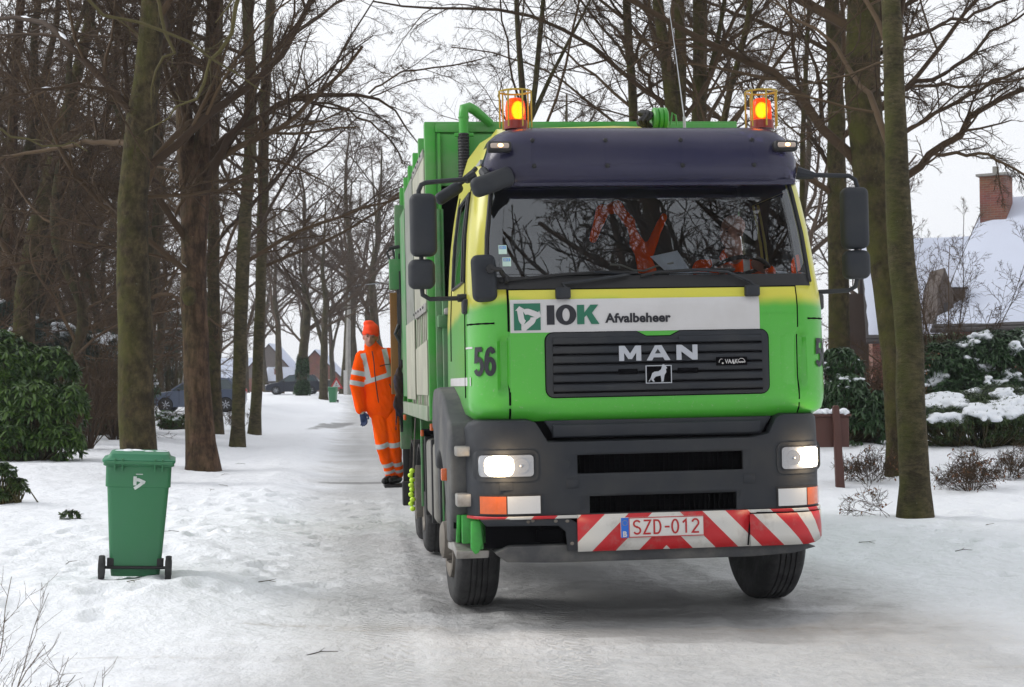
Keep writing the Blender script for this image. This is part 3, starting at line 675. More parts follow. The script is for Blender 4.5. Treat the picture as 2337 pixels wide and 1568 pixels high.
# windscreen stickers, wipers
def on_glass(u, z, off=.004): return cab(u-CX, z, off)
for zc, uc in ((2.655, -.985), (2.567, -.960)):
    mb = MB(); us = (uc-.030, uc+.030); mb.add([on_glass(u, z, .003) for z in (zc-.032, zc+.032) for u in us], [(0, 1, 3, 2)]); s_ = tb(mb, 'tax_sticker', pmat('sticker_pale', (.55, .72, .62), .5), wso)
    mb = MB(); mb.add([on_glass(u, z, .005) for z in (zc+.004, zc+.027) for u in (uc-.025, uc+.025)], [(0, 1, 3, 2)]); tb(mb, 'sticker_band', pmat('sticker_blue', (.12, .33, .62), .5), s_) if False else tb(mb, 'tax_sticker', pmat('sticker_blue', (.12, .33, .62), .5), wso)
    text('sticker_year', '2011' if zc > 2.6 else '2012', .022, WHITE, wso, lambda x, y, d, a=uc, b_=zc: lean(on_glass(a-.024+x, b_+.008+y, .006+d)), .0005, .0005, .95)
def wiper(pu, pz, tip_u, tip_z, mid):
    e = empty('wiper', (0, 0, 0)); e.parent = truck
    m1 = MB(); m1.box(pu-.052, pu+.052, .03, .09, 2.295, 2.375, .014, 3); tb(m1, 'wiper_pivot', GREY, e)
    m1 = MB(); m1.tube([(pu+.03, .05, 2.36), on_glass(pu+.00, 2.40, .03), on_glass(mid, pz, .04), on_glass(mid-.25, pz+.02, .035)], [.014, .013, .010, .008], 6); tb(m1, 'wiper_arm', GREY, e)
    m1 = MB(); k = [on_glass(a, b_, .022) for a, b_ in ((mid+.06, pz+.015), (mid-.2, pz+.02), (mid-.5, pz+.005), (tip_u, tip_z))]; m1.tube(k, .010, 5); m1.tube([(p[0], p[1]+.010, p[2]-.006) for p in k], .006, 4); tb(m1, 'wiper_blade', BLACK, e)
wiper(-.605+.02, 2.465, -1.02, 2.43, -.12+.02)
wiper(.76, 2.475, -.02, 2.455, .60)

# tinted sun visor over the top of the windscreen
def visor():
    m_ = MB()
    prof = [(.235, 3.118), (.20, 3.122), (.165, 3.2), (.16, 3.3), (.18, 3.4), (.23, 3.48), (.36, 3.535), (.52, 3.56), (.7, 3.57)]
    N = 40; rows = []
    for v, z in prof:
        row = []
        for j in range(N+1):
            t = -1+2*j/N; q = abs(t); hw = 1.15
            c0 = .78
            # rounded plan corners and rounded upper shoulders
            if q < c0: u = q*hw; dv = 0; dz = 0
            else:
                a = (q-c0)/(1-c0)*PI/2; u = c0*hw+(hw*(1-c0))*math.sin(a); dv = .26*(1-math.cos(a)); dz = -.10*(1-math.cos(a))*max(0, (z-3.25)/.3)
            row.append((CX+math.copysign(u, t)*(1-.045*max(0, z-3.3)/.2), v+dv, z+dz))
        rows.append(row)
    m_.add([p for r_ in rows for p in r_], [(i*(N+1)+j, i*(N+1)+j+1, (i+1)*(N+1)+j+1, (i+1)*(N+1)+j) for i in range(len(prof)-1) for j in range(N)])
    o = tb(m_, 'sun_visor', NAVY, smooth=60)
    s_ = o.modifiers.new('thickness', 'SOLIDIFY'); s_.thickness = .008; s_.offset = -1
    return o
vis = visor()
mb = MB()
for u in (-.76, -.24, .30, .82):
    mb.ell((u, .185, 3.42), (.016, .012, .016)); mb.ell((u+.005, .155, 3.235), (.016, .012, .016))
    mb.tube([(u, .205, 3.40), (u+.004, .185, 3.25)], .012, 6)
tb(mb, 'visor_screw', BLACK, vis)
mb = MB(); mb.box(-1.03, 1.13, .20, .26, 3.100, 3.140, .01); tb(mb, 'visor_lip', NAVY, vis)
for u, vv in ((-1.00, .135), (1.05, .135)):
    mb = MB(); mb.box(u-.085, u+.085, vv-.035, vv+.06, 3.330, 3.405, .02, 3); ml = tb(mb, 'marker_light', BLACK, vis)
    mb = MB(); mb.box(u-.066, u+.066, vv-.046, vv-.02, 3.353, 3.390, .012, 3); tb(mb, 'marker_light', MARK, vis)
    mb = MB(); mb.ell((u+.004, vv-.046, 3.372), (.019, .007, .013)); tb(mb, 'marker_light', MARK_HOT, vis)
# beacons in wire cages
for u, z, ph in ((-.83, 3.585, .3), (1.00, 3.585, 0)):
    e = empty('beacon', (0, 0, 0)); e.parent = truck
    mb = MB(); mb.lathe([(.085, z-.03), (.085, z+.03), (.078, z+.035)], c=(u, .55, 0), n=20); tb(mb, 'lamp_base', pmat('beacon_base', (.25, .02, .01), .4), e)
    mb = MB(); mb.lathe([(.074, z+.03), (.072, z+.13), (.066, z+.175), (.045, z+.195), (0, z+.20)], c=(u, .55, 0), n=24); tb(mb, 'lamp_dome', DOME, e, 60)
    mb = MB(); mb.ell((u+(.018 if ph else 0), .55, z+.110), (.050, .050, .070 if ph else .062), 18, 12); tb(mb, 'lamp_bulb', BEAC_HOT, e, 80)
    mb = MB(); rc = .118
    ring = lambda zz, r_: [(u+r_*math.cos(2*PI*i/24), .55+r_*math.sin(2*PI*i/24), zz) for i in range(24)]
    mb.tube(ring(z+.245, rc), .006, 5, closed=True); mb.tube(ring(z+.245, rc*.82), .004, 4, closed=True)
    for i in range(7):
        a = 2*PI*i/7+.25+ph; mb.tube([(u+rc*math.cos(a), .55+rc*math.sin(a), z-.02), (u+rc*math.cos(a), .55+rc*math.sin(a), z+.245)], .0065, 5)
    tb(mb, 'lamp_cage', CAGE, e)
# hose reel and aerial on the roof
mb = MB()
for i, (u, r_) in enumerate(((.25, .06), (.285, .055), (.23, .05))): mb.tube([(u+.02*math.sin(a*3), 1.2+r_*math.cos(a), 3.74+r_*math.sin(a)) for a in np.linspace(0, 2*PI, 17)], .016, 6)
tb(mb, 'roof_hose', BLACK)
mb = MB()
for u in (.335, .375, .41): mb.tube([(u, 1.2+.075*math.cos(a), 3.74+.07*math.sin(a)) for a in np.linspace(0, 2*PI, 17)], .022, 6)
mb.tube([(.455, 1.2, 3.69), (.475, 1.2, 3.79), (.50, 1.2, 3.77), (.51, 1.2, 3.68)], .008, 5)
tb(mb, 'roof_hose', GREEN)
mb = MB(); mb.tube([(.545, 1.1, 3.6), (.545, 1.1, 3.74)], .012, 6); mb.tube([(.545, 1.1, 3.72), (.50, 1.13, 4.2), (.44, 1.16, 4.75)], [.005, .0035, .002], 4); tb(mb, 'aerial', SILVER)

# mirrors
def mbox(u0, u1, z0, z1, v, d, r=.045, tilt=0, name='mirror_housing', parent=None):
    m_ = MB(); M = Matrix.Translation(((u0+u1)/2, v, (z0+z1)/2)) @ Matrix.Rotation(tilt, 4, 'Y')
    w_, h_ = (u1-u0)/2, (z1-z0)/2
    m_.box(-w_, w_, -d/2, d/2, -h_, h_, r, 5, M=M)
    return tb(m_, name, GREY, parent, 60)
mL = empty('mirror_assembly'); mL.parent = truck
mbox(-1.622, -1.432, 2.625, 3.07, .36, .15, .05, .0, parent=mL); mbox(-1.640, -1.450, 2.395, 2.605, .36, .14, .05, .0, parent=mL)
mb = MB(); mb.tube([(-1.14, .38, 3.19), (-1.2, .37, 3.175), (-1.50, .36, 3.15), (-1.535, .36, 3.135), (-1.555, .36, 3.09), (-1.555, .36, 3.03)], .017, 8)
mb.tube([(-1.16, .40, 3.2), (-1.22, .37, 3.17)], [.045, .03], 8)
mb.tube([(-1.545, .36, 2.63), (-1.545, .36, 2.59)], .016, 6); mb.tube([(-1.545, .36, 2.41), (-1.54, .37, 2.355), (-1.49, .38, 2.325), (-1.25, .40, 2.33)], .017, 8)
mb.tube([(-1.29, .40, 2.33), (-1.215, .41, 2.335)], .028, 8); tb(mb, 'mirror_arm', GREY, mL, 60)
mb = MB(); mb.box(-1.262, -1.165, .32, .46, 2.215, 2.320, .02, 3); mb.box(-1.162, -1.08, .20, .34, 2.215, 2.310, .02, 3); tb(mb, 'mirror_bracket', GREY, mL)
mbox(-1.205, -.895, 3.055, 3.195, .17, .13, .048, R(-19), parent=mL)           # kerb mirror over the windscreen corner
mbox(-1.43, -1.21, 3.06, 3.15, .62, .10, .035, R(-32), parent=mL)              # ramp mirror by the door
mb = MB(); mb.tube([(-1.13, .5, 3.27), (-1.2, .56, 3.2), (-1.3, .62, 3.13)], .018, 7); mb.tube([(-1.1, .30, 3.22), (-1.08, .22, 3.17)], .035, 8); tb(mb, 'mirror_arm', GREY, mL)
mbox(-1.215, -1.040, 2.285, 2.615, .12, .10, .05, R(-2), parent=mL)             # lower front mirror
mb = MB(); mb.lathe([(.03, -.02), (.03, .02)], 'y', (-1.09, .05, 2.51), 12); mb.tube([(-1.09, .04, 2.51), (-1.02, .06, 2.505), (-.985, .12, 2.46), (-.97, .10, 2.42)], .018, 7); tb(mb, 'mirror_arm', BLACK, mL)
mR = empty('mirror_assembly'); mR.parent = truck
mbox(1.525, 1.718, 2.645, 3.095, .36, .15, .05, parent=mR); mbox(1.528, 1.722, 2.425, 2.635, .36, .14, .05, parent=mR)
mb = MB(); mb.tube([(1.22, .38, 3.205), (1.30, .37, 3.19), (1.59, .36, 3.18), (1.635, .36, 3.15), (1.65, .36, 3.10), (1.65, .36, 3.05)], .017, 8); mb.tube([(1.21, .40, 3.21), (1.33, .37, 3.185)], [.05, .025], 8)
mb.tube([(1.63, .36, 2.66), (1.63, .36, 2.62)], .016, 6); mb.tube([(1.63, .36, 2.44), (1.62, .37, 2.37), (1.57, .38, 2.345), (1.31, .40, 2.335)], .017, 8); tb(mb, 'mirror_arm', GREY, mR, 60)
mb = MB(); mb.box(1.285, 1.375, .34, .43, 2.205, 2.325, .022, 3); tb(mb, 'mirror_bracket', GREYD, mR)

# ---------------------------------------------------------------- bumper
def bump_p(s, z):
    a = .95; q = abs(s); sg = -1 if s < 0 else 1; ru, rv = .31, .30; L_ = PI/2*math.sqrt((ru*ru+rv*rv)/2)
    hr = .03*max(0, (z-1.30)/.17)**2
    if q < a: u, v = q, 0
    elif q < a+L_: t = (q-a)/L_*PI/2; u = a+ru*math.sin(t); v = rv*(1-math.cos(t))
    else: u, v = a+ru, rv+(q-a-L_)
    return (sg*u, v+hr+.0, z)
sB = [-1.62, -1.45, -1.33, -1.25, -1.18, -1.1, -1.02, -.95, -.86, -.80, -.72, -.62, -.52, -.44, -.2, 0, .2, .44, .56, .60, .65, .72, .84, .90, .95, 1.02, 1.1, 1.18, 1.25, 1.33, 1.45, 1.62]
def ztop(s):
    q = abs(s-.05*1)
    return 1.46-.155*float(sstep(.875, .76, q))-.05*float(sstep(1.25, 1.42, abs(s)))-.05*float(sstep(1.38, 1.6, abs(s)))
zlow = [.80, .81, .93, .955, .98, 1.07, 1.085, 1.215, 1.235]
rowsz = lambda s: zlow+[1.235+(ztop(s)-1.235)*t for t in (.35, .7, .9, 1)]
mb = MB(); G = [[bump_p(s, z) for z in rowsz(s)] for s in sB]; nz_ = 13
for i in range(len(sB)-1):
    for j in range(nz_-1):
        a, b_ = sB[i], sB[i+1]
        if a >= -.53 and b_ <= .66 and j in (5, 6) and (a > -.53) and j == 6: continue          # upper opening
        if a >= -.45 and b_ <= .61 and j == 1: continue                                           # lower opening
        mb.add([G[i][j], G[i+1][j], G[i+1][j+1], G[i][j+1]], [(0, 1, 2, 3)])
top = [(p[0], p[1]+.10, p[2]+.01) for p in (g[-1] for g in G)]
mb.add([g[-1] for g in G]+top, [(i, i+1, len(sB)+i+1, len(sB)+i) for i in range(len(sB)-1)])
bump = tb(mb, 'bumper', GREY, smooth=50); face_out(bump, (0, 1.5, 1.1)); sm = bump.modifiers.new('thickness', 'SOLIDIFY'); sm.thickness = .04; sm.offset = -1
mb = MB()
mb.box(-.60, .74, .16, .2, .75, 1.3)
for k in range(34): mb.box(-.52+k*.035, -.512+k*.035, .10, .12, .80, 1.25)
for k in range(12): mb.box(-.55, .68, .105, .115, .80+k*.038, .806+k*.038)
tb(mb, 'bumper_mesh', PIT, bump)
mb = MB(); mb.prism([(-.735, 1.455), (-.66, 1.335), (.80, 1.325), (.88, 1.45), (.88, 1.44), (.80, 1.315)][:4], 'y', .07, .10, .01)
mb.box(-.68, .80, .045, .10, 1.335, 1.425, .014, 3)
tb(mb, 'step_bar', GREY, bump)
mb = MB(); mb.box(-1.0, 1.08, .14, .5, 1.25, 1.50); mb.box(-1.1, 1.15, .35, 2.0, 1.2, 1.5); tb(mb, 'underfloor', PIT)
mb = MB()   # screw covers and access plates
for u, z in ((-.60, 1.155), (.735, 1.155)): mb.lathe([(.032, -.003), (.030, .004)], 'y', (u, 0, z), 20)
for u, z in ((-.555, 1.02), (.69, 1.02)): mb.box(u-.042, u+.042, -.004, .002, z-.032, z+.032, .004)
mb.box(-1.06, -.97, .0, .004, .985, 1.04)
tb(mb, 'bumper_cover', GREY, bump)
# striped board
mb = MB(); ss = [-.53, -.3, 0, .3, .6, .675]; g = [[bump_p(s, z) for z in (.555, .68, .815)] for s in ss]
ss2 = [.675, .8, .95, 1.02, 1.1, 1.18, 1.25, 1.33, 1.45]
def brd(m_, sl, zf, off):
    rws = []
    for s in sl:
        z0, z1 = zf(s); rws.append([(lambda p: (p[0]*(1+off*.2), p[1]-off, p[2]))(bump_p(s, z)) for z in np.linspace(z0, z1, 4)])
    m_.add([p for r_ in rws for p in r_], [(i*4+j, (i+1)*4+j, (i+1)*4+j+1, i*4+j+1) for i in range(len(sl)-1) for j in range(3)])
brd(mb, [-.53, -.3, 0, .3, .5, .68], lambda s: (.553, .805), .008)
brd(mb, [-1.38, -1.25, -1.1, -.95, -.8, -.53], lambda s: (.783-.002*s, .805), .010)
brd(mb, [.68, .8, .95, 1.02, 1.1, 1.18, 1.25, 1.33, 1.45], lambda s: (.553+.06*float(sstep(1.1, 1.5, s)), .775), .016)
brd(mb, [.68, .8, .95, 1.02, 1.1, 1.18, 1.25, 1.33, 1.45], lambda s: (.782, .805), .008)
st = tb(mb, 'striped_board', STRIPE, bump, 60); s_ = st.modifiers.new('thickness', 'SOLIDIFY'); s_.thickness = .012; s_.offset = 1
mb = MB(); pth = [(.665, .0, .56), (.68, .0, .70), (.70, .0, .765), (.735, 0, .783)]+[bump_p(s, .779) for s in (.9, 1.0, 1.1, 1.2, 1.3, 1.42)]
mb.tube([(p[0], p[1]-.020, p[2]) for p in pth], .006, 5); tb(mb, 'board_joint', PIT, bump)
# number plate
mb = MB(); mb.box(-.232, .352, -.042, -.020, .640, .778, .004); plate = tb(mb, 'number_plate', pmat('plate_white', (.66, .65, .63), .45, var=.05, dirt=(.45, .42, .38), dscale=9, damt=.35), bump)
PRED = pmat('plate_red', (.42, .012, .015), .5, var=.1)
mb = MB()
for a in ((-.174, .350, .640, .6455), (-.174, .350, .7725, .778), (.346, .352, .640, .778), (-.178, -.173, .640, .778)): mb.box(a[0], a[1], -.0445, -.041, a[2], a[3])
tb(mb, 'plate_border', PRED, bump)
mb = MB(); mb.box(-.232, -.179, -.0445, -.041, .641, .777); tb(mb, 'plate_badge', pmat('plate_blue', (.012, .13, .55), .5), bump)
strokes('plate_lettering', 'SZD-012', .096, .0125, PRED, bump, fx(-.148, .662, -.0415), .93, .80)
text('plate_lettering', 'B', .052, WHITE, bump, fx(-.222, .648, -.0435), .001, .002, 1.0)
mb = MB()
for i in range(12): mb.ell((-.2055+.017*math.cos(PI*i/6), -.0455, .742+.017*math.sin(PI*i/6)), (.0025, .001, .0025), 6, 4)
tb(mb, 'plate_star', CAGE, bump)
# lower apron and the damaged left corner
mb = MB(); mb.prism([(-1.10, .555), (-1.02, .49), (-.7, .478), (.7, .475), (1.0, .49), (1.17, .53), (1.05, .575), (-.55, .575), (-.6, .60), (-1.0, .60)], 'y', .02, .30, .012)
tb(mb, 'apron', GREYD, bump)
mb = MB(); mb.prism([(-1.20, .79), (-.60, .79), (-.53, .75), (-.515, .56), (-.60, .56), (-.61, .69), (-.66, .735), (-1.16, .745)], 'y', -.012, .02, .005); tb(mb, 'bumper_bracket', GREY, bump)
mb = MB()
for u, z in ((-.87, .768), (-.68, .768), (-.60, .765), (-.57, .61), (-.84, .775)): mb.ell((u, -.014, z), (.014, .006, .012))
tb(mb, 'bracket_bolt', RIMM, bump)
mb = MB(); mb.box(-1.15, -.55, .12, .16, .58, .80); mb.box(-.8, -.62, .08, .14, .62, .7, .01); tb(mb, 'corner_recess', PIT, bump)
mb = MB(); mb.prism([(-1.25, .77), (-1.185, .77), (-1.17, .62), (-1.20, .55), (-1.225, .54), (-1.255, .58)], 'y', .14, .17, .006)
mb.prism([(.34, .80), (.95, .80), (.95, .56), (.60, .56), (.42, .60)], 'x', -1.33, -1.30, .008)
mb.prism([(.18, .76), (.34, .80), (.60, .56), (.42, .52), (.2, .57)], 'x', -1.19, -1.16, .006)
mb.box(-1.30, -1.1, .3, .36, .6, .8, .008)
tb(mb, 'corner_panel', pmat('corner_green', (.045, .36, .05), .4, var=.1, dirt=(.03, .10, .03), dscale=8, damt=.6), bump)
mb = MB(); mb.prism([(.2, .56), (.5, .60), (1.0, .55), (1.0, .50), (.5, .53), (.25, .50)], 'x', -1.35, -1.12, .01); tb(mb, 'corner_step', ALU, bump)
# headlights
def headlight(sg):
    e = empty('headlight'); e.parent = bump
    if sg < 0: u0, u1, z0, z1 = -1.195, -.825, 1.078, 1.225
    else: u0, u1, z0, z1 = .925, 1.262, 1.080, 1.232
    yaw = lambda u: .0 if abs(u) < .95 else .30*(1-math.sqrt(max(0, 1-((abs(u)-.95)/.31)**2)))
    def slab(a, b_, c, d, off, th, r, mat, nm, par):
        N = 26; us = (a+b_)/2-(b_-a)/2*np.cos(np.linspace(0, PI, N)); m_ = MB()
        for i in range(N-1):
            pass
        o_ = [(a+r*(1-math.cos(t)), c+r*(1-math.sin(t))) for t in np.linspace(0, PI/2, 4)]
        vs_ = []; 
        for dz in (0, 1):
            for i, u in enumerate(us):
                ed = min(u-a, b_-u); cut = r-math.sqrt(max(0, r*r-(r-min(ed, r))**2)) if ed < r else 0
                for z in (c+cut, (c+d)/2, d-cut): vs_.append((u, yaw(u)+off-dz*th, z))
        fs = []
        for i in range(N-1):
            for k in (0, 1):
                a0 = i*3+k; fs += [(3*N+a0, 3*N+a0+3, 3*N+a0+4, 3*N+a0+1), (a0, a0+1, a0+4, a0+3)]
            for k in (0, 2): a0 = i*3+k; fs.append((a0, a0+3, 3*N+a0+3, 3*N+a0))
        for i in (0, N-1):
            for k in (0, 1): a0 = i*3+k; fs.append((a0, a0+1, 3*N+a0+1, 3*N+a0))
        m_.add(vs_, fs); return tb(m_, nm, mat, par, 50)
    f1 = .035
    slab(u0-f1, u1+f1, z0-f1, z1+f1, .0, .008, .05, GREYD, 'headlight_bezel', e) if False else slab(u0-f1, u1+f1, z0-f1, z1+f1, .0, .006, .05, GREY, 'headlight', bump)
    slab(u0-.006, u1+.006, z0-.006, z1+.006, -.004, .006, .03, BLACK, 'headlight', bump)
    slab(u0, u1, z0, z1, -.008, .004, .025, CHROME, 'headlight', bump)
    # lamp bowls
    uh = u0+.135 if sg < 0 else u1-.115; ub = u1-.085 if sg < 0 else u0+.085; zc = (z0+z1)/2
    m_ = MB(); M_ = Matrix.Translation((0, 0, 0))
    prof = [(-.098+.196*i/12) for i in range(13)]
    pts = [(uh+.098*math.copysign(abs(math.cos(t))**.6, math.cos(t)), zc+.071*math.copysign(abs(math.sin(t))**.6, math.sin(t))) for t in np.linspace(0, 2*PI, 28, endpoint=False)]
    vs_ = [(uh, yaw(uh)-.024, zc)]
    for q_ in (.35, .7, 1): vs_ += [(uh+(a-uh)*q_, yaw(uh+(a-uh)*q_)-.017, zc+(b_-zc)*q_) for a, b_ in pts]
    m_.add(vs_, [(0, 1+i, 1+(i+1) % 28) for i in range(28)]+[(1+r_*28+i, 29+r_*28+i, 29+r_*28+(i+1) % 28, 1+r_*28+(i+1) % 28) for r_ in (0, 1) for i in range(28)]); tb(m_, 'headlight', HOTLAMP, bump, 80)
    ld = bpy.data.lights.new('headlight_glow', 'POINT'); ld.energy = 5; ld.color = (1, .72, .42); ld.shadow_soft_size = .06
    lo = bpy.data.objects.new('headlight_glow', ld); C.objects.link(lo); lo.parent = truck; lo.location = lean((uh, yaw(uh)-.10, zc))
    m_ = MB(); m_.lathe([(.052, -.004), (.03, .0), (.012, .004)], 'y', (ub, yaw(ub)-.014, zc), 20); m_.ell((ub, yaw(ub)-.018, zc), (.012, .008, .012)); tb(m_, 'headlight', CHROME, bump, 60)
    bpy.data.objects.remove(e)
headlight(-1); headlight(1)
def curved_box(a, b_, c, d, off, th, mat, nm):
    yaw = lambda u: .0 if abs(u) < .95 else .30*(1-math.sqrt(max(0, 1-((abs(u)-.95)/.31)**2)))
    N = 10; us = np.linspace(a, b_, N); vs_ = [(u, yaw(u)+off-k*th, z) for k in (0, 1) for u in us for z in (c, d)]; fs = []
    for i in range(N-1):
        q = 2*i; fs += [(2*N+q, 2*N+q+2, 2*N+q+3, 2*N+q+1), (q, q+1, q+3, q+2), (q, q+2, 2*N+q+2, 2*N+q), (q+1, q+3, 2*N+q+3, 2*N+q+1)]
    fs += [(0, 1, 2*N+1, 2*N), (2*N-2, 2*N-1, 4*N-1, 4*N-2)]
    m_ = MB(); m_.add(vs_, fs); return tb(m_, nm, mat, bump, 40)
curved_box(-1.200, -.772, .812, .955, .002, .010, BLACK, 'signal_lamp_frame'); curved_box(-1.190, -1.018, .824, .943, -.008, .008, ORANGE_L, 'indicator_lamp'); curved_box(-1.010, -.784, .824, .943, -.008, .008, CLEAR_L, 'fog_lamp')
curved_box(.882, 1.258, .812, .955, .002, .010, BLACK, 'signal_lamp_frame'); curved_box(1.115, 1.248, .824, .943, -.008, .008, ORANGE_L, 'indicator_lamp'); curved_box(.893, 1.107, .824, .943, -.008, .008, CLEAR_L, 'fog_lamp')

# ---------------------------------------------------------------- wheel arches, steps, wheels
def fender(sg):
    arch = [(1.45+.64*math.cos(t), .56+.64*math.sin(t)) for t in np.linspace(R(25), R(175), 14)]
    pts = [(.36, .80), (.36, 1.28), (.44, 1.44), (.7, 1.50), (1.0, 1.62), (1.5, 1.70), (1.95, 1.69), (2.12, 1.60), (2.2, 1.42), (2.2, 1.34), (2.08, 1.36)]+arch[2:]+[(.80, .56), (.5, .60)]
    a, b_ = (-1.37, -1.0) if sg < 0 else (1.0, 1.30)
    m_ = MB(); m_.prism(pts, 'x', a, b_, .03); o = tb(m_, 'wheel_arch', GREYD, smooth=50)
    m_ = MB()
    for z0, z1 in ((1.215, 1.285), (.865, .955)): m_.box(a+.03, a+.16, .20, .62, z0, z1, .012) if sg < 0 else m_.box(b_-.16, b_-.03, .3, .62, z0, z1, .012)
    tb(m_, 'cab_step', ALU, o)
    m_ = MB(); m_.box(a+.02, a+.1, .40, .62, 1.0, 1.2); m_.box(a+.02, a+.1, .40, .62, .70, .86); tb(m_, 'step_recess', PIT, o)
    if sg < 0: m_ = MB(); m_.box(-1.41, -1.345, .70, .76, 1.02, 1.11, .012); tb(m_, 'side_marker', ORANGE_L, o)
fender(-1); fender(1)
def wheel(u, v, sg, steer=0, wd=.33, twin=False):
    e = empty('wheel', (u, v, TZ+.505), R(steer)); e.parent = truck
    w2 = wd/2
    prof = [(.29, -w2+.02), (.36, -w2), (.45, -w2+.005), (.488, -w2+.03), (.505, -w2+.06)]
    gro = []
    nrib = 4
    for k in range(1, nrib+1):
        c = -w2+.06+(wd-.12)*k/(nrib+1); gro += [(.505, c-.007), (.492, c-.004), (.492, c+.004), (.505, c+.007)]
    prof += gro+[(.505, w2-.06), (.488, w2-.03), (.45, w2-.005), (.36, w2), (.29, w2-.02)]
    m_ = MB(); m_.lathe(prof, 'x', (0, 0, 0), 56); m_.build('tyre', TYRE, e, 35)
    s = sg
    if not twin: pr = [(.29, s*(w2-.03)), (.285, s*(w2+.01)), (.27, s*(w2+.015)), (.255, s*(w2-.01)), (.20, s*(w2-.03)), (.15, s*(w2-.01)), (.14, s*(w2+.06)), (.11, s*(w2+.075)), (0, s*(w2+.078))]
    else: pr = [(.29, s*(w2-.03)), (.285, s*(w2)), (.26, s*(w2-.02)), (.24, s*(w2-.14)), (.13, s*(w2-.15)), (.12, s*(w2-.05)), (0, s*(w2-.04))]
    m_ = MB(); m_.lathe(pr, 'x', (0, 0, 0), 40); 
    for k in range(10): a = 2*PI*k/10; m_.ell((s*(w2-.0 if not twin else w2-.13), .17*math.cos(a), .17*math.sin(a)), (.03, .014, .014), 6, 5)
    m_.build('rim', RIMM, e, 40)
    return e
wheel(-1.13, 1.45, -1, 2); wheel(1.195, 1.45, 1, 6)
for v in (5.4, 6.75):
    for sg in (-1, 1): wheel(sg*1.11, v, sg, 0, .30, True)

# ---------------------------------------------------------------- chassis and body
mb = MB(); mb.box(-.45, -.35, 1.0, 8.0, .75, 1.0); mb.box(.35, .45, 1.0, 8.0, .75, 1.0); mb.box(-1.0, 1.0, 1.3, 1.55, .45, .6); mb.box(-1.0, 1.0, 2.2, 6.5, .95, 1.35); mb.box(-.9, .9, .8, 2.1, .6, 1.2); mb.box(-1.0, 1.0, 5.3, 5.5, .4, .6); tb(mb, 'chassis', PIT)
mb = MB(); mb.box(-1.27, 1.27, 2.62, 7.3, 1.42, 3.93, .01); body = tb(mb, 'hopper_body', GREEN)
mb = MB(); mb.box(-1.36, 1.36, 2.60, 2.68, 1.42, 3.955, .006)
for v in (3.5, 4.4, 5.3, 6.2, 7.1): mb.box(-1.36, 1.36, v, v+.10, 1.50, 3.955, .006)
tb(mb, 'body_rib', GREEN, body)
mb = MB(); mb.box(-1.24, 1.24, 2.55, 2.60, 3.40, 3.84, .008); mb.box(-1.255, -1.235, 2.5, 2.6, 1.5, 3.84); mb.box(-1.36, -1.27, 2.58, 2.72, 1.55, 3.95, .004); mb.box(-1.27, 1.27, 2.56, 2.60, 3.86, 3.93, .005)
tb(mb, 'body_front_plate', GREEN, body)
mb = MB(); mb.box(-1.235, 1.2, 2.575, 2.598, 1.8, 3.405); tb(mb, 'body_opening', PIT, body)
def sheet(v0, v1, z00, z01, z10, z11, u=-1.372, mat=BEIGE, name='side_panel'):
    m_ = MB(); m_.prism([(v0, z00), (v1, z10), (v1, z11), (v0, z01)], 'x', u, u+.012, .002); return tb(m_, name, mat, body)
sheet(2.66, 4.35, 2.36, 3.70, 2.36, 3.72); sheet(4.5, 5.9, 2.0, 3.74, 2.0, 3.75, mat=pmat('weathered_board_dark', (.22, .23, .20), .6, var=.2, scale=2, dirt=(.12, .12, .10), dscale=3, damt=.7))
sheet(2.66, 4.3, 1.63, 2.10, 1.63, 2.06); sheet(4.4, 5.9, 1.58, 2.35, 1.58, 2.35, -1.38)
sheet(2.66, 4.3, 2.345, 2.42, 2.345, 2.42, -1.378, ALU, 'panel_strip'); sheet(2.66, 4.35, 3.66, 3.73, 3.68, 3.75, -1.378, ALU, 'panel_strip')
sheet(6.0, 7.1, 1.6, 3.6, 1.6, 3.6, -1.375, mat=GREEN_DIRTY)
mb = MB()
for v in (2.72, 2.98, 3.24, 3.5, 3.76, 4.02, 4.3, 4.7, 5.1): mb.box(-1.36, -1.28, v, v+.07, 1.50, 2.36, .004)
tb(mb, 'body_slat', BEIGE, body)
mb = MB(); mb.box(-1.275, -1.265, 2.7, 7.2, 1.50, 2.37); tb(mb, 'body_recess', GREEN_DIRTY, body)
mb = MB(); mb.box(-1.38, -1.2, 2.66, 7.2, 1.41, 1.54, .006); tb(mb, 'side_beam', pmat('beam_drab', (.20, .25, .17), .7, var=.2, scale=3, dirt=(.3, .29, .25), dscale=3, damt=.7), body)
mb = MB()
for v in (2.8, 3.15, 3.5, 3.85, 4.2): 
    for z in (2.385, 3.69): mb.ell((-1.392, v, z), (.006, .014, .014), 8, 5)
tb(mb, 'panel_rivet', INK, body)
# column with slide rail between cab and body
mb = MB(); mb.box(-1.25, -1.13, 2.42, 2.52, 1.30, 2.45, .01); mb.box(-1.29, -1.2, 2.40, 2.55, 2.2, 2.3, .01); mb.box(-1.3, -1.22, 2.5, 2.56, 1.2, 3.2, .006); tb(mb, 'service_column', GREEN_DIRTY)
mb = MB(); mb.box(-1.24, -1.16, 2.35, 2.45, 2.30, 2.36, .02); tb(mb, 'filler_cap', ALU)
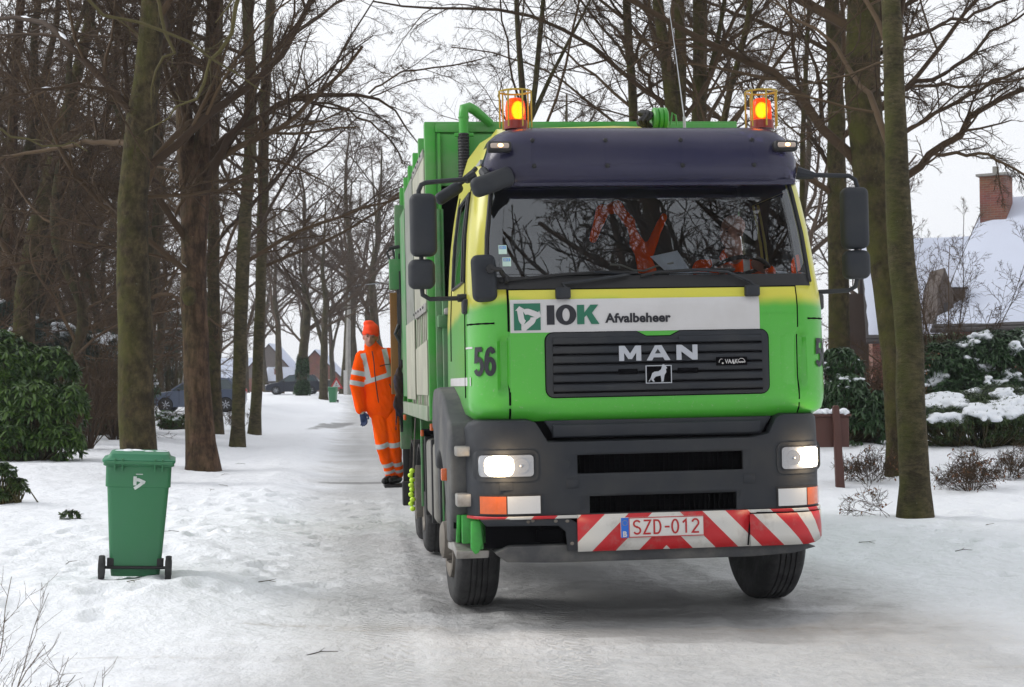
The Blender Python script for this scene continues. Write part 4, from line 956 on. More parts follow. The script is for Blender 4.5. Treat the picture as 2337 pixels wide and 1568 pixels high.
# snorkel on the body front
mb = MB(); mb.tube([(-1.04, 2.42, 3.8), (-1.04, 2.42, 3.99), (-1.035, 2.42, 4.035), (-.99, 2.44, 4.05), (-.94, 2.47, 4.03), (-.80, 2.55, 3.93)], [.042, .042, .044, .044, .042, .035], 14); mb.lathe([(.047, 3.955), (.047, 3.965)], c=(-1.04, 2.42, 0)); tb(mb, 'air_intake', GREEN, None, 60)
mb = MB(); zz = np.arange(3.2, 3.83, .0125); mb.tube([(-1.045, 2.42, z) for z in zz], [.045+.006*(i % 2) for i in range(len(zz))], 14); tb(mb, 'intake_bellows', BLACK, None, 30)
mb = MB(); mb.box(-1.12, -.96, 2.40, 2.45, 3.80, 3.83, .004); tb(mb, 'intake_clamp', GREEN)
# tank, guards, side lamps
mb = MB(); mb.box(-1.30, -.75, 3.0, 4.45, .50, 1.22, .06, 4); tb(mb, 'fuel_tank', pmat('dusty_tank', (.16, .155, .14), .7, var=.2, scale=4, dirt=(.26, .25, .22), dscale=3, damt=.7), smooth=50)
mb = MB()
for v in (3.25, 4.15): mb.box(-1.315, -.74, v, v+.06, .49, 1.235, .012)
tb(mb, 'tank_strap', BLACK)
mb = MB(); mb.box(-1.31, -.8, 2.30, 2.34, .45, 1.28, .01); mb.box(-1.28, -.8, 2.4, 2.95, .62, 1.15, .03); tb(mb, 'mud_guard', BLACK)
mb = MB(); mb.tube([(-1.28, 2.3, .42), (-1.28, 2.29, 1.2), (-1.27, 2.28, 1.26), (-1.2, 2.28, 1.28)], .010, 6); mb.box(-1.33, -1.31, 4.50, 4.56, .55, 1.42, .004); tb(mb, 'guard_rail', GREEN_DIRTY)
mb = MB()
for u, v, z in ((-1.33, 2.62, 1.36), (-1.33, 4.0, 1.27), (-1.39, 6.0, 1.38)): mb.box(u-.03, u, v, v+.05, z-.03, z+.03, .008)
tb(mb, 'side_lamp', ORANGE_L)
mb = MB(); mb.box(-1.32, -1.2, 2.60, 2.8, 1.33, 1.39); mb.box(-1.33, -1.1, 3.95, 4.4, 1.24, 1.30, .01); tb(mb, 'lamp_arm', PIT)
mb = MB()
for k in range(9): mb.ell((-1.40-.012*(k % 2), 4.9+.04*math.sin(k*2.1), .50+k*.047), (.030, .034, .026), 10, 7)
tb(mb, 'chain_link', LIME, None, 80)
mb = MB(); mb.box(-1.37, -1.30, 4.82, 4.87, .42, .93, .01); mb.tube([(-1.39, 4.85, .9), (-1.36, 4.85, 1.4)], .008, 5); tb(mb, 'chain_guard', RIMM)
for v in (5.4, 6.75):
    mb = MB(); n_ = 16
    po = [(v+.60*math.cos(t), .52+.60*math.sin(t)) for t in np.linspace(R(15), R(165), n_)]; pi_ = [(v+.57*math.cos(t), .52+.57*math.sin(t)) for t in np.linspace(R(165), R(15), n_)]
    for i in range(n_-1): mb.prism([po[i], po[i+1], pi_[n_-2-i], pi_[n_-1-i]], 'x', -1.30, -.9)
    tb(mb, 'rear_mudguard', BLACK)
# rear loader
mb = MB(); mb.prism([(7.3, 1.2), (7.3, 3.9), (7.9, 3.7), (8.9, 2.6), (9.1, 1.3), (8.6, .8), (7.6, .9)], 'x', -1.27, 1.27, .02); rear = tb(mb, 'tail_loader', GREEN)
mb = MB(); mb.box(-1.40, -1.27, 7.15, 7.30, 1.0, 3.7, .01); mb.box(-1.50, -1.36, 6.98, 7.15, 2.80, 3.14, .01); mb.box(-1.43, -1.3, 7.0, 7.12, 3.1, 3.75, .01); tb(mb, 'loader_frame', GREEN_DIRTY, rear)
mb = MB(); mb.box(-1.49, -1.36, 7.30, 7.33, 1.62, 2.78, .012, 3); tb(mb, 'side_flap', TAN, rear)
mb = MB()
for k in range(4): mb.tube([(-1.40-.012*math.sin(z*3.1+k), 7.05-.05*k, z) for z in np.linspace(1.2, 3.4-.2*k, 18)], .010, 5)
mb.tube([(-1.42, 7.1, 2.95), (-1.52, 7.1, 3.22), (-1.46, 7.1, 3.3), (-1.42, 7.1, 3.1)], .014, 5); mb.tube([(-1.38, 7.0, 3.28), (-1.50, 7.0, 3.26)], .02, 6)
mb.tube([(-1.40, 6.9, 2.2), (-1.45, 6.9, 2.3), (-1.41, 6.9, 2.4)], .02, 6)
tb(mb, 'hydraulic_hose', BLACK, rear)
mb = MB(); mb.box(-1.58, -1.25, 7.50, 7.95, .545, .575, .004); mb.box(-1.36, -1.28, 7.5, 7.6, .40, 1.1, .006); mb.box(-1.38, -1.25, 7.3, 7.5, .35, .62, .01); tb(mb, 'rear_step', BLACK, rear)
mb = MB(); mb.tube([(-1.34, 7.62, 2.3), (-1.42, 7.62, 2.3), (-1.42, 7.62, 1.5), (-1.34, 7.62, 1.5)], .014, 7); tb(mb, 'grab_handle', CAGE, rear)

# ---------------------------------------------------------------- cab interior
mb = MB(); mb.prism([(.25, 2.33), (.35, 2.44), (.62, 2.47), (.75, 2.40), (.80, 2.1), (.80, 1.5), (.25, 1.5)], 'x', -1.12, 1.22, .02); tb(mb, 'dashboard', INT)
mb = MB(); mb.box(-1.10, 1.20, 2.02, 2.06, 1.5, 3.32); tb(mb, 'cab_rear_wall', INT)
mb = MB(); mb.box(-1.1, 1.2, .5, 2.0, 3.30, 3.33); mb.box(-1.05, 1.15, .46, .8, 3.2, 3.3, .03); tb(mb, 'headlining', INTL)
for u in (.92, -.62):
    e = empty('cab_seat'); e.parent = truck
    mb = MB(); mb.box(u-.25, u+.25, 1.15, 1.65, 1.95, 2.10, .06, 3); tb(mb, 'seat_cushion', INT, e, 60)
    mb = MB(); mb.box(u-.24, u+.24, 1.62, 1.76, 2.05, 2.72, .06, 3); tb(mb, 'seat_back', INT, e, 60)
    mb = MB(); mb.box(u-.13, u+.13, 1.64, 1.74, 2.76, 2.93, .05, 3); tb(mb, 'headrest', INT, e, 60)
mb = MB(); cst = Vector((.90, .95, 2.50)); ax = Matrix.Rotation(R(-32), 4, 'X')
mb.tube([cst+ax @ Vector((.24*math.cos(t), .24*math.sin(t), 0)) for t in np.linspace(0, 2*PI, 32, endpoint=False)], .017, 8, closed=True)
mb.ell(cst, (.07, .07, .03)); 
for a in (0, 120, 240): mb.tube([cst, cst+ax @ Vector((.24*math.cos(R(a+90)), .24*math.sin(R(a+90)), 0))], .016, 6)
mb.tube([cst, (.90, .72, 2.3)], .04, 8); tb(mb, 'steering_wheel', BLACK, None, 60)
# ---------------------------------------------------------------- trees
def bark_mat(name, c0, c1, moss, mossamt=.6, bump=.5, zs=.22):
    m, n, l, b = nt(name)
    tc = n.new('ShaderNodeTexCoord'); g = n.new('ShaderNodeNewGeometry')
    mp = n.new('ShaderNodeMapping'); mp.inputs['Scale'].default_value = (1, 1, zs); l.new(tc.outputs['Object'], mp.inputs[0])
    def nz(v, s, d=6, r=.6):
        k = n.new('ShaderNodeTexNoise'); k.inputs['Scale'].default_value = s; k.inputs['Detail'].default_value = d; k.inputs['Roughness'].default_value = r; l.new(v, k.inputs['Vector']); return k.outputs[0]
    def rng(v, a, b_, c=0, d=1):
        k = n.new('ShaderNodeMapRange')
        for i, q in enumerate((a, b_, c, d)): k.inputs[i+1].default_value = q
        l.new(v, k.inputs[0]); return k.outputs[0]
    def mix(f, a, b_):
        k = n.new('ShaderNodeMix'); k.data_type = 'RGBA'; l.new(f, k.inputs[0])
        for i, q in ((6, a), (7, b_)):
            if isinstance(q, tuple): k.inputs[i].default_value = (*q, 1)
            else: l.new(q, k.inputs[i])
        return k.outputs[2]
    f1 = nz(mp.outputs[0], 9, 8, .7)
    col = mix(rng(f1, .38, .62), c0, c1)
    blot = rng(nz(tc.outputs['Object'], 3.1, 8, .75), .40, .60, .55, 1.25); kk = n.new('ShaderNodeVectorMath'); kk.operation = 'SCALE'; l.new(col, kk.inputs[0]); l.new(blot, kk.inputs['Scale']); col = kk.outputs[0]
    sp = n.new('ShaderNodeSeparateXYZ'); l.new(g.outputs['Normal'], sp.inputs[0])
    side = rng(sp.outputs[0], .9, -.7)
    mo = math_node(n, l, 'MULTIPLY', rng(nz(tc.outputs['Object'], 2.2, 7, .65), .38, .62), math_node(n, l, 'MULTIPLY', side, mossamt))
    col = mix(mo, col, moss)
    lf = math_node(n, l, 'MULTIPLY', rng(nz(tc.outputs['Object'], 21, 3, .6), .70, .75), .4)
    col = mix(lf, col, (.22, .24, .19))
    ring = nz(tc.outputs['Object'], 1.0, 2)
    l.new(col, b.inputs['Base Color']); b.inputs['Roughness'].default_value = .9; b.inputs['Specular IOR Level'].default_value = .2
    bp = n.new('ShaderNodeBump'); bp.inputs['Strength'].default_value = bump; bp.inputs['Distance'].default_value = .03
    l.new(math_node(n, l, 'ADD', f1, nz(mp.outputs[0], 30, 4)), bp.inputs['Height']); l.new(bp.outputs[0], b.inputs['Normal'])
    return m
BARK = bark_mat('mossy_beech_bark', (.028, .021, .011), (.078, .058, .030), (.070, .070, .014), .9, 1.1, .6)
BARKW = bark_mat('dark_wood_bark', (.028, .021, .012), (.065, .048, .028), (.05, .055, .015), .6)
BARKB = bark_mat('brown_bark', (.040, .022, .012), (.120, .072, .045), (.055, .060, .015), .4, 1.3)
BARKR = bark_mat('smooth_olive_bark', (.045, .036, .020), (.105, .085, .048), (.075, .080, .018), .8, .9, 2.6)
BARKF = bark_mat('plain_bark', (.035, .027, .017), (.085, .065, .042), (.055, .060, .02), .6, .3)
def twig_mat(name, a, b_):
    m, n, l, b = nt(name); g = n.new('ShaderNodeNewGeometry')
    mx = n.new('ShaderNodeMix'); mx.data_type = 'RGBA'; mx.inputs[6].default_value = (*a, 1); mx.inputs[7].default_value = (*b_, 1); l.new(g.outputs['Random Per Island'], mx.inputs[0])
    l.new(mx.outputs[2], b.inputs['Base Color']); b.inputs['Roughness'].default_value = .85; b.inputs['Specular IOR Level'].default_value = .25; return m
TWIG = twig_mat('brown_twigs', (.036, .021, .012), (.085, .054, .028))
TWIGW = twig_mat('dark_wood_twigs', (.042, .024, .013), (.095, .060, .032))
TWIGG = twig_mat('mossy_twigs', (.05, .038, .02), (.10, .088, .035))
TWIGF = twig_mat('plain_twigs', (.045, .028, .018), (.085, .058, .038))
def nrm(a): return a/np.maximum(np.linalg.norm(a, axis=-1, keepdims=True), 1e-9)
def children(rng, P, Rd, n, t0, t1, ang, lf, seg, curve, up, rs, rmin, taper=.7, lmin=.1, plan=0):
    B, N, _ = P.shape
    if B == 0: return P, Rd
    Lp = np.linalg.norm(np.diff(P, axis=1), axis=2).sum(1)
    t = t0+(t1-t0)*(np.arange(n)[None]+rng.rand(B, n))/n
    f = t*(N-1); i = np.minimum(f.astype(int), N-2); fr = (f-i)[..., None]; bi = np.arange(B)[:, None]
    pos = P[bi, i]*(1-fr)+P[bi, i+1]*fr; tan = nrm(P[bi, i+1]-P[bi, i]); rad = (Rd[bi, i]*(1-fr[..., 0])+Rd[bi, i+1]*fr[..., 0])
    pos = pos.reshape(-1, 3); tan = tan.reshape(-1, 3); rad = rad.ravel(); t = t.ravel()
    L = (Lp[:, None]*np.ones((1, n))).ravel()*lf*(1-taper*(t-t0)/(t1-t0+1e-6))*rng.uniform(.65, 1.3, len(t)); L = np.maximum(L, lmin)
    rnd = rng.randn(len(t), 3); rnd[:, 2] *= (1-plan); perp = nrm(rnd-(rnd*tan).sum(1, keepdims=True)*tan)
    a = np.radians(rng.uniform(ang[0], ang[1], len(t)))[:, None]
    d = nrm(tan*np.cos(a)+perp*np.sin(a)); out = [pos]; p = pos
    for k in range(seg):
        d = nrm(d+rng.randn(len(t), 3)*curve+np.array([0, 0, up]))
        p = p+d*(L/seg)[:, None]; out.append(p)
    P2 = np.stack(out, 1); r0 = np.maximum(np.minimum(rad*rs, L*.022+.003), rmin)
    R2 = np.maximum(r0[:, None]*np.linspace(1, .35, seg+1)[None], rmin*.6)
    return P2, R2
def tubes(parts):
    Vs, Fs, k = [], [], 0
    for P, Rd, ns in parts:
        B, N, _ = P.shape
        if B == 0: continue
        T = np.empty_like(P); T[:, 1:-1] = P[:, 2:]-P[:, :-2]; T[:, 0] = P[:, 1]-P[:, 0]; T[:, -1] = P[:, -1]-P[:, -2]; T = nrm(T)
        m = nrm(P[:, -1]-P[:, 0]); ref = np.where(np.abs(m[:, 2:3]) < .8, np.array([[0, 0, 1.]]), np.array([[1., 0, 0]]))[:, None]
        n1 = nrm(ref-(ref*T).sum(-1, keepdims=True)*T); n2 = np.cross(T, n1)
        a = np.arange(ns)*2*PI/ns
        ring = P[:, :, None]+(n1[:, :, None]*np.cos(a)[None, None, :, None]+n2[:, :, None]*np.sin(a)[None, None, :, None])*Rd[:, :, None, None]
        Vs.append(ring.reshape(-1, 3))
        b = (np.arange(B)[:, None, None]*N+np.arange(N-1)[None, :, None])*ns; j = np.arange(ns)[None, None]; j2 = (j+1) % ns
        Fs.append((np.stack([b+j, b+j2, b+ns+j2, b+ns+j], -1)+k).reshape(-1, 4)); k += B*N*ns
    return np.concatenate(Vs), np.concatenate(Fs)
def resample(pts, rad, N):
    pts = np.array([list(p) for p in pts], float); rad = np.array(rad, float)
    d = np.r_[0, np.cumsum(np.linalg.norm(np.diff(pts, axis=0), axis=1))]; t = np.linspace(0, d[-1], N)
    return np.stack([np.interp(t, d, pts[:, i]) for i in range(3)], 1), np.interp(t, d, rad)
def smooth_path(p, it=2):
    for _ in range(it): p[1:-1] = .25*p[:-2]+.5*p[1:-1]+.25*p[2:]
    return p
def grow_crown(rng, limbs, spec, rmin):
    # limbs: list of (P (B,N,3), R); spec: per level settings; returns the tube parts
    parts = []; levels = limbs
    for li, sp_ in enumerate(spec):
        nxt = []
        for P, Rd in levels:
            P2, R2 = children(rng, P, Rd, *sp_['a'], rmin=rmin, **sp_.get('k', {})); nxt.append((P2, R2))
            parts.append((P2, R2, sp_['ns']))
        levels = nxt
    return parts
def S(n, t0, t1, a0, a1, lf, seg, curve, up, rs, ns=3, **k): return dict(a=(n, t0, t1, (a0, a1), lf, seg, curve, up, rs), ns=ns, k=k)
def tree(name, label, trunks, base, bark, twigs, seed, spec, limbs=(), rmin=.004, group=None, cat='tree', roots=True, snow=0):
    """trunks: list of (points, radii) in world space; base: where the tree stands"""
    rng = np.random.RandomState(seed); e = empty(name, base, 0, label, cat, group); off = np.array(base)
    TP_, LP_ = [], []
    for pts, rad in trunks:
        N = 26; p, r_ = resample(pts, rad, N); p = smooth_path(p)-off; p[1:-1, :2] += rng.randn(N-2, 2)*r_[1:-1, None]*.05; TP_.append((p[None], r_[None]))
    parts = []
    for i, (p, r_) in enumerate(TP_):
        r2 = r_.copy()
        if i == 0 and roots: zz = p[0, :, 2]-p[0, 0, 2]; r2 = r2*(1+.30*np.exp(-zz/.25))
        parts.append((p, r2, 18))
    V, F = tubes(parts)
    # uneven trunk surface
    nz_ = vnoise(V[:, 0]*3+V[:, 2]*.9, V[:, 1]*3-V[:, 2]*.5, 1.0, 3, seed); cen = V.copy()
    for (p, r_, ns), in ((parts[0],),): pass
    V[:, 0] += nz_*.04; V[:, 1] += nz_*.03
    t = mesh_np('trunk', V, F, bark, e)
    lim = []
    for pts, rad in limbs:
        p, r_ = resample(pts, rad, 14); p = smooth_path(p, 1)-off; p[1:, :] += rng.randn(13, 3)*.025; lim.append((p[None], r_[None]))
    parts = [(p, r_, 8) for p, r_ in lim]
    lev = TP_
    out = []
    if spec:
        P1 = []
        for P, Rd in TP_: c_ = children(rng, P, Rd, *spec[0]['a'], rmin=rmin, **spec[0]['k']); P1.append(c_); out.append((*c_, spec[0]['ns']))
        if lim: P1 += lim
        out += grow_crown(rng, P1, spec[1:], rmin)
    V, F = tubes(parts+out); mesh_np('crown', V, F, twigs, e)
    if snow:
        big = [(P, Rd) for P, Rd, ns in parts+out if ns >= 6]; pts = []
        for P, Rd in big:
            B, N, _ = P.shape
            for b in range(B):
                for i in range(N-1):
                    d = P[b, i+1]-P[b, i]; L = np.linalg.norm(d)
                    if Rd[b, i] > .025 and abs(d[2])/L < .75 and rng.rand() < snow: pts.append((P[b, i]+np.array([0, 0, Rd[b, i]*.75]), P[b, i+1]*.6+P[b, i]*.4+np.array([0, 0, Rd[b, i]*.75]), Rd[b, i]*.75))
        if pts:
            PP = np.array([[a, (a+b_)/2, b_] for a, b_, _ in pts]); RR = np.array([[r_*.3, r_, r_*.3] for _, _, r_ in pts]); V, F = tubes([(PP, RR, 6)]); mesh_np('snow_cover', V, F, SNOWCAP, e)['kind'] = 'stuff'
    return e
SNOWCAP = pmat('snow_cap', (.82, .85, .90), .8, var=.05, scale=20, bump=.4, bscale=25)
# main path given in picture units (x, y, width) at distance d, turned into a real trunk with its own size
def trunk_px(pts, d, top=None, leany=0):
    P = []; Rr = []
    for x, y, w_ in pts: P.append(at(x, y, d)); Rr.append(w_*d/FPX/2)
    P[0].z = min(P[0].z, hz(P[0].x, P[0].y)-.15)
    if top:   # carry on above the frame
        for dx, dz, r_ in top: P.append(P[len(pts)-1]+Vector((dx, leany*dz, dz))); Rr.append(r_)
    return P, Rr
def limb_px(pts, d, dd=0):
    n_ = len(pts)-1
    return [at(x, y, d+dd*i/n_) for i, (x, y, w_) in enumerate(pts)], [max(.006, w_*d/FPX/2) for x, y, w_ in pts]
def foot(px, py): g = on_ground(px, py); return g
BEECH = [S(12, .30, .98, 30, 62, .42, 10, .13, .03, .34, 6, taper=.55), S(9, .12, .97, 25, 58, .46, 7, .15, .0, .5, 4, plan=.4), S(9, .1, 1, 25, 58, .42, 5, .17, -.03, .6, 3, plan=.4), S(8, .1, 1, 25, 60, .5, 3, .2, -.04, .7, 3)]
DENSE = [S(14, .2, .98, 35, 72, .40, 9, .13, .03, .34, 6, taper=.5), S(10, .1, .97, 25, 60, .46, 6, .15, .0, .5, 4, plan=.4), S(9, .1, 1, 25, 58, .42, 4, .17, -.03, .6, 3, plan=.4), S(10, .1, 1, 25, 60, .5, 3, .2, -.04, .7, 3)]
def top_for(h, r): return [(0, h*.35, r*.75), (.2, h*.7, r*.45), (.1, h, .02)]
g = foot(315, 1100); dA = g.y
tree('beech_tree', 'thick mossy trunk rising right behind the near green wheelie bin', [trunk_px([(315, 1100, 88), (313, 1010, 82), (312, 900, 80), (303, 700, 79), (300, 500, 70), (300, 400, 66), (322, 270, 63), (338, 190, 60), (352, 0, 55)], dA, top_for(9, .2))], g, BARK, TWIG, 1, DENSE, [limb_px([(300, 260, 14), (262, 215, 12), (200, 195, 9), (100, 205, 7), (0, 225, 5)], dA, -3), limb_px([(290, 330, 16), (230, 322, 13), (120, 335, 10), (-20, 370, 8)], dA, 3), limb_px([(330, 100, 14), (290, 50, 12), (240, -20, 10)], dA, 1)], snow=.04)
g = foot(465, 1075); dB = g.y
tree('forked_tree', 'brown rough trunk right of the near bin, forking into two stems above a knot', [trunk_px([(465, 1080, 70), (460, 1010, 64), (457, 900, 60), (448, 800, 58), (440, 700, 58), (438, 600, 56), (443, 500, 62), (447, 430, 62), (452, 380, 46), (470, 280, 34), (478, 200, 30), (490, 0, 30)], dB, top_for(8, .12)), trunk_px([(447, 430, 50), (432, 360, 44), (420, 280, 38), (415, 200, 36), (420, 0, 30)], dB, top_for(8, .12))], g, BARKB, TWIG, 2, DENSE, [limb_px([(455, 380, 24), (500, 330, 20), (545, 297, 17), (600, 258, 14), (645, 230, 14), (700, 217, 12), (752, 210, 11), (842, 213, 8), (909, 257, 5), (960, 330, 3)], dB, 2), limb_px([(842, 213, 5), (875, 184, 4.5), (925, 160, 4.5), (992, 160, 4), (1112, 133, 3)], dB+2, 2), limb_px([(645, 230, 7), (710, 232, 6), (775, 240, 5.5), (875, 300, 4.5), (925, 374, 3)], dB+1, 1), limb_px([(447, 470, 26), (480, 420, 24), (505, 350, 20), (540, 290, 14), (600, 200, 9), (660, 60, 6)], dB, -1)], snow=.05)
# cut knot on the trunk
p = at(432, 676, dB-.25); mb = MB(); mb.ell((0, 0, 0), (.14, .08, .19), 14, 9); k = mb.build('knot', BARK, None); k.parent = [o for o in C.objects if o.name == 'forked_tree'][0]; k.location = Vector(p)-Vector(g)
def slim(px, py, pts, label, seed, bark=BARKR, name='slim_tree', h=8, limbs=(), rs=1, spec=None, group=None, tw=None):
    g = foot(px, py); d = g.y
    return tree(name, label, [trunk_px(pts, d, top_for(h, pts[-1][2]*d/FPX*.4))], g, bark, tw or TWIG, seed, spec or (DENSE if px < 700 else BEECH), [limb_px(q, d, 1) for q in limbs], group=group)
slim(490, 990, [(492, 992, 34), (490, 900, 30), (489, 700, 28), (486, 500, 27), (488, 300, 26), (500, 0, 24)], 'dark straight trunk half hidden behind the forked brown trunk', 3, BARK)
slim(541, 1020, [(541, 1022, 32), (544, 950, 31), (549, 750, 29), (551, 640, 33), (556, 560, 30), (565, 430, 27), (575, 300, 27), (570, 150, 27), (562, 0, 26)], 'slim pale olive trunk, third in the row between forked tree and lane', 4)
slim(583, 993, [(580, 995, 27), (585, 900, 25), (592, 750, 24), (597, 600, 25), (600, 450, 24), (602, 300, 24), (606, 150, 24), (620, 0, 22)], 'slim olive trunk closest to the lane at the end of the left row', 5)
slim(60, 1010, [(70, 1010, 50), (55, 800, 48), (50, 650, 50), (85, 540, 46), (105, 430, 36), (140, 300, 30), (190, 120, 26), (215, 0, 24)], 'dark mossy trunk leaning right behind the rhododendron at the left edge', 6, BARK)
slim(15, 1000, [(10, 1000, 30), (8, 800, 28), (16, 600, 26), (25, 400, 24), (30, 200, 22), (50, 0, 20)], 'reddish brown trunk at the left edge of the wood', 7, BARKB)
# right-hand row
g = foot(2088, 1180); d1 = g.y
R1 = tree('smooth_tree', 'smooth olive trunk standing in the snow just right of the truck, nearest on that side', [trunk_px([(2088, 1185, 72), (2089, 1100, 66), (2084, 974, 66), (2078, 850, 64), (2070, 700, 63), (2058, 590, 60), (2048, 480, 57), (2045, 376, 52), (2040, 188, 48), (2032, 0, 44)], d1, top_for(7, .12))], g, BARKR, TWIG, 8, BEECH)
g = foot(2046, 1082); d2 = g.y
tree('leaning_tree', 'thick dark trunk with lichen leaning left above the right mirror, behind the smooth trunk', [trunk_px([(2050, 1085, 48), (2046, 1000, 48), (2043, 850, 52), (2035, 700, 62), (2018, 590, 70), (1998, 480, 76), (1978, 376, 80), (1964, 188, 80), (1972, 0, 74)], d2, top_for(8, .25))], g, BARK, TWIG, 9, BEECH, [
    limb_px([(2050, 415, 22), (2071, 398, 20), (2133, 349, 17), (2208, 278, 14), (2264, 229, 12), (2337, 203, 10), (2450, 170, 7)], d2, -1), limb_px([(2133, 351, 9), (2185, 352, 8), (2242, 345, 7), (2290, 372, 6), (2345, 410, 5), (2400, 470, 3)], d2, -.5),
    limb_px([(2000, 320, 14), (2058, 297, 12), (2118, 278, 10), (2170, 240, 9), (2227, 210, 9), (2285, 175, 8), (2345, 155, 7)], d2, 1), limb_px([(2000, 215, 12), (2058, 203, 11), (2118, 184, 10), (2170, 169, 9), (2205, 130, 9), (2238, 109, 8), (2255, 70, 7), (2290, 55, 6), (2345, 25, 5)], d2, 1),
    limb_px([(2010, 120, 14), (2058, 90, 12), (2118, 68, 9), (2208, 38, 8), (2302, 0, 7)], d2, 2), limb_px([(2010, 240, 10), (2055, 205, 9), (2120, 195, 8), (2200, 200, 7), (2337, 180, 5)], d2, 2), limb_px([(2020, 60, 14), (2060, 25, 12), (2110, -30, 10)], d2, 0)], snow=.16)
slim(1917, 985, [(1917, 985, 54), (1915, 880, 52), (1915, 760, 50), (1912, 500, 45), (1908, 376, 44), (1909, 188, 36), (1897, 0, 34)], 'straight trunk showing left of the right mirror behind the truck cab', 10, BARK, 'straight_tree', 8, [[(1895, 385, 12), (1870, 345, 10), (1851, 312, 10), (1833, 270, 8), (1810, 215, 6)], [(1935, 145, 12), (1880, 110, 11), (1831, 83, 10), (1770, 63, 10), (1708, 43, 9), (1639, 11, 8), (1560, -20, 7)], [(1895, 200, 7), (1840, 180, 7), (1780, 175, 6), (1720, 150, 5), (1660, 155, 4)]])
# stand seen over the cab roof
def over(pts, d, label, seed, name='multi_stem_tree', extra=(), limbs=(), bark=BARK, h=7):
    b0 = at(pts[0][0], 900, d); b0.z = hz(b0.x, b0.y)
    first = [(pts[0][0], 905, pts[0][2]*1.25)]+list(pts)
    tr = [trunk_px(first, d, top_for(h, pts[-1][2]*d/FPX*.4))]
    for q in extra:
        P = [at(x, y, d) for x, y, w_ in q]; Rr = [w_*d/FPX/2 for x, y, w_ in q]; P.append(P[-1]+(P[-1]-P[-2]).normalized()*3+Vector((0, 0, 2))); Rr.append(.02); tr.append((P, Rr))
    return tree(name, label, tr, b0, bark, TWIG, seed, BEECH, [limb_px(q, d, 1) for q in limbs])
over([(1545, 330, 40), (1541, 270, 38), (1530, 190, 30), (1515, 110, 26), (1496, 0, 24)], 30, 'multi stem tree with snow in its fork, rising over the middle of the cab roof', 11, extra=[[(1548, 300, 28), (1553, 190, 26), (1552, 90, 25), (1550, 0, 24)]], limbs=[[(1515, 260, 9), (1480, 190, 9), (1445, 120, 8), (1400, 60, 6)]])
over([(1597, 330, 36), (1592, 240, 34), (1600, 120, 32), (1600, 0, 34)], 31, 'dark upright trunk with steep side stems over the cab roof, left of the right beacon', 12, extra=[[(1605, 230, 14), (1625, 150, 13), (1645, 60, 11), (1655, 0, 10)]], limbs=[[(1610, 180, 12), (1650, 110, 11), (1700, 60, 9), (1760, 0, 7)], [(1600, 90, 9), (1560, 20, 8)], [(1625, 150, 8), (1680, 110, 7), (1740, 80, 6), (1800, 50, 5)]])
over([(1640, 330, 18), (1641, 258, 17), (1675, 180, 15), (1697, 112, 14), (1722, 0, 13)], 27, 'slender trunk slanting right between the aerial and the right beacon', 13, 'slanting_tree')
over([(1449, 330, 22), (1448, 270, 21), (1440, 150, 20), (1432, 60, 19), (1428, 0, 18)], 33, 'thin trunk above the roof left of the coiled hose', 14, 'slim_tree', limbs=[[(1448, 140, 8), (1480, 60, 7), (1510, -10, 6)], [(1440, 130, 6), (1400, 60, 5), (1350, 0, 4)]])
over([(1205, 330, 20), (1200, 270, 18), (1190, 200, 14), (1184, 100, 13), (1178, 0, 12)], 32, 'mossy multi stem tree fanning out behind the left beacon', 15, extra=[[(1205, 290, 14), (1222, 200, 13), (1232, 100, 12), (1240, 0, 10)], [(1208, 280, 12), (1255, 180, 9), (1300, 90, 7), (1350, 0, 5)]], bark=BARKR)
over([(1830, 330, 12), (1838, 200, 11), (1842, 60, 10), (1850, 0, 9)], 36, 'thin background trunk between right beacon and the straight tree', 16, 'slim_tree')
# far trees behind the lamp post and the brick houses
BEECHF = [S(12, .28, .98, 35, 68, .40, 7, .10, .06, .55, 6, taper=.5), S(8, .12, .97, 30, 60, .48, 5, .12, .02, .55, 4), S(8, .1, 1, 28, 60, .45, 4, .15, 0, .6, 3), S(5, .1, 1, 25, 60, .5, 2, .18, 0, .7, 3)]
def proto(seed, H, r0, name, bark, tw, spec, rmin=.010, split=False, lean_=.03):
    rng = np.random.RandomState(seed); pts = [(0, 0, -.3)]; x = y = 0
    for i in range(1, 9): x += rng.randn()*H*lean_/2; y += rng.randn()*H*lean_/2; pts.append((x, y, H*i/8))
    rad = [r0*(1-.9*i/8)+.01 for i in range(9)]; tr = [(pts, rad)]
    if split: tr.append(([pts[2], (pts[3][0]+H*.05, pts[3][1], pts[3][2]), (pts[5][0]+H*.14, pts[5][1]+.3, pts[5][2]), (pts[8][0]+H*.2, pts[8][1], pts[8][2]*.95)], [rad[2]*.7, rad[3]*.65, rad[5]*.6, .02]))
    return tree(name, None, tr, Vector((0, 0, 0)), bark, tw, seed, spec, rmin=rmin)
WOODY = [S(17, .14, .98, 40, 80, .30, 8, .14, .03, .32, 5, taper=.5), S(10, .1, .98, 30, 65, .5, 5, .14, 0, .55, 3), S(7, .1, 1, 30, 65, .5, 4, .16, -.02, .6, 3), S(5, .1, 1, 25, 60, .5, 2, .2, -.02, .7, 3)]
protos = {'far': [proto(50+i, 15+i, .34, 'broadleaf_tree', BARKF, TWIGF, BEECHF, .011, i % 2) for i in range(3)],
          'wood': [proto(60+i, 14, .17, 'woodland_tree', BARKW, TWIGW, WOODY, .0075, i == 1, .06) for i in range(4)]}
used = set()
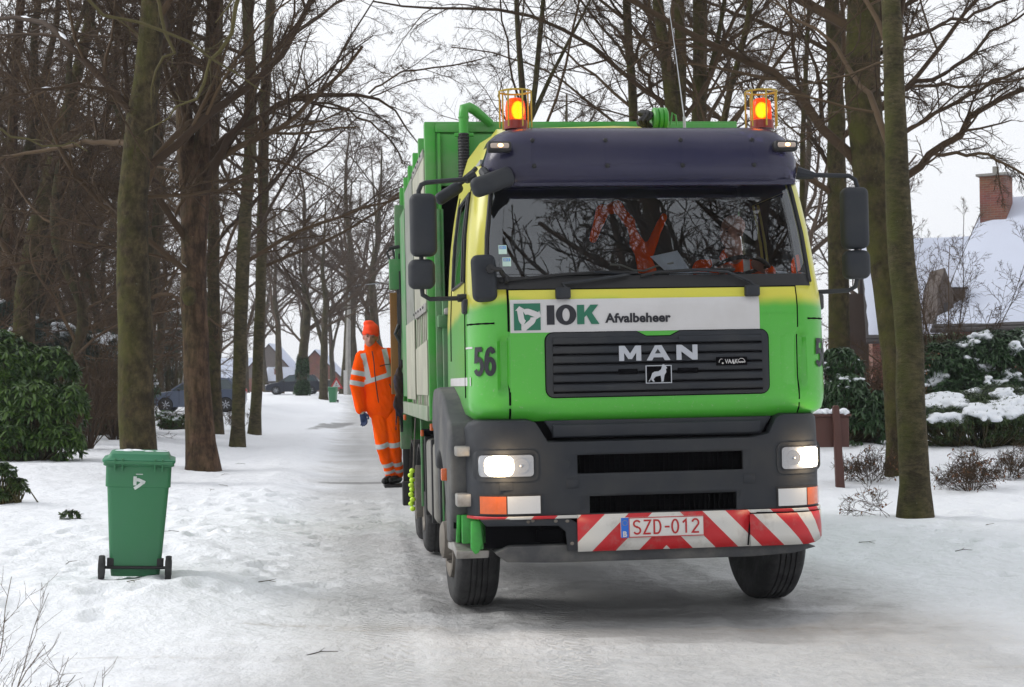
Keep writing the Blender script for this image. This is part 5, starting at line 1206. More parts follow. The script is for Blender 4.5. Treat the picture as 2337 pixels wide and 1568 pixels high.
def plant(kind, i, x, y, rz, sc, label, group):
    src = protos[kind][i % len(protos[kind])]
    if src.name not in used: used.add(src.name); r_ = src
    else:
        r_ = src.copy(); C.objects.link(r_)
        for ch in [c for c in C.objects if c.parent == src]: c = ch.copy(); C.objects.link(c); c.parent = r_
    r_.location = (x, y, hz(x, y)-.05); r_.rotation_euler = (0, 0, rz); r_.scale = (sc, sc, sc*random.uniform(.92, 1.1)); tag(r_, label, 'tree', group); return r_
random.seed(4)
def atg(px, d): p = at(px, 880, d); return p.x, d
far = [(690, 112, 1.15, 'ivy clad trunk standing before the distant brick house, behind the far dark car', 0), (738, 108, .9, 'leaning trunk right of the ivy clad one, at the rear of the far dark car', 1), (785, 122, 1.2, 'broad bare tree directly behind the street lamp pole', 2), (820, 128, 1.1, 'bare tree right of the street lamp arm, above the worker', 0), (868, 118, 1.2, 'bare tree between the worker and the truck side', 1), (640, 140, 1.0, 'bare tree behind the distant houses, left of the ivy clad trunk', 2)]
for px, d, sc, lb, i in far: x, y = atg(px, d); plant('far', i, x, y, random.uniform(0, 6), sc, lb, 'bare trees at the bend of the lane')
for i, (px, d) in enumerate([(500, 150), (560, 165), (610, 180), (690, 175), (760, 180), (850, 170), (920, 150), (980, 160), (1050, 140), (1120, 150)]):
    x, y = atg(px, d); plant('far', i, x, y, random.uniform(0, 6), random.uniform(.95, 1.25), 'hazy bare tree in the distance beyond the bend of the lane', 'hazy far trees')
for i, (px, d) in enumerate([(1240, 90), (1330, 75), (1420, 95), (1500, 85), (1600, 100), (1960, 95), (1700, 80), (1860, 70), (2050, 90), (1120, 80)]):
    x, y = atg(px, d); plant('far', i+1, x, y, random.uniform(0, 6), random.uniform(.75, 1.0), 'bare tree in the stand behind the truck', 'bare trees behind the truck')
n_w = 0
_r = random.Random(11); WD = [(_r.uniform(-140, 470 if d < 85 else 500), d) for d in [40+1.6*i+_r.uniform(-1, 1) for i in range(38)]]
for i, (px, d) in enumerate(WD):
    if 340 < px < 540 and d < 76: px -= 220
    x, y = atg(px, d); plant('wood', i, x, y, random.uniform(0, 6), random.uniform(.85, 1.2), 'close-set dark brown bare tree in the dense wood on the left', 'dense wood on the left')
for i, (x, y, sc) in enumerate([(7.6, -3.5, 1.3), (9.4, -8, 1.4), (11.5, -5, 1.3), (8.2, -15, 1.5), (15, -12, 1.4)]):
    plant('far' if i % 2 == 0 else 'wood', i, x, y, i*1.3, sc, 'bare tree mirrored in the windscreen', 'trees mirrored in the windscreen')

# ---------------------------------------------------------------- leafy bushes
def leaf_mat(name, a, b_, rough=.45):
    m, n, l, b = nt(name); g = n.new('ShaderNodeNewGeometry')
    mx = n.new('ShaderNodeMix'); mx.data_type = 'RGBA'; mx.inputs[6].default_value = (*a, 1); mx.inputs[7].default_value = (*b_, 1); l.new(g.outputs['Random Per Island'], mx.inputs[0])
    l.new(mx.outputs[2], b.inputs['Base Color']); b.inputs['Roughness'].default_value = rough; b.inputs['Specular IOR Level'].default_value = .4; return m
LEAF = leaf_mat('rhododendron_leaf', (.014, .045, .009), (.085, .155, .026))
LEAFD = leaf_mat('dark_leaf', (.014, .040, .014), (.052, .105, .038), .4)
LEAFS = leaf_mat('spruce_needles', (.012, .030, .022), (.035, .065, .048), .7)
LEAFH = leaf_mat('hedge_leaf', (.018, .045, .012), (.065, .10, .025))
LEAFB = leaf_mat('brown_leaf', (.10, .04, .015), (.22, .10, .04), .7)
def leaves(rng, cen, nrml, n, L, W, droop, spread=(50, 85)):
    # whorls: n leaves round each centre
    B = len(cen); nr = nrm(nrml); rnd = rng.randn(B, 3); a1 = nrm(np.cross(nr, rnd)); a2 = np.cross(nr, a1)
    ang = (np.arange(n)/n*2*PI)[None]+rng.rand(B, 1)*6.28+rng.randn(B, n)*.2
    el = np.radians(rng.uniform(*spread, (B, n)))
    d = (a1[:, None]*np.cos(ang)[..., None]+a2[:, None]*np.sin(ang)[..., None])*np.sin(el)[..., None]+nr[:, None]*np.cos(el)[..., None]
    d = nrm(d+np.array([0, 0, -droop])).reshape(-1, 3); base = np.repeat(cen, n, 0); Ls = (L*rng.uniform(.6, 1.2, len(d)))[:, None]
    up = np.array([[0, 0, 1.]]); sd = nrm(np.cross(d, up+rng.randn(len(d), 3)*.35)); nn = np.cross(sd, d)
    Wd = W*rng.uniform(.7, 1.2, (len(d), 1)); q = [base, base+d*Ls*.35+sd*Wd-nn*.0, base+d*Ls*.5+nn*Wd*-.35, base+d*Ls*.35-sd*Wd, base+d*Ls*.75+sd*Wd*.7-up*Ls*.06, base+d*Ls*.75-sd*Wd*.7-up*Ls*.06, base+d*Ls-up*Ls*.12]
    V = np.stack(q, 1).reshape(-1, 3); k = np.arange(len(d))[:, None]*7
    F = np.concatenate([k+np.array([[0, 1, 2, 2]])[:, :4]*1, ], 0)
    tri = np.concatenate([k+np.array([[a, b_, c]]) for a, b_, c in ((0, 1, 2), (0, 2, 3), (1, 4, 2), (2, 5, 3), (2, 4, 6), (2, 6, 5))], 0)
    return V, tri
def bush(name, label, blobs, dens, mat, seed, n=7, L=.11, W=.018, droop=.5, snow=.3, group=None, cat='bush', stems=True, snow_r=.11, base=None, shell=.72):
    rng = np.random.RandomState(seed); c0 = base or blobs[0][0]; b = Vector((c0[0], c0[1], hz(c0[0], c0[1])))
    e = empty(name, b, 0, label, cat, group); off = np.array(b); cs, ns = [], []; sn = []
    for c, r_ in blobs:
        k = int(dens*(r_[0]*r_[1]+r_[0]*r_[2]+r_[1]*r_[2])); v = nrm(rng.randn(k, 3)); v[:, 2] = np.where(rng.rand(k) < .75, np.abs(v[:, 2]), v[:, 2]); 
        lump = 1+.28*vnoise(v[:, 0]*2+v[:, 2]*1.3+c[0], v[:, 1]*2+c[1]-v[:, 2], .5, 2, seed)
        rad = rng.uniform(shell, 1.02, k)**.7*lump; p = np.array(c)+v*np.array(r_)*rad[:, None]
        cs.append(p); ns.append(v/np.array(r_)+np.array([0, 0, .4]))
        m_ = (v[:, 2] > .2) & (rad > .86) & (vnoise(p[:, 0], p[:, 1]*.6+p[:, 2]*1.4, .42, 3, seed+3) > .16-snow*.42); sn.append(p[m_][:int((120+snow*1000)*r_[0]*r_[1]) if snow else 0])
    cs = np.concatenate(cs)-off; ns = np.concatenate(ns); ok = cs[:, 2]+off[2] > height(cs[:, 0]+off[0], cs[:, 1]+off[1])+.02; cs, ns = cs[ok], ns[ok]
    V, F = leaves(rng, cs, ns, n, L, W, droop); mesh_np('foliage', V, F, mat, e)
    if stems:
        idx = rng.choice(len(cs), min(len(cs), 420), False); P = []; 
        for i in idx:
            t = cs[i]; s = np.array([t[0]*.45+rng.randn()*.12, t[1]*.45, -.05]); mpt = s*.5+t*.5+np.array([t[0]*.1, 0, -.1*abs(t[2])]); P.append([s, s*.7+mpt*.3, mpt, mpt*.4+t*.6, t])
        V, F = tubes([(np.array(P), np.linspace(.016, .004, 5)[None]*np.ones((len(P), 1)), 3)]); mesh_np('stem', V, F, TWIGG, e)['kind'] = 'stuff'
    s_ = np.concatenate(sn)-off if snow else []
    if len(s_):
        ic = bmesh.new(); bmesh.ops.create_icosphere(ic, subdivisions=2, radius=1); iv = np.array([v.co[:] for v in ic.verts]); fi = np.array([[v.index for v in f.verts] for f in ic.faces]); ic.free()
        rr = snow_r*rng.uniform(.3, .85, (len(s_), 1)); K = len(iv)
        jit = 1+.09*rng.randn(len(s_), K)
        V = s_[:, None]+iv[None]*np.stack([rr[:, 0]*rng.uniform(.9, 1.5, len(s_)), rr[:, 0]*rng.uniform(.9, 1.4, len(s_)), rr[:, 0]*.62], 1)[:, None]*jit[..., None]+np.array([0, 0, -.01])
        F = (fi[None]+np.arange(len(s_))[:, None, None]*K).reshape(-1, 3); t_ = mesh_np('tmp', V.reshape(-1, 3), F, SNOWCAP)
        md = t_.modifiers.new('r', 'REMESH'); md.mode = 'VOXEL'; md.voxel_size = max(.012, snow_r*.22); ms_ = t_.modifiers.new('s', 'SMOOTH'); ms_.iterations = 6; ms_.factor = .6
        dg = bpy.context.evaluated_depsgraph_get(); dg.update(); me = bpy.data.meshes.new_from_object(t_.evaluated_get(dg)); bpy.data.objects.remove(t_); me.polygons.foreach_set('use_smooth', [True]*len(me.polygons))
        o_ = bpy.data.objects.new('snow_cover', me); C.objects.link(o_); o_.parent = e; o_['kind'] = 'stuff'
    return e
def BB(base, *bl):
    # base: picture point where the bush meets the snow; blobs as (x, y, half width, half height[, metres farther])
    g = on_ground(*base); out = []
    for q in bl:
        d = g.y+(q[4] if len(q) > 4 else 0); p = at(q[0], q[1], d); k = d/FPX; out.append(((p.x, p.y, p.z), (q[2]*k, max(q[2], q[3])*k*.8, q[3]*k)))
    return out
bush('rhododendron', 'big green rhododendron with drooping leaves at the left edge', BB((90, 1050), (70, 950, 95, 95), (0, 880, 110, 120, .5), (130, 1010, 62, 48, -.3), (110, 860, 70, 70, .7), (20, 1010, 90, 55, -.3), (165, 930, 32, 60)), 300, LEAF, 21, 7, .19, .028, .7, 0, snow_r=.10)
bush('spruce_shrub', 'blue-green spruce with snow lumps behind the big rhododendron', BB((60, 1000), (50, 790, 150, 65), (170, 860, 120, 90), (0, 740, 100, 60), (230, 800, 60, 50), (170, 930, 90, 60)), 420, LEAFS, 22, 8, .12, .009, .3, .06, snow_r=.12)
bush('yew_bush', 'dark evergreen thicket between spruce and thick mossy trunk', BB((230, 990), (230, 860, 120, 100), (190, 930, 100, 65), (270, 960, 60, 35), (300, 900, 60, 80)), 330, LEAFD, 23, 6, .15, .02, .4, .14, snow_r=.11)
bush('evergreen_bush', 'snowy evergreen before the blue car between two trunks', BB((400, 980), (402, 962, 30, 18), (378, 955, 22, 18)), 460, LEAF, 24, 6, .15, .022, .4, .6, snow_r=.08)
bush('conifer_bush', 'tall dark conifer between thick mossy trunk and forked trunk', BB((390, 925), (395, 800, 48, 68), (385, 740, 36, 60), (360, 820, 45, 60)), 190, LEAFS, 25, 8, .2, .016, .3, .05, snow_r=.15)
bush('rhododendron', 'small olive rhododendron sprig at the left edge in front of the big one', BB((12, 1150), (8, 1080, 26, 26), (42, 1112, 20, 22), (10, 1125, 20, 20)), 700, LEAFH, 26, 7, .11, .018, .7, .1, snow_r=.04)
bush('rhododendron_seedling', 'tiny leafy sprig poking out of snow left of the near bin', BB((160, 1186), (160, 1176, 20, 11)), 1300, LEAFH, 27, 6, .08, .014, .6, 0, stems=False)
bush('rhododendron', 'loose rhododendron beside the brown post, right of the truck', BB((1950, 1015), (1915, 850, 50, 60, 1), (1930, 920, 55, 70, .5), (1975, 970, 60, 45), (2010, 940, 45, 50)), 380, LEAFD, 28, 7, .17, .020, .75, .05, snow_r=.07)
bush('low_juniper', 'wide low juniper with a sagging lid of snow at the right edge', BB((2200, 1015), (2230, 965, 120, 50), (2130, 970, 80, 45), (2330, 960, 100, 55), (2180, 935, 100, 40, .5), (2290, 915, 90, 35, .8)), 640, LEAFH, 29, 8, .11, .009, .1, .42, snow_r=.12)
bush('clipped_hedge', 'high dark hedge under snow pads before the snowy roofed house', BB((2200, 985), (2160, 850, 100, 70), (2270, 830, 110, 75), (2350, 835, 90, 85), (2220, 900, 150, 70), (2110, 880, 60, 70)), 420, LEAFD, 30, 7, .15, .018, .2, .22, snow_r=.11)
bush('laurel_bush', 'ragged green shrub directly under the roof of the right-hand house', BB((2170, 965), (2160, 800, 60, 40), (2230, 795, 55, 28), (2110, 800, 30, 40)), 420, LEAFH, 31, 6, .16, .02, .3, .10, snow_r=.1)
bush('ivy_growth', 'ivy around the foot of the far tree by the dark car', [((at(690, 850, 111.5).x, 111.5, 2.6), (.42, .4, 1.6)), ((at(690, 850, 111.5).x, 111.5, 1.3), (.55, .5, .9))], 240, LEAFD, 32, 6, .22, .05, .3, 0, cat='ivy', stems=False)
# bare scrub
def scrub(name, label, base, n, H, spread, seed, tw=TWIG, r0=.008, spec=None, berries=0, group=None, up=.02, cat='shrub', dirs=None, rmin=.0016, leaf=0):
    rng = np.random.RandomState(seed); e = empty(name, base, 0, label, cat, group)
    P = np.zeros((n, 7, 3)); a = rng.rand(n)*6.28; s0 = rng.rand(n, 1)*.12
    p = np.stack([np.cos(a)*s0[:, 0], np.sin(a)*s0[:, 0], a*0-.05], 1); tilt = rng.uniform(.05, spread, n)
    d = nrm(np.stack([np.cos(a)*tilt, np.sin(a)*tilt, np.ones(n)], 1)) if dirs is None else nrm(np.array(dirs)[rng.randint(0, len(dirs), n)]+rng.randn(n, 3)*.22)
    L = H*rng.uniform(.55, 1.1, (n, 1))
    for k in range(7): P[:, k] = p; d = nrm(d+rng.randn(n, 3)*.09+np.array([0, 0, up])); p = p+d*L/6
    Rr = np.linspace(r0, r0*.35, 7)[None]*rng.uniform(.6, 1.2, (n, 1))
    sp_ = spec or [S(5, .25, .95, 25, 55, .42, 4, .14, .03, .6, 4), S(4, .2, .95, 25, 60, .45, 3, .16, .02, .6, 3), S(3, .2, .95, 25, 60, .5, 2, .2, .0, .7, 3)]
    parts = grow_crown(rng, [(P, Rr)], sp_, rmin); V, F = tubes([(P, Rr, 5)]+parts); mesh_np('branches', V, F, tw, e)
    if leaf:
        t = parts[-1][0][:, -1]; t = t[rng.choice(len(t), min(len(t), leaf), False)]; V, F = leaves(rng, t, rng.randn(len(t), 3), 2, .05, .014, .6); mesh_np('withered_leaf', V, F, LEAFB, e)['kind'] = 'stuff'
    for k in range(berries):
        q = P[rng.randint(0, n), -1]; m_ = MB(); m_.ell(q, (.012, .012, .014), 10, 7)
        for j in range(4): m_.ell(q+rng.randn(3)*.009, (.007, .007, .006), 8, 5)
        m_.build('seed_head', BARKB, e)
    return e
gb = on_ground(2215, 1120); scrub('bare_shrub', 'low twiggy shrub in the snow right of the smooth trunk', gb, 22, .62, 1.9, 41, TWIG, .007, leaf=120, rmin=.0035)
gb = on_ground(2300, 1090); scrub('bare_shrub', 'low twiggy shrub at the right edge below the juniper', gb, 13, .5, 2.0, 42, TWIG, .006, leaf=60, rmin=.0035)
gb = on_ground(1985, 1100); scrub('bare_shrub', 'wispy shrub between brown post and smooth trunk', gb, 18, .6, 1.5, 43, TWIG, .006, leaf=60, rmin=.0035)
gb = on_ground(2030, 1180); scrub('arching_twig', 'arching twig with withered leaves left of the smooth trunk foot', gb, 4, .55, 1.8, 44, TWIG, .005, leaf=30, dirs=[(-1, -.2, .5), (-.7, 0, .8)], up=-.06, rmin=.003)
gb = at(2160, 860, 36); gb.z = hz(gb.x, gb.y); scrub('tall_hazel', 'tall bare many stemmed shrub before the snowy roof of the right house', gb, 13, 5.0, .9, 45, TWIG, .028, [S(9, .2, .98, 20, 50, .42, 5, .12, .03, .5, 4), S(8, .15, .98, 25, 60, .45, 4, .15, 0, .6, 3), S(5, .2, 1, 25, 60, .45, 3, .2, 0, .6, 3)], rmin=.005)
gb = at(2010, 860, 33); gb.z = hz(gb.x, gb.y); scrub('brown_thicket', 'brown tangled thicket behind the leaning trunk', gb, 40, 1.9, .9, 46, TWIG, .014, leaf=300, rmin=.0045)
gb = at(1950, 860, 33); gb.z = hz(gb.x, gb.y); scrub('brown_thicket', 'brown tangled thicket beside the truck, left of the leaning trunk', gb, 40, 1.9, .9, 47, TWIG, .014, leaf=300, rmin=.0045)
gb = at(262, 900, 42); gb.z = hz(gb.x, gb.y); scrub('brown_thicket', 'tangled undergrowth behind the thick mossy trunk on the left', gb, 50, 2.6, 1.0, 48, TWIG, .014, rmin=.0055)
gb = at(200, 900, 36); gb.z = hz(gb.x, gb.y); scrub('brown_thicket', 'tangled undergrowth above the dark evergreen thicket', gb, 50, 3.0, 1.0, 49, TWIG, .014, rmin=.0055)
gb = on_ground(540, 985); scrub('bare_shrub', 'thin twigs in the snow between the two slim olive trunks', gb, 12, .8, .9, 50, TWIG, .007, rmin=.005)
# foreground sticks
gb = Vector((-2.60, 7.45, hz(-2.60, 7.45))); scrub('foreground_shrub', 'clump of bare upright stems with a seed head in the lower left corner', gb, 40, .92, .26, 51, twig_mat('grey_stems', (.10, .075, .055), (.20, .16, .12)), .0055, [S(5, .35, .95, 15, 40, .38, 4, .14, .05, .6, 4), S(3, .2, .95, 20, 50, .5, 3, .16, .03, .6, 3)], berries=2, rmin=.0015)
gb = Vector((-2.28, 6.55, hz(-2.28, 6.55))); scrub('sprawling_shrub', 'long thin twigs reaching right across the snow at the lower left', gb, 14, 1.02, 1.2, 52, twig_mat('grey_stems_low', (.09, .07, .055), (.18, .14, .11)), .0045, [S(4, .3, .95, 15, 42, .4, 4, .13, .05, .6, 4), S(3, .2, .95, 20, 45, .5, 3, .14, .03, .6, 3)], dirs=[(1, .1, .28), (1, .3, .45), (.9, -.1, .6), (.5, .2, .9), (.75, .3, .75)], up=.015, rmin=.0014)
# branches hanging in from a tree beside the photographer
def overhang(name, label, paths, d, seed):
    rng = np.random.RandomState(seed); e = empty(name, at(*paths[0][0][:2], d), 0, label, 'branch'); off = np.array(e.location); lim = []
    for q in paths: p, r_ = resample([at(x, y, d) for x, y, w_ in q], [w_*d/FPX/2 for x, y, w_ in q], 12); p = p-off; p[1:-1] += rng.randn(10, 3)*.02; lim.append((p[None], r_[None]))
    parts = grow_crown(rng, lim, [S(4, .15, .95, 25, 55, .16, 4, .15, -.02, .5, 4), S(3, .3, 1, 25, 60, .4, 3, .2, 0, .6, 3)], .0012); V, F = tubes([(p, r_, 7) for p, r_ in lim]+parts); mesh_np('branch', V, F, TWIGG, e); return e
overhang('overhanging_branch', 'blurred reddish branch slanting down across the top left', [[(-60, -110, 12), (170, -20, 9), (244, 20, 8), (380, 80, 7), (470, 122, 6), (560, 180, 4), (600, 210, 3)]], 7.0, 71)
overhang('overhanging_branch', 'mossy forked twig hanging over the trunks at the top left', [[(330, -120, 9), (385, 60, 8), (383, 130, 7), (350, 210, 4), (345, 240, 2)], [(560, -110, 12), (535, 40, 10), (500, 130, 8), (460, 210, 7), (420, 250, 5), (330, 300, 3)]], 8.5, 72)
overhang('overhanging_branch', 'thin pale twig reaching in from the left edge', [[(-160, 240, 7), (0, 298, 6), (90, 325, 5), (200, 345, 3)]], 7.5, 73)
# ---------------------------------------------------------------- organic bodies: joined tapered volumes, remeshed into one skin
def cap(m_, p0, p1, r0, r1, n=14, fl=1.0):
    # tapered limb between two joints; fl flattens it front to back
    p0, p1 = Vector(p0), Vector(p1); d = (p1-p0); L = d.length; d.normalize()
    ref = Vector((0, 1, 0)) if abs(d.y) < .85 else Vector((1, 0, 0)); a = (ref-d*ref.dot(d)).normalized(); b = d.cross(a); rings = []
    for i in range(5): t = PI/2*(1-i/4); rings.append((p0-d*r0*math.sin(t), r0*math.cos(t)))
    for i in range(5): t = PI/2*i/4; rings.append((p1+d*r1*math.sin(t), r1*math.cos(t)))
    vs = []; 
    for c, r_ in rings: vs += [c+(a*math.cos(2*PI*k/n)*fl+b*math.sin(2*PI*k/n))*max(r_, 1e-4) for k in range(n)]
    fs = [(i*n+k, i*n+(k+1) % n, (i+1)*n+(k+1) % n, (i+1)*n+k) for i in range(len(rings)-1) for k in range(n)]+[tuple(range(n))[::-1], tuple((len(rings)-1)*n+k for k in range(n))]
    m_.add(vs, fs)
def skin(m_, name, mat, parent, voxel=.012, smooth=4, wrinkle=0, seed=0, band=None, M=None):
    o = m_.build('tmp', mat, None, 0)
    md = o.modifiers.new('r', 'REMESH'); md.mode = 'VOXEL'; md.voxel_size = voxel
    ms = o.modifiers.new('s', 'SMOOTH'); ms.iterations = smooth; ms.factor = .5
    dg = bpy.context.evaluated_depsgraph_get(); dg.update()
    me = bpy.data.meshes.new_from_object(o.evaluated_get(dg)); bpy.data.objects.remove(o)
    n = len(me.vertices); co = np.empty(n*3); me.vertices.foreach_get('co', co); co = co.reshape(-1, 3)
    if wrinkle:
        no = np.empty(n*3); me.vertex_normals.foreach_get('vector', no); no = no.reshape(-1, 3)
        w_ = vnoise(co[:, 0]*1.0+co[:, 1]*.7, co[:, 2]+co[:, 0]*.8, .11, 3, seed)+.7*vnoise(co[:, 0]+co[:, 2]*.35, co[:, 1]-co[:, 2]*.25, .05, 2, seed+1)
        co = co+no*(w_*wrinkle)[:, None]
    if band is not None:
        at_ = me.attributes.new('band', 'FLOAT', 'POINT'); at_.data.foreach_set('value', band(co).astype(np.float32))
    if M is not None: co = co @ np.array(M.to_3x3()).T+np.array(M.translation)
    me.vertices.foreach_set('co', co.ravel()); me.update()
    me.polygons.foreach_set('use_smooth', [True]*len(me.polygons)); me.materials.clear(); me.materials.append(mat)
    r_ = bpy.data.objects.new(name, me); me.name = name; C.objects.link(r_); r_.parent = parent; return r_
def band_mat(name, col, bcol=(.46, .47, .47), rough=.85):
    m, n, l, b = nt(name); a = n.new('ShaderNodeAttribute'); a.attribute_name = 'band'
    tc = n.new('ShaderNodeTexCoord'); nz = n.new('ShaderNodeTexNoise'); nz.inputs['Scale'].default_value = 7; nz.inputs['Detail'].default_value = 5; l.new(tc.outputs['Object'], nz.inputs['Vector'])
    k = math_node(n, l, 'GREATER_THAN', a.outputs['Fac'], 0); mc = n.new('ShaderNodeMix'); mc.data_type = 'RGBA'; mc.inputs[6].default_value = (*[c*.85 for c in col], 1); mc.inputs[7].default_value = (*col, 1); l.new(nz.outputs[0], mc.inputs[0])
    mx = n.new('ShaderNodeMix'); mx.data_type = 'RGBA'; mx.inputs[7].default_value = (*bcol, 1); l.new(k, mx.inputs[0]); l.new(mc.outputs[2], mx.inputs[6]); l.new(mx.outputs[2], b.inputs['Base Color'])
    b.inputs['Roughness'].default_value = rough; b.inputs['Specular IOR Level'].default_value = .05; return m
FLEECE = band_mat('orange_fleece', (1.0, .092, .001)); TROUS = band_mat('orange_trousers', (1.0, .105, .001)); CAPM = pmat('orange_knit', (1.0, .06, .006), .9, bump=.6, bscale=120, var=.1)
SKINM = pmat('skin', (.38, .18, .13), .6, var=.15, scale=14); SKIND = pmat('skin_shadowed_features', (.12, .05, .035), .6); LIPS = pmat('lips', (.30, .11, .09), .6)
GLOVE = pmat('blue_glove', (.012, .028, .085), .8, var=.3, scale=25); BOOT = pmat('black_boot', (.012, .012, .012), .5, var=.3)
HAIR = pmat('grey_hair', (.12, .11, .10), .9)

def head_parts(e, c, turn, tilt, nod=0, s=1.0, bald=True, mat=SKINM):
    # head centre c (between the ears); faces -Y before turning
    M = Matrix.Translation(c) @ Matrix.Rotation(turn, 4, 'Z') @ Matrix.Rotation(tilt, 4, 'Y') @ Matrix.Rotation(nod, 4, 'X') @ Matrix.Scale(s, 4)
    m_ = MB(); m_.ell((0, .012, .045), (.076, .096, .082), 18, 12); m_.ell((0, -.02, -.035), (.060, .070, .075), 16, 10); m_.ell((0, -.045, -.088), (.030, .030, .022), 10, 8)
    m_.ell((0, -.095, -.018), (.011, .018, .026), 10, 8); m_.ell((0, -.098, -.034), (.016, .014, .010), 10, 8)
    for s_ in (-1, 1):
        m_.ell((s_*.030, -.078, .020), (.024, .014, .010), 10, 8); m_.ell((s_*.040, -.060, -.022), (.020, .020, .016), 10, 8); m_.ell((s_*.078, .012, -.008), (.010, .018, .030), 10, 8)
    m_.ell((0, -.086, -.062), (.024, .010, .008), 10, 8); cap(m_, (0, .02, -.06), (0, .03, -.17), .052, .056)
    for i in range(len(m_.v)): m_.v[i] = tuple(M @ Vector(m_.v[i]))
    return m_, M
def face(e, par, M):
    for s_ in (-1, 1):
        m_ = MB(); m_.ell((s_*.030, -.0845, .004), (.013, .008, .007), 10, 6, M=None); m_.v = [tuple(M @ Vector(p)) for p in m_.v]; m_.build('eye', SKIND, par, 80)
        m_ = MB(); m_.ell((s_*.032, -.090, .022), (.018, .006, .004), 10, 6); m_.v = [tuple(M @ Vector(p)) for p in m_.v]; m_.build('eyebrow', HAIR, par, 80)
    m_ = MB(); m_.ell((0, -.0945, -.060), (.022, .006, .0045), 12, 6); m_.v = [tuple(M @ Vector(p)) for p in m_.v]; m_.build('mouth', LIPS, par, 80)
def hand(m_, w_, d, side, s=1.0, curl=.5):
    """relaxed glove hanging from wrist w_ along d; side: direction of the thumb"""
    w_ = Vector(w_); d = Vector(d).normalized(); sd = (Vector(side)-d*Vector(side).dot(d)).normalized(); pl = d.cross(sd)
    cap(m_, w_, w_+d*.075*s, .030*s, .038*s, 12, .62)
    for i, (o, L) in enumerate(((-.030, .070), (-.010, .082), (.011, .078), (.030, .060))):
        b0 = w_+d*.085*s-sd*o*s; k1 = b0+(d*.9+pl*.25*curl).normalized()*L*.45*s; k2 = k1+(d*.7+pl*curl).normalized()*L*.35*s; k3 = k2+(d*.3+pl*1.2*curl).normalized()*L*.3*s
        cap(m_, b0, k1, .0115*s, .0105*s, 8); cap(m_, k1, k2, .0105*s, .0095*s, 8); cap(m_, k2, k3, .0095*s, .008*s, 8)
    t0 = w_+d*.03*s+sd*.028*s; t1 = t0+(sd*.8+d*.8).normalized()*.042*s; t2 = t1+(d*.9+pl*.4*curl).normalized()*.034*s; cap(m_, t0, t1, .014*s, .012*s, 8); cap(m_, t1, t2, .012*s, .009*s, 8)

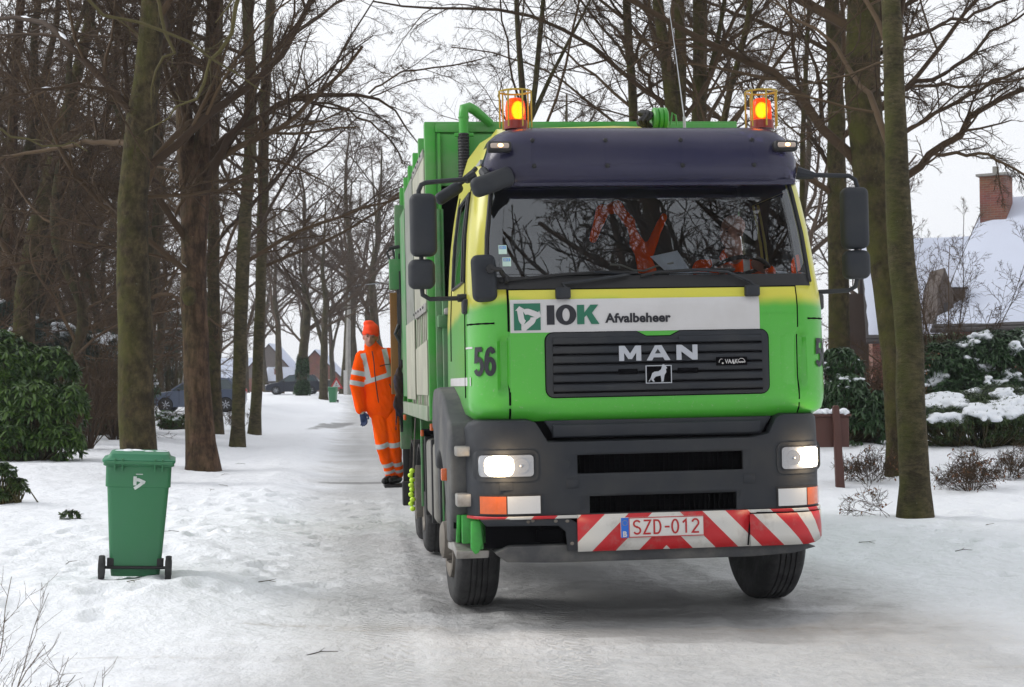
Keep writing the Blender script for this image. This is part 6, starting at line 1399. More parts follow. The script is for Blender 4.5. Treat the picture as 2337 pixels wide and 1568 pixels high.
# ---------------------------------------------------------------- worker riding on the rear step (built in truck coordinates)
def worker():
    V0 = 7.72; P = lambda u, z, dv=0: TMAT @ Vector((u, V0+dv, z))
    e = empty('person', P(-1.50, .56), 0, 'worker in orange hi-vis jacket and beanie riding on the truck\'s rear step', 'person')
    o = e.location.copy(); Q = lambda u, z, dv=0: P(u, z, dv)-o
    hip, chest, neck = Q(-1.565, 1.50), Q(-1.655, 1.92), Q(-1.70, 2.11, -.01)
    shL, shR = Q(-1.835, 2.03), Q(-1.475, 2.06); elL, wrL = Q(-1.895, 1.72), Q(-1.835, 1.42, -.05)
    elR, wrR = Q(-1.32, 1.98, .02), Q(-1.36, 2.18, -.06)
    hL, hR = Q(-1.64, 1.42), Q(-1.49, 1.43); knL, knR = Q(-1.59, .99, -.07), Q(-1.455, 1.0, -.06); anL, anR = Q(-1.49, .66, .02), Q(-1.42, .66, .05)
    hc = Q(-1.728, 2.262, -.03)
    m_, M = head_parts(e, hc, R(3), R(6), R(-2), 1.04)
    cap(m_, hip, chest, .11, .10, fl=.7); cap(m_, chest, neck, .09, .055); cap(m_, shL, elL, .055, .045); cap(m_, elL, wrL, .042, .03); cap(m_, shR, elR, .055, .045); cap(m_, elR, wrR, .042, .03)
    for a, b_, c_ in ((hL, knL, anL), (hR, knR, anR)): cap(m_, a, b_, .085, .058); cap(m_, b_, c_, .055, .038)
    body_ = skin(m_, 'body', SKINM, e, .011, 3); face(e, body_, M)
    # jacket
    up = (chest-hip).normalized(); org = hip.copy(); sx = (shR-shL).normalized()
    j = MB(); cap(j, Q(-1.585, 1.50), Q(-1.63, 1.78), .178, .180, 18, .72); cap(j, Q(-1.63, 1.75), Q(-1.655, 1.98), .182, .165, 18, .72); cap(j, Q(-1.60, 1.47), Q(-1.60, 1.58), .198, .185, 18, .74)
    cap(j, shL+Vector((.04, 0, .0)), shR+Vector((-.04, 0, .0)), .085, .085, 14, .95); cap(j, Q(-1.695, 2.06), Q(-1.722, 2.160, -.015), .110, .080, 16); cap(j, Q(-1.66, 2.05), Q(-1.69, 2.10), .14, .10, 16, .8)
    cap(j, shL, elL, .083, .080); cap(j, elL, wrL+(elL-wrL)*.06, .080, .066); cap(j, wrL+(elL-wrL)*.12, wrL, .062, .050)
    cap(j, shR, elR, .083, .075); cap(j, elR, wrR, .072, .055)
    N_ = lambda v: np.array(v)
    def band(co):
        r_ = co-N_(org); h = r_ @ N_(up); x = (r_-h[:, None]*N_(up)) @ N_(sx)
        arm = (co-N_(shL)) @ N_((elL-shL).normalized()); La = (elL-shL).length
        dl = np.linalg.norm(np.cross(co-N_(shL), N_((elL-shL).normalized())), axis=1)
        isarm = (dl < .098) & (x < -.150) & (arm > .02)
        torso = np.maximum(.026-np.abs(h-.30-.10*(x)), np.minimum(.030-np.abs(np.abs(x-.0)-.125), h-.30))
        sl = np.maximum(.028-np.abs(arm-.185), .028-np.abs(arm-.305))
        zz = np.where(isarm, sl, torso); zz = np.where((~isarm) & (h > .62), -1, zz); return zz
    jk = skin(j, 'jacket', FLEECE, e, .011, 5, .020, 3, band)
    # zip and pocket zips
    def onfront(u, z, off=.0):
        q = Q(u, z, 0); dv = Vector((TMAT.to_3x3() @ Vector((0, -1, 0))))
        return q+dv*off
    zp = [(-1.712, 2.10, .105), (-1.700, 2.03, .135), (-1.69, 1.95, .141), (-1.685, 1.85, .141), (-1.670, 1.72, .138), (-1.655, 1.60, .134), (-1.640, 1.50, .135)]
    m_ = MB(); m_.tube([onfront(*q) for q in zp], .0055, 6); m_.build('zip', BLACK, jk)
    m_ = MB(); m_.tube([onfront(-1.625, 1.925, .140), onfront(-1.56, 1.945, .134), onfront(-1.50, 1.95, .118)], .005, 6); m_.build('pocket_zip', BLACK, jk)
    m_ = MB(); m_.tube([onfront(-1.515, 1.72, .118), onfront(-1.50, 1.685, .112), onfront(-1.485, 1.66, .10)], .005, 6); m_.build('pocket_zip', BLACK, jk)
    m_ = MB(); cap(m_, wrL+(wrL-elL).normalized()*-.01, wrL+(wrL-elL).normalized()*.025, .038, .036); m_.build('cuff', pmat('pale_cuff', (.45, .42, .34), .9), jk, 60)
    # trousers
    t = MB(); cap(t, Q(-1.575, 1.50), Q(-1.565, 1.38), .145, .142, 18, .72)
    for a, b_, c_ in ((hL, knL, anL), (hR, knR, anR)): cap(t, a, b_, .104, .084); cap(t, b_, c_+(b_-c_)*.02, .083, .070); cap(t, c_+(b_-c_)*.2, c_+Vector((0, 0, .0)), .073, .062)
    def tband(co):
        out = np.full(len(co), -1.0); dl = []
        for a, b_, c_ in ((hL, knL, anL), (hR, knR, anR)):
            ax_ = N_((c_-b_).normalized()); s_ = (co-N_(b_)) @ ax_; dist = np.linalg.norm(co-N_(b_)-s_[:, None]*ax_, axis=1)
            dl.append((dist, np.maximum(.027-np.abs(s_+.03), np.maximum(.024-np.abs(s_-.215), .018-np.abs(s_-.30)))))
        return np.where(dl[0][0] < dl[1][0], dl[0][1], dl[1][1])
    skin(t, 'trousers', TROUS, e, .011, 5, .022, 5, tband)
    # gloves
    dn = (wrL-elL).normalized(); g_ = MB(); hand(g_, wrL+dn*.02, dn*1.0+Vector((.10, -.05, -.3)), (1, -.4, 0), 1.12, .55); skin(g_, 'glove', GLOVE, e, .0052, 2)
    g_ = MB(); hand(g_, wrR, (.1, -.2, .9), (-1, -.3, 0), 1.1, .9); skin(g_, 'glove', GLOVE, e, .0055, 2)
    # boots
    for a in (anL, anR):
        g_ = MB(); cap(g_, a+Vector((0, 0, .02)), a+Vector((0, .0, -.03)), .060, .055); cap(g_, a+Vector((.01, .04, -.05)), a+Vector((-.04, -.10, -.052)), .048, .050, 12); cap(g_, a+Vector((-.04, -.10, -.055)), a+Vector((-.07, -.17, -.062)), .048, .038, 12); skin(g_, 'boot', BOOT, e, .010, 3)
        g_ = MB()
    # knitted cap
    g_ = MB(); T = lambda x, y, z: M @ Vector((x, y, z))
    g_.ell((0, .012, .085), (.095, .112, .085), 18, 12); g_.ell((0, .010, .045), (.100, .118, .040), 18, 12); g_.ell((-.030, .02, .150), (.068, .085, .045), 14, 10); g_.ell((0, .05, .0), (.092, .075, .05), 14, 10)
    g_.v = [tuple(M @ Vector(p)) for p in g_.v]; cp_ = skin(g_, 'beanie', CAPM, e, .009, 3, .010, 9)
    return e
worker()

# ---------------------------------------------------------------- driver
def driver():
    P = lambda u, v, z: tw(u, v, z); e = empty('person', P(.92, 1.4, 2.1), 0, 'bald driver in an orange vest behind the windscreen at the wheel', 'person'); o = e.location.copy(); Q = lambda u, v, z: tw(u, v, z)-o
    m_, M = head_parts(e, Q(.90, 1.10, 2.845), R(-52), R(3), R(2), 1.08)
    sL, sR, hp = Q(.70, 1.28, 2.57), Q(1.12, 1.30, 2.58), Q(.92, 1.45, 2.1)
    cap(m_, hp, Q(.92, 1.28, 2.55), .15, .13, fl=.8); cap(m_, Q(.92, 1.25, 2.6), Q(.91, 1.14, 2.72), .09, .058)
    eL, wL, eR, wR = Q(.60, 1.12, 2.36), Q(.69, .86, 2.50), Q(1.20, 1.14, 2.36), Q(1.12, .88, 2.53)
    for a, b_, c_, s_ in ((sL, eL, wL, 1), (sR, eR, wR, -1)): cap(m_, a, b_, .055, .045); cap(m_, b_, c_, .042, .03); hand(m_, c_, tuple(Q(.90, .85, 2.62)-c_), (0, -.4, .6), 1.0, .9)
    for s_ in (-1, 1): cap(m_, hp+Vector((s_*.1, 0, .03)), Q(.92+s_*.13, .98, 2.13), .09, .07); cap(m_, Q(.92+s_*.13, .98, 2.13), Q(.92+s_*.12, .92, 1.75), .06, .045)
    b_ = skin(m_, 'body', SKINM, e, .011, 2); face(e, b_, M)
    j = MB(); cap(j, hp, Q(.92, 1.28, 2.52), .175, .165, fl=.85); cap(j, sL, sR, .082, .082); cap(j, Q(.92, 1.26, 2.58), Q(.91, 1.2, 2.66), .12, .085); cap(j, sL, eL, .08, .07); cap(j, sR, eR, .08, .07); cap(j, eL, wL, .066, .045); cap(j, eR, wR, .066, .045)
    c0 = np.array(Q(.92, 1.28, 2.3))
    skin(j, 'jacket', FLEECE, e, .012, 4, .015, 4, lambda co: np.maximum(.03-np.abs(co[:, 2]-c0[2]-.02), np.minimum(.03-np.abs(np.abs((co-c0)[:, 0])-.12), co[:, 2]-c0[2])))
driver()
# hi-vis jacket hanging in the middle of the cab, papers and cords on the dashboard
e = empty('hanging_jacket', tw(.12, 1.6, 2.4), 0, 'orange work jacket hanging inside the cab behind the windscreen', 'jacket'); o = e.location.copy()
m_ = MB(); L_ = [tw(a, 1.6, b_)-o for a, b_ in ((-.10, 2.85), (-.02, 3.08), (.10, 3.10), (.20, 2.98), (.27, 2.78), (.30, 2.60))]
for a, b_ in zip(L_[:-1], L_[1:]): cap(m_, a, b_, .035, .05)
m_ = [m_, [cap(m_, tw(.33, 1.6, 2.72)-o, tw(.47, 1.58, 3.02)-o, .05, .03)]][0]; cap(m_, tw(.25, 1.6, 2.82)-o, tw(.36, 1.6, 2.6)-o, .06, .05); skin(m_, 'sleeve', FLEECE, e, .012, 3, .02, 6, lambda co: co[:, 0]*0-1)
def sheetp(name, label, pts, cat='paper'):
    m_ = MB(); n = 8; a, b_, c_, d_ = [Vector(p) for p in pts]; vs = []
    for i in range(n+1):
        for k in range(n+1):
            s, t = i/n, k/n; p = a.lerp(b_, s).lerp(d_.lerp(c_, s), t); p = p+Vector((0, .05*math.sin(s*PI)*math.sin(t*2.4), .0)); vs.append(tw(*p))
    o0 = vs[0].copy(); m_.add([v-o0 for v in vs], [(i*(n+1)+k, (i+1)*(n+1)+k, (i+1)*(n+1)+k+1, i*(n+1)+k+1) for i in range(n) for k in range(n)])
    o = m_.build(name, PAPER, None, 80); o.location = o0; s_ = o.modifiers.new('t', 'SOLIDIFY'); s_.thickness = .001; return tag(o, label, cat)
sheetp('paper_sheet', 'curled white paper propped up on the dashboard behind the windscreen', [(.13, .52, 2.62), (.33, .50, 2.66), (.42, .40, 2.475), (.245, .40, 2.475)])
sheetp('paper_sheet', 'small white paper lying flat on the dashboard right of the curled one', [(.41, .62, 2.515), (.56, .62, 2.51), (.61, .42, 2.48), (.45, .42, 2.48)])
sheetp('paper_sheet', 'little pale card in the lower right corner of the windscreen', [(1.06, .50, 2.50), (1.13, .50, 2.50), (1.15, .44, 2.475), (1.08, .44, 2.475)], 'card')
m_ = MB(); o0 = tw(-.1, .5, 2.5); m_.tube([tw(u, .48+.04*math.sin(u*9), z)-o0 for u, z in ((-.18, 2.56), (-.10, 2.555), (.0, 2.52), (.08, 2.515), (.18, 2.55), (.3, 2.57))], .007, 6); o = m_.build('coiled_cord', pmat('pale_cord', (.4, .4, .36), .7), None, 60); o.location = o0; tag(o, 'pale cord lying along the dashboard left of the papers', 'cord')
# rags by the tail loader
e = empty('hanging_rags', tw(-1.43, 6.9, 2.1), 0, 'dark tattered rags hanging on the truck side right of the worker', 'rags'); o = e.location.copy(); rng = np.random.RandomState(3)
m_ = MB(); cap(m_, tw(-1.40, 6.9, 1.98)-o, tw(-1.42, 6.9, 1.75)-o, .03, .06); cap(m_, tw(-1.42, 6.9, 1.78)-o, tw(-1.42, 6.9, 1.5)-o, .065, .035)
for k in range(12): u = -1.46+.010*k*.7; z1 = 1.46-rng.rand()*.26; cap(m_, tw(u, 6.88, 1.6)-o, tw(u-.02*rng.rand(), 6.88, z1)-o, .02, .006, 6)
skin(m_, 'cloth', pmat('dark_cloth', (.030, .016, .010), .95, var=.5, scale=9, dirt=(.015, .03, .08), dscale=5, damt=.8), e, .010, 1, .05, 8)

# ---------------------------------------------------------------- wheelie bins
BING = pmat('bin_green', (.032, .175, .072), .5, var=.08, scale=4, bump=.08, bscale=200, dirt=(.045, .15, .085), dscale=2, damt=.6); BINL = pmat('bin_lid_green', (.035, .20, .10), .5, var=.08)
def bin_(loc, rz, label, detail=True):
    e = empty('wheelie_bin', loc, rz, label, 'wheelie bin', 'green wheelie bins')
    # seen from the hinge side (-Y); footprint narrows towards the base
    def ring(w_, y0, y1, z, r=.04):
        p = []
        for cx_, cy_, a0 in ((w_-r, y1-r, 0), (-w_+r, y1-r, 90), (-w_+r, y0+r, 180), (w_-r, y0+r, 270)): p += [(cx_+r*math.cos(R(a0+i*30)), cy_+r*math.sin(R(a0+i*30)), z) for i in range(4)]
        return p
    lv = [(.195, -.18, .20, .02), (.205, -.20, .215, .10), (.208, -.225, .215, .102), (.213, -.235, .23, .20), (.248, -.262, .27, .76), (.262, -.268, .285, .765), (.264, -.272, .29, .93), (.285, -.29, .305, .94), (.285, -.29, .305, .975)]
    vs = []; 
    for a in lv: vs += ring(*a)
    n = 16; m_ = MB(); m_.add(vs, [(i*n+k, i*n+(k+1) % n, (i+1)*n+(k+1) % n, (i+1)*n+k) for i in range(len(lv)-1) for k in range(n)]+[tuple(range(n))[::-1]]); 
    m_.build('bin_body', BING, e, 40)
    lvl = [(.293, -.29, .33, .965), (.295, -.292, .335, .985), (.255, -.275, .30, 1.0), (.238, -.26, .28, 1.035), (.215, -.235, .25, 1.045)]
    vs = []
    for a in lvl: vs += ring(*a)
    m_ = MB(); m_.add(vs, [(i*n+k, i*n+(k+1) % n, (i+1)*n+(k+1) % n, (i+1)*n+k) for i in range(len(lvl)-1) for k in range(n)]+[tuple((len(lvl)-1)*n+k for k in range(n))])
    lid = m_.build('lid', BINL, e, 40)
    m_ = MB(); m_.tube([(-.27, -.315, .965), (.27, -.315, .965)], .014, 8)
    for x in (-.19, -.13, .13, .19): m_.box(x-.007, x+.007, -.32, -.26, .90, 1.00, .003)
    m_.build('handle_bar', BING, e)
    m_ = MB(); m_.tube([(-.26, -.235, .10), (.26, -.235, .10)], .013, 8); m_.build('axle', BLACK, e)
    for s in (-1, 1):
        m_ = MB(); m_.lathe([(.0, -.028), (.06, -.028), (.075, -.018), (.095, -.025), (.1, -.01), (.1, .01), (.095, .025), (.075, .018), (.06, .028), (0, .028)], 'x', (s*.268, -.235, .10), 28); m_.build('wheel', TYRE, e, 40)
        m_ = MB(); m_.box(s*.20-.028, s*.20+.028, -.232, -.19, .085, .175, .004); m_.build('axle_bracket', BLACK, e)
    if 'emblem_white' not in MATS: pmat('emblem_white', (.62, .66, .63), .5)
    strokes('emblem', 'v', .105, .026, MATS['emblem_white'], e, lambda x, y, d: (-.04+x, -.275, .75+y), .92)
    if detail:
        m_ = MB(); m_.box(-.02, .035, -.2755, -.270, .868, .874); m_.build('number_mark', MATS['emblem_white'], e)
        m_ = MB()
        for k in range(8): m_.ell((-.18+.36*random.random(), .0+.2*random.random(), 1.046), (.03+.04*random.random(), .04, .006), 10, 6)
        m_.build('snow_cover', SNOWCAP, e, 80)['kind'] = 'stuff'
    return e
random.seed(8)
pb = at(309, 1300, 13.35); b1 = bin_((pb.x, pb.y, hz(pb.x, pb.y)+.03), R(-9), 'near green wheelie bin standing in the snow beside the lane')
b1.rotation_euler = (R(1), R(2.2), R(12))
pb = at(760, 930, 104); bin_((pb.x, pb.y, hz(pb.x, pb.y)), R(170), 'far green wheelie bin at the bend of the lane, small in the distance', False)

# ---------------------------------------------------------------- street lamp, post, sign, mailbox
CONC = pmat('concrete', (.30, .29, .27), .85, var=.2, scale=5, dirt=(.17, .17, .15), dscale=3, damt=.6)
pl = at(795, 920, 116); gl_ = hz(pl.x, pl.y); ztop_ = at(800, 650, 116).z
e = empty('street_lamp', (pl.x, pl.y, gl_), 0, 'tall concrete street lamp with a curved arm left of the worker', 'street lamp')
m_ = MB(); H_ = ztop_-gl_; m_.tube([(0, 0, -.2), (0, 0, H_*.45), (.1, 0, H_-1.0)], [.24, .19, .13], 4); m_.build('pole', CONC, e, 20)
m_ = MB(); m_.tube([(.1, 0, H_-1.2), (.12, 0, H_-.5), (.35, 0, H_-.12), (.8, 0, H_), (2.3, 0, H_+.1), (2.6, 0, H_+.1)], [.07, .06, .055, .05, .045, .045], 8); m_.build('arm', pmat('galvanised_steel', (.32, .36, .40), .4, metal=.4), e, 60)
m_ = MB(); m_.ell((2.75, 0, H_+.08), (.38, .14, .09), 14, 8); m_.build('lamp_head', CONC, e, 60)
pw = at(788, 918, 114); m_ = MB(); gw = hz(pw.x, pw.y); m_.box(-.11, .11, -.06, .06, -.1, at(788, 845, 114).z-gw, .01); o = m_.build('marker_post', pmat('white_post', (.62, .62, .60), .7)); o.location = (pw.x, pw.y, gw); tag(o, 'short white post right beside the foot of the street lamp', 'post')
psn = at(768, 905, 113); gs = hz(psn.x, psn.y); zs = at(768, 878, 113).z-gs
e = empty('warning_sign', (psn.x, psn.y, gs), 0, 'triangular red and white warning sign beyond the far wheelie bin', 'road sign')
m_ = MB(); m_.tube([(0, 0, -.1), (0, 0, zs)], .035, 6); m_.build('pole', CONC, e)
m_ = MB(); s_ = .48; m_.prism([(-s_, zs-.28), (s_, zs-.28), (0, zs+.55)], 'y', -.05, -.03, .01); m_.build('sign_border', PRED, e)
m_ = MB(); s_ = .30; m_.prism([(-s_, zs-.18), (s_, zs-.18), (0, zs+.34)], 'y', -.06, -.051); m_.build('sign_face', WHITE, e)
m_ = MB(); m_.tube([(-.06, -.065, zs-.12), (.0, -.065, zs+.02), (.05, -.065, zs-.12)], .02, 5); m_.ell((.01, -.065, zs+.10), (.035, .01, .035)); m_.build('sign_symbol', INK, e)
BRN = pmat('brown_painted_wood', (.085, .030, .022), .65, var=.25, scale=4, stretch=(1, 1, .2), dirt=(.05, .02, .015), dscale=6, damt=.5)
gm = on_ground(1918, 1112); dm = gm.y; top_z = at(1910, 925, dm).z; k = dm/FPX
e = empty('garden_letterbox', gm, R(0), 'dark red brown snow topped wooden box on a leaning post right of the truck', 'letterbox')
tp_ = at(1907, 925, dm)-gm; m_ = MB(); m_.prism([(-10*k, -.1), (10*k, -.1), (tp_.x+7*k, tp_.z-.03), (tp_.x+4*k, tp_.z), (tp_.x-4*k, tp_.z), (tp_.x-7*k, tp_.z-.03)], 'y', -.05, .05, .008); m_.build('post', BRN, e)
cb = at(1900, 985, dm)-gm; m_ = MB(); m_.box(cb.x-40*k, cb.x+40*k, .06, .40, cb.z-36*k, cb.z+34*k, .01); m_.box(cb.x-45*k, cb.x+45*k, .03, .45, cb.z+34*k, cb.z+40*k, .005); m_.build('box', BRN, e)
m_ = MB()
for q in range(14): m_.ell((cb.x+(-34+q*5.4)*k, .2+.05*math.sin(q*3), cb.z+43*k), (.07, .15, .05+.02*math.sin(q*1.7)), 10, 7)
m_.build('snow_cover', SNOWCAP, e, 80)['kind'] = 'stuff'

# ---------------------------------------------------------------- parked cars
CARB = pmat('blue_grey_car_paint', (.085, .11, .17), .3, metal=.2, coat=.6, var=.08); CARD = pmat('dark_car_paint', (.025, .030, .045), .3, metal=.3, coat=.6, var=.08)
CGL = pmat('car_window', (.05, .075, .085), .12, spec=.8, var=.1); REDL = pmat('tail_lamp_red', (.35, .01, .01), .3); CARL = pmat('car_headlamp', (.5, .52, .55), .2, metal=.4)
def car(loc, rz, label, paint, hatch=True, L=4.1, H=1.46, snow=False):
    e = empty('parked_car', loc, rz, label, 'car'); W = .86
    # side outline: front at -x
    low = [(-.5*L, .32), (-.505*L, .55), (-.48*L, .72), (-.36*L, .86), (-.24*L, .94), (.0, .97), (.30*L, 1.0), (.44*L, 1.0), (.49*L, .88), (.50*L, .50), (.48*L, .28), (.1*L, .20), (-.3*L, .20)]
    m_ = MB(); b = bmesh.new(); N = len(low); rings = []
    for y, s in ((-W, .97), (-W*.93, 1.0), (-W*.5, 1.015), (0, 1.02), (W*.5, 1.015), (W*.93, 1.0), (W, .97)):
        rings.append([b.verts.new((x*(s if abs(x) > .4*L else 1), y, z if z < .5 else (z-.03 if abs(y) > W*.95 else z))) for x, z in low])
    for i in range(len(rings)-1):
        for k_ in range(N): b.faces.new((rings[i][k_], rings[i][(k_+1) % N], rings[i+1][(k_+1) % N], rings[i+1][k_]))
    b.faces.new(rings[0][::-1]); b.faces.new(rings[-1]); bmesh.ops.triangulate(b, faces=[f for f in b.faces if len(f.verts) > 4]); m_.bm(b); m_.build('car_body', paint, e, 35)
    # glasshouse, roof and pillars
    bl = [(-.25*L, .93), (.455*L if hatch else .33*L, .98)]; tp = [(-.06*L, H-.02), (.33*L if hatch else .2*L, H-.03)]
    m_ = MB(); yb, yt = W*.95, W*.74; v = [(bl[0][0], -yb, bl[0][1]), (bl[1][0], -yb, bl[1][1]), (bl[1][0], yb, bl[1][1]), (bl[0][0], yb, bl[0][1]), (tp[0][0], -yt, tp[0][1]), (tp[1][0], -yt, tp[1][1]), (tp[1][0], yt, tp[1][1]), (tp[0][0], yt, tp[0][1])]
    m_.add(v, [(0, 1, 5, 4), (1, 2, 6, 5), (2, 3, 7, 6), (3, 0, 4, 7), (4, 5, 6, 7)]); m_.build('windows', CGL, e, 20)
    m_ = MB(); m_.prism([(tp[0][0]-.06, tp[0][1]-.01), (tp[0][0]+.3, H+.02), (tp[1][0]-.3, H+.015), (tp[1][0]+.06, tp[1][1]-.02), (tp[1][0], tp[1][1]-.06), (tp[0][0], tp[0][1]-.04)], 'y', -yt-.015, yt+.015, .012)
    for s_ in (-1, 1):
        for xb, xt, w_ in ((bl[0][0], tp[0][0], .05), (.02*L, .05*L, .04), (.21*L, .19*L, .04), (bl[1][0]-.05, tp[1][0], .10)): m_.tube([(xb, s_*(yb+.004), .95), (xt, s_*(yt+.006), tp[0][1])], w_/1.4, 6)
    m_.build('roof', paint, e, 40)
    for x in (-.31*L, .31*L):
        for s_ in (-1, 1):
            w_ = empty('wheel', (x, s_*(W-.08), .30)); w_.parent = e
            q = MB(); q.lathe([(.19, -.09), (.30, -.09), (.31, -.07), (.31, .07), (.30, .09), (.19, .09)], 'y', (0, 0, 0), 28); q.build('tyre', TYRE, w_)
            q = MB(); q.lathe([(.20, s_*.07), (.18, s_*.085), (.06, s_*.07), (0, s_*.09)], 'y', (0, 0, 0), 20)
            q.build('rim', RIMM, w_); q = MB()
            for a in range(7): q.box(-.02, .02, min(s_*.07, s_*.10), max(s_*.07, s_*.10), .03, .195, .004, M=Matrix.Rotation(a*2*PI/7, 4, 'Y'))
            q.build('spoke', SILVER, w_)
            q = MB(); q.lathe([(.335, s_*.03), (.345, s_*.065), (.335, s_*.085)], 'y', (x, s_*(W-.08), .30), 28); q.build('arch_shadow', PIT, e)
    for s_ in (-1, 1):
        q = MB(); q.ell((.485*L, s_*.68, .86), (.07, .14, .15), 10, 8); q.build('tail_light', REDL, e, 60)
        q = MB(); q.ell((-.475*L, s_*.64, .68), (.12, .17, .075), 10, 8); q.build('headlight', CARL, e, 60)
        q = MB(); q.ell((-.17*L, s_*(W+.07), .98), (.09, .09, .065), 10, 8); q.build('wing_mirror', BLACK, e, 60)
        for x in (.06*L, .24*L): q = MB(); q.box(x, x+.16, s_*W-.012, s_*W+.012, .80, .83, .005); q.build('door_handle', BLACK, e)
        q = MB()
        for x in (-.17*L, .045*L, .215*L): q.tube([(x, s_*(W+.001), .30), (x, s_*(W+.001), .94)], .006, 4)
        q.build('door_seam', PIT, e)
    return e
pc = at(452, 948, 72); car((pc.x, pc.y, hz(pc.x, pc.y)), R(4), 'blue-grey hatchback parked behind the brown forked trunk', CARB, L=4.3, H=1.5)
pc = at(672, 905, 120); car((pc.x, pc.y, hz(pc.x, pc.y)), R(2), 'small dark car parked far away before the brick houses', CARD, L=4.2)

# ---------------------------------------------------------------- houses
def brick_mat(name, a, b_, sc=4.2):
    m, n, l, b = nt(name); tc = n.new('ShaderNodeTexCoord'); br = n.new('ShaderNodeTexBrick'); mp = n.new('ShaderNodeMapping'); mp.vector_type = 'POINT'
    sp = n.new('ShaderNodeSeparateXYZ'); l.new(tc.outputs['Object'], sp.inputs[0]); cb_ = n.new('ShaderNodeCombineXYZ')
    l.new(math_node(n, l, 'ADD', sp.outputs[0], sp.outputs[1]), cb_.inputs[0]); l.new(sp.outputs[2], cb_.inputs[1]); l.new(cb_.outputs[0], br.inputs['Vector'])
    br.inputs['Scale'].default_value = sc; br.inputs['Color1'].default_value = (*a, 1); br.inputs['Color2'].default_value = (*b_, 1); br.inputs['Mortar'].default_value = (.24, .22, .20, 1); br.inputs['Mortar Size'].default_value = .022; br.inputs['Brick Width'].default_value = .9; br.inputs['Row Height'].default_value = .3
    nz = n.new('ShaderNodeTexNoise'); nz.inputs['Scale'].default_value = 1.5; nz.inputs['Detail'].default_value = 6; l.new(tc.outputs['Object'], nz.inputs['Vector'])
    mx = n.new('ShaderNodeMix'); mx.data_type = 'RGBA'; mx.blend_type = 'MULTIPLY'; mx.inputs[0].default_value = .5; l.new(br.outputs[0], mx.inputs[6]); l.new(nz.outputs[1], mx.inputs[7]); l.new(mx.outputs[2], b.inputs['Base Color']); b.inputs['Roughness'].default_value = .9; return m
BRICK = brick_mat('red_brick', (.30, .11, .07), (.22, .085, .06)); BRICKF = brick_mat('pale_red_brick', (.33, .14, .10), (.26, .11, .08)); TILE = pmat('dark_roof_tile', (.05, .045, .045), .8); RSNOW = pmat('roof_snow', (.55, .59, .70), .85, var=.04, scale=2, bump=.3, bscale=3); TRIM = pmat('white_trim', (.6, .6, .58), .6); DARKW = pmat('dark_window', (.03, .035, .04), .15, spec=.7); PLASTER = pmat('grey_gable', (.16, .14, .13), .85, var=.2)
def house(name, label, loc, rz, Lx, Wy, eave, ridge, brick=BRICK, wins=(), chim=None, ov=.35, hip=0, roofmat=None, gable=None):
    e = empty(name, loc, rz, label, 'house'); m_ = MB()
    m_.prism([(0, -.5), (Wy, -.5), (Wy, eave), (Wy/2, ridge-.15), (0, eave)], 'x', 0, Lx); w_ = m_.build('wall', brick, e, 20)
    if gable: m_ = MB(); m_.prism([(.1, eave*.9), (Wy-.1, eave*.9), (Wy/2, ridge-.2)], 'x', -.03, -.003); m_.build('gable_cladding', gable, e, 20)
    sl = (ridge-eave)/(Wy/2)
    for s_ in (0, 1):
        f = (lambda y: y) if s_ == 0 else (lambda y: Wy-y)
        p = [(f(-ov), eave-ov*sl), (f(Wy/2), ridge), (f(Wy/2), ridge-.14), (f(-ov), eave-ov*sl-.14)]
        m_ = MB(); m_.prism(p, 'x', -ov*.7, Lx+ov*.7); r_ = m_.build('roof', TILE, e, 20)
        m_ = MB(); b = bmesh.new(); nu, nv = 30, 16; vs = {}
        for i in range(nu+1):
            for k_ in range(nv+1):
                x = -ov*.6+(Lx+ov*1.2)*i/nu; t = k_/nv; y = f(-ov+.05+(Wy/2+ov-.05)*t); z = eave-ov*sl+(ridge-eave+ov*sl)*t+.12+.02*math.sin(k_*2.1+i*.3)*random.random()-(.10 if k_ in (0,) or i in (0, nu) else 0); vs[i, k_] = b.verts.new((x, y, z))
        for i in range(nu):
            for k_ in range(nv): b.faces.new((vs[i, k_], vs[i+1, k_], vs[i+1, k_+1], vs[i, k_+1]))
        m_.bm(b); m_.build('roof_snow', RSNOW, e, 50)
        if s_ == 0: m_ = MB(); m_.tube([(-ov*.7, -ov-.06, eave-ov*sl-.12), (Lx+ov*.7, -ov-.06, eave-ov*sl-.12)], .07, 8); m_.build('gutter', TILE, e)
    for kind, x, z, w2, h2 in wins:    # on the front (y=0) or on the gable (x=0)
        if kind == 'f': bx = (x-w2, x+w2, -.04, .02, z-h2, z+h2); b2 = (x-w2+.07, x+w2-.07, -.045, -.041, z-h2+.07, z+h2-.07)
        else: bx = (-.06, .02, x-w2, x+w2, z-h2, z+h2); b2 = (-.065, -.061, x-w2+.07, x+w2-.07, z-h2+.07, z+h2-.07)
        m_ = MB(); m_.box(*bx); f_ = m_.build('window', TRIM, e, 20); m_ = MB(); m_.box(*b2); m_.build('pane', DARKW, f_, 20)
    if chim:
        cx_, cy_, wx, wy, z0, z1 = chim; ce = MB(); ce.box(cx_-wx, cx_+wx, cy_-wy, cy_+wy, z0, z1); c_ = ce.build('chimney', brick, e, 20)
        m_ = MB(); m_.box(cx_-wx-.09, cx_+wx+.09, cy_-wy-.09, cy_+wy+.09, z1, z1+.07); m_.box(cx_-.08, cx_+.08, cy_-.08, cy_+.08, z1+.07, z1+.32, .01); m_.build('chimney_cap', CONC, c_, 20)
    return e
random.seed(3)
hp = at(2150, 748, 45); gh = hz(12.2, 45)
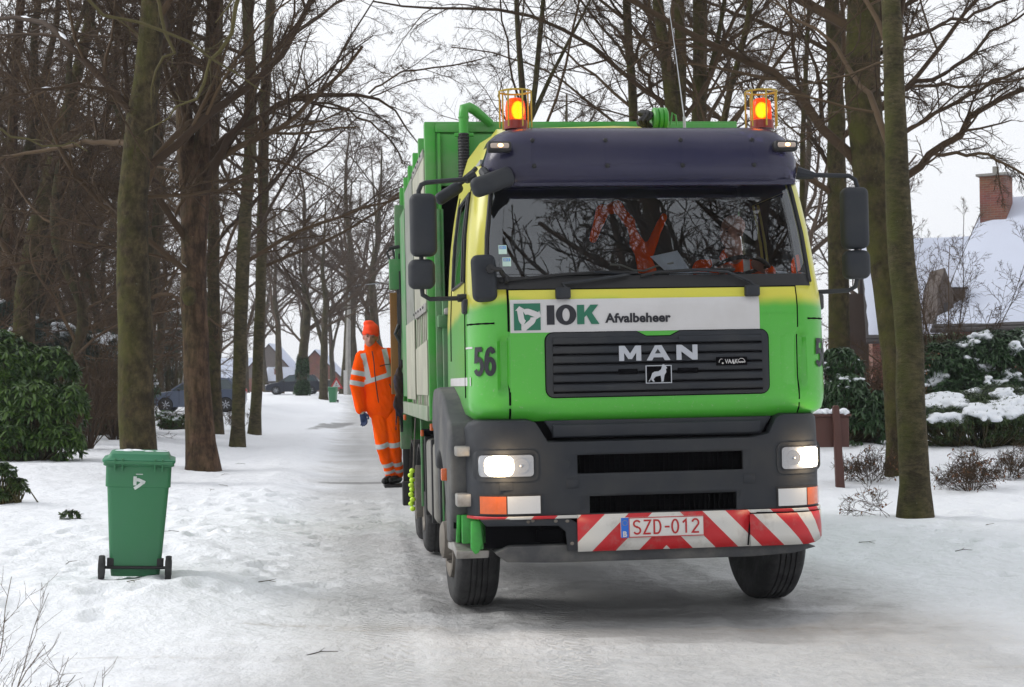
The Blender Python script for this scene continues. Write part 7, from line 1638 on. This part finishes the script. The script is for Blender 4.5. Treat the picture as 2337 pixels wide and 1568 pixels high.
hs_ = house('brick_house', 'brick house with a wide snow covered roof and tall brick chimney at the right edge', (hp.x, 45, gh), R(-32), 15, 10.6, hp.z-gh+.25, 7.3-gh, BRICK, [('g', 3, 2.0, .5, .6), ('g', 7, 2.0, .5, .6), ('f', 3, 1.8, .7, .6)], chim=(.35, 4.6, .40, .38, 5.0, 8.0-gh), ov=.3)
# dark brick dormer gable low on its slope
inv = (Matrix.Translation(hs_.location) @ Matrix.Rotation(R(-32), 4, 'Z')).inverted()
dp = at(2140, 735, 45.2); m_ = MB(); m_.prism([(0, 0), (.46, 0), (.46, .85), (.23, 1.55), (0, .85)], 'y', 0, 1.6); m_.box(.46, .85, .15, 1.5, .3, .95)
d_ = m_.build('dormer', pmat('sooty_brick', (.10, .08, .07), .9, var=.35, scale=6), hs_, 20); d_.matrix_local = inv @ Matrix.Translation(dp)
m_ = MB(); m_.box(.44, .92, .1, 1.6, .95, 1.0); m_.box(.18, .30, -.03, .0, .2, .55); r_ = m_.build('dormer_roof', TILE, hs_, 20); r_.matrix_local = inv @ Matrix.Translation(dp)
p_ = at(2095, 760, 52); house('brick_house', 'small pale house with a snowy roof between the smooth trunk and the dormer', (p_.x-1.5, 52, gh), R(-10), 6, 6, 2.9, 6.0, BRICKF, ov=.3)
p_ = at(1955, 760, 55); m_ = MB(); m_.box(-.45, .45, -.45, .45, -.5, at(1955, 672, 55).z-gh); o = m_.build('brick_stack', pmat('dark_brick_stack', (.06, .045, .035), .9), None, 20); o.location = (p_.x, 55, gh); tag(o, 'dark brick stack showing between the truck and the leaning trunk', 'chimney stack')
gf = .8
p_ = at(607, 880, 180); house('far_house', 'low far brick outbuilding with snowy roof and small chimney, left of the ivy clad trunk', (p_.x, 180, gf), R(0), 3.0, 3.4, 1.75, 3.1, BRICKF, [('f', .6, 1.0, .2, .35)], chim=(1.0, .8, .16, .16, 2, 3.0), ov=.25)
p_ = at(680, 880, 186); house('far_house', 'tall far house turning its broad dark gable to the lane, behind the low outbuilding', (p_.x, 186, gf), R(90), 9, 6.8, 2.2, 6.0, BRICKF, gable=PLASTER, ov=.3)
p_ = at(774, 880, 184); house('far_house', 'far red brick gable house with snowy roof, behind the warning sign', (p_.x, 184, gf), R(90), 9, 5.6, 2.3, 5.2, BRICKF, [('g', 1.3, 1.3, .35, .45), ('g', 3.6, 1.3, .4, .45)], ov=.25)
p_ = at(560, 880, 190); house('far_house', 'faint far brick wall and roof glimpsed behind the slim trunks', (p_.x-5, 190, gf), R(0), 8, 5, 2.2, 4.4, BRICKF, ov=.3)
p_ = at(800, 880, 190); house('far_house', 'far snowy roof glimpsed between the lamp post and the worker', (p_.x+.5, 190, gf), R(0), 6, 5, 2.2, 4.6, BRICKF, ov=.3)
# litter of twigs lying on the snow
for i, (px, py) in enumerate([(415, 1215), (520, 1110), (380, 1180), (640, 1185), (590, 1330), (150, 1290), (290, 1330), (700, 1500), (1960, 1240), (2180, 1260), (2250, 1200), (480, 1120), (505, 1085), (430, 1060), (560, 1060)]):
    g = on_ground(px, py); r_ = np.random.RandomState(i); m_ = MB(); a = r_.rand()*6; L = .10+.14*r_.rand(); d = Vector((math.cos(a), math.sin(a), 0)); nrm_ = Vector((-d.y, d.x, 0))
    m_.tube([(0, 0, .006), tuple(d*L*.5+nrm_*.02+Vector((0, 0, .02))), tuple(d*L+Vector((0, 0, .015)))], [.004, .003, .002], 4); m_.tube([tuple(d*L*.4+nrm_*.016+Vector((0, 0, .016))), tuple(d*L*.7+nrm_*.08+Vector((0, 0, .03)))], [.003, .0015], 4)
    o = m_.build('fallen_twig', BARK); o.location = g; tag(o, 'small dead twig lying on the snow', 'twig', 'fallen twigs on the snow')
# ---------------------------------------------------------------- repeated small pieces become parts of their own
def split_loose(names):
    for o in [q for q in C.objects if q.type == 'MESH' and q.name.split('.')[0] in names]:
        me = o.data; n = len(me.vertices); par = list(range(n))
        def find(a):
            while par[a] != a: par[a] = par[par[a]]; a = par[a]
            return a
        for e in me.edges:
            a, b = find(e.vertices[0]), find(e.vertices[1])
            if a != b: par[a] = b
        grp = {}
        for f in me.polygons: grp.setdefault(find(f.vertices[0]), []).append(f)
        if len(grp) < 2: continue
        base = o.name.split('.')[0]
        for fs in grp.values():
            ids = sorted({v for f in fs for v in f.vertices}); mp = {v: i for i, v in enumerate(ids)}
            m2 = bpy.data.meshes.new(base); m2.from_pydata([me.vertices[v].co[:] for v in ids], [], [[mp[v] for v in f.vertices] for f in fs])
            m2.polygons.foreach_set('use_smooth', [True]*len(fs)); m2.set_sharp_from_angle(angle=R(40))
            for mt in me.materials: m2.materials.append(mt)
            q = bpy.data.objects.new(base, m2); C.objects.link(q); q.parent = o.parent
        bpy.data.objects.remove(o)
split_loose({'dealer_emblem', 'mirror_arm', 'bumper_cover', 'cab_step', 'bracket_bolt', 'visor_screw', 'window_seal', 'body_rib', 'panel_rivet', 'body_slat', 'chain_link', 'side_lamp', 'tank_strap', 'grille_slat', 'grille_slot', 'mirror_bracket', 'panel_seam', 'door_seam', 'lamp_arm', 'step_recess', 'roof_hose', 'hydraulic_hose', 'corner_panel', 'loader_frame'})
# ---------------------------------------------------------------- misty air
mz = bpy.data.materials.new('misty_air'); mz.use_nodes = True; n_, l_ = mz.node_tree.nodes, mz.node_tree.links; n_.clear()
vo = n_.new('ShaderNodeVolumePrincipled'); vo.inputs['Color'].default_value = (.9, .93, 1, 1); vo.inputs['Density'].default_value = .0005; vo.inputs['Anisotropy'].default_value = .1
ou = n_.new('ShaderNodeOutputMaterial'); l_.new(vo.outputs[0], ou.inputs['Volume'])
mb = MB(); mb.box(-300, 300, -90, 420, -2.0, 48); hz_o = mb.build('haze', mz, None, 0); hz_o['kind'] = 'stuff'
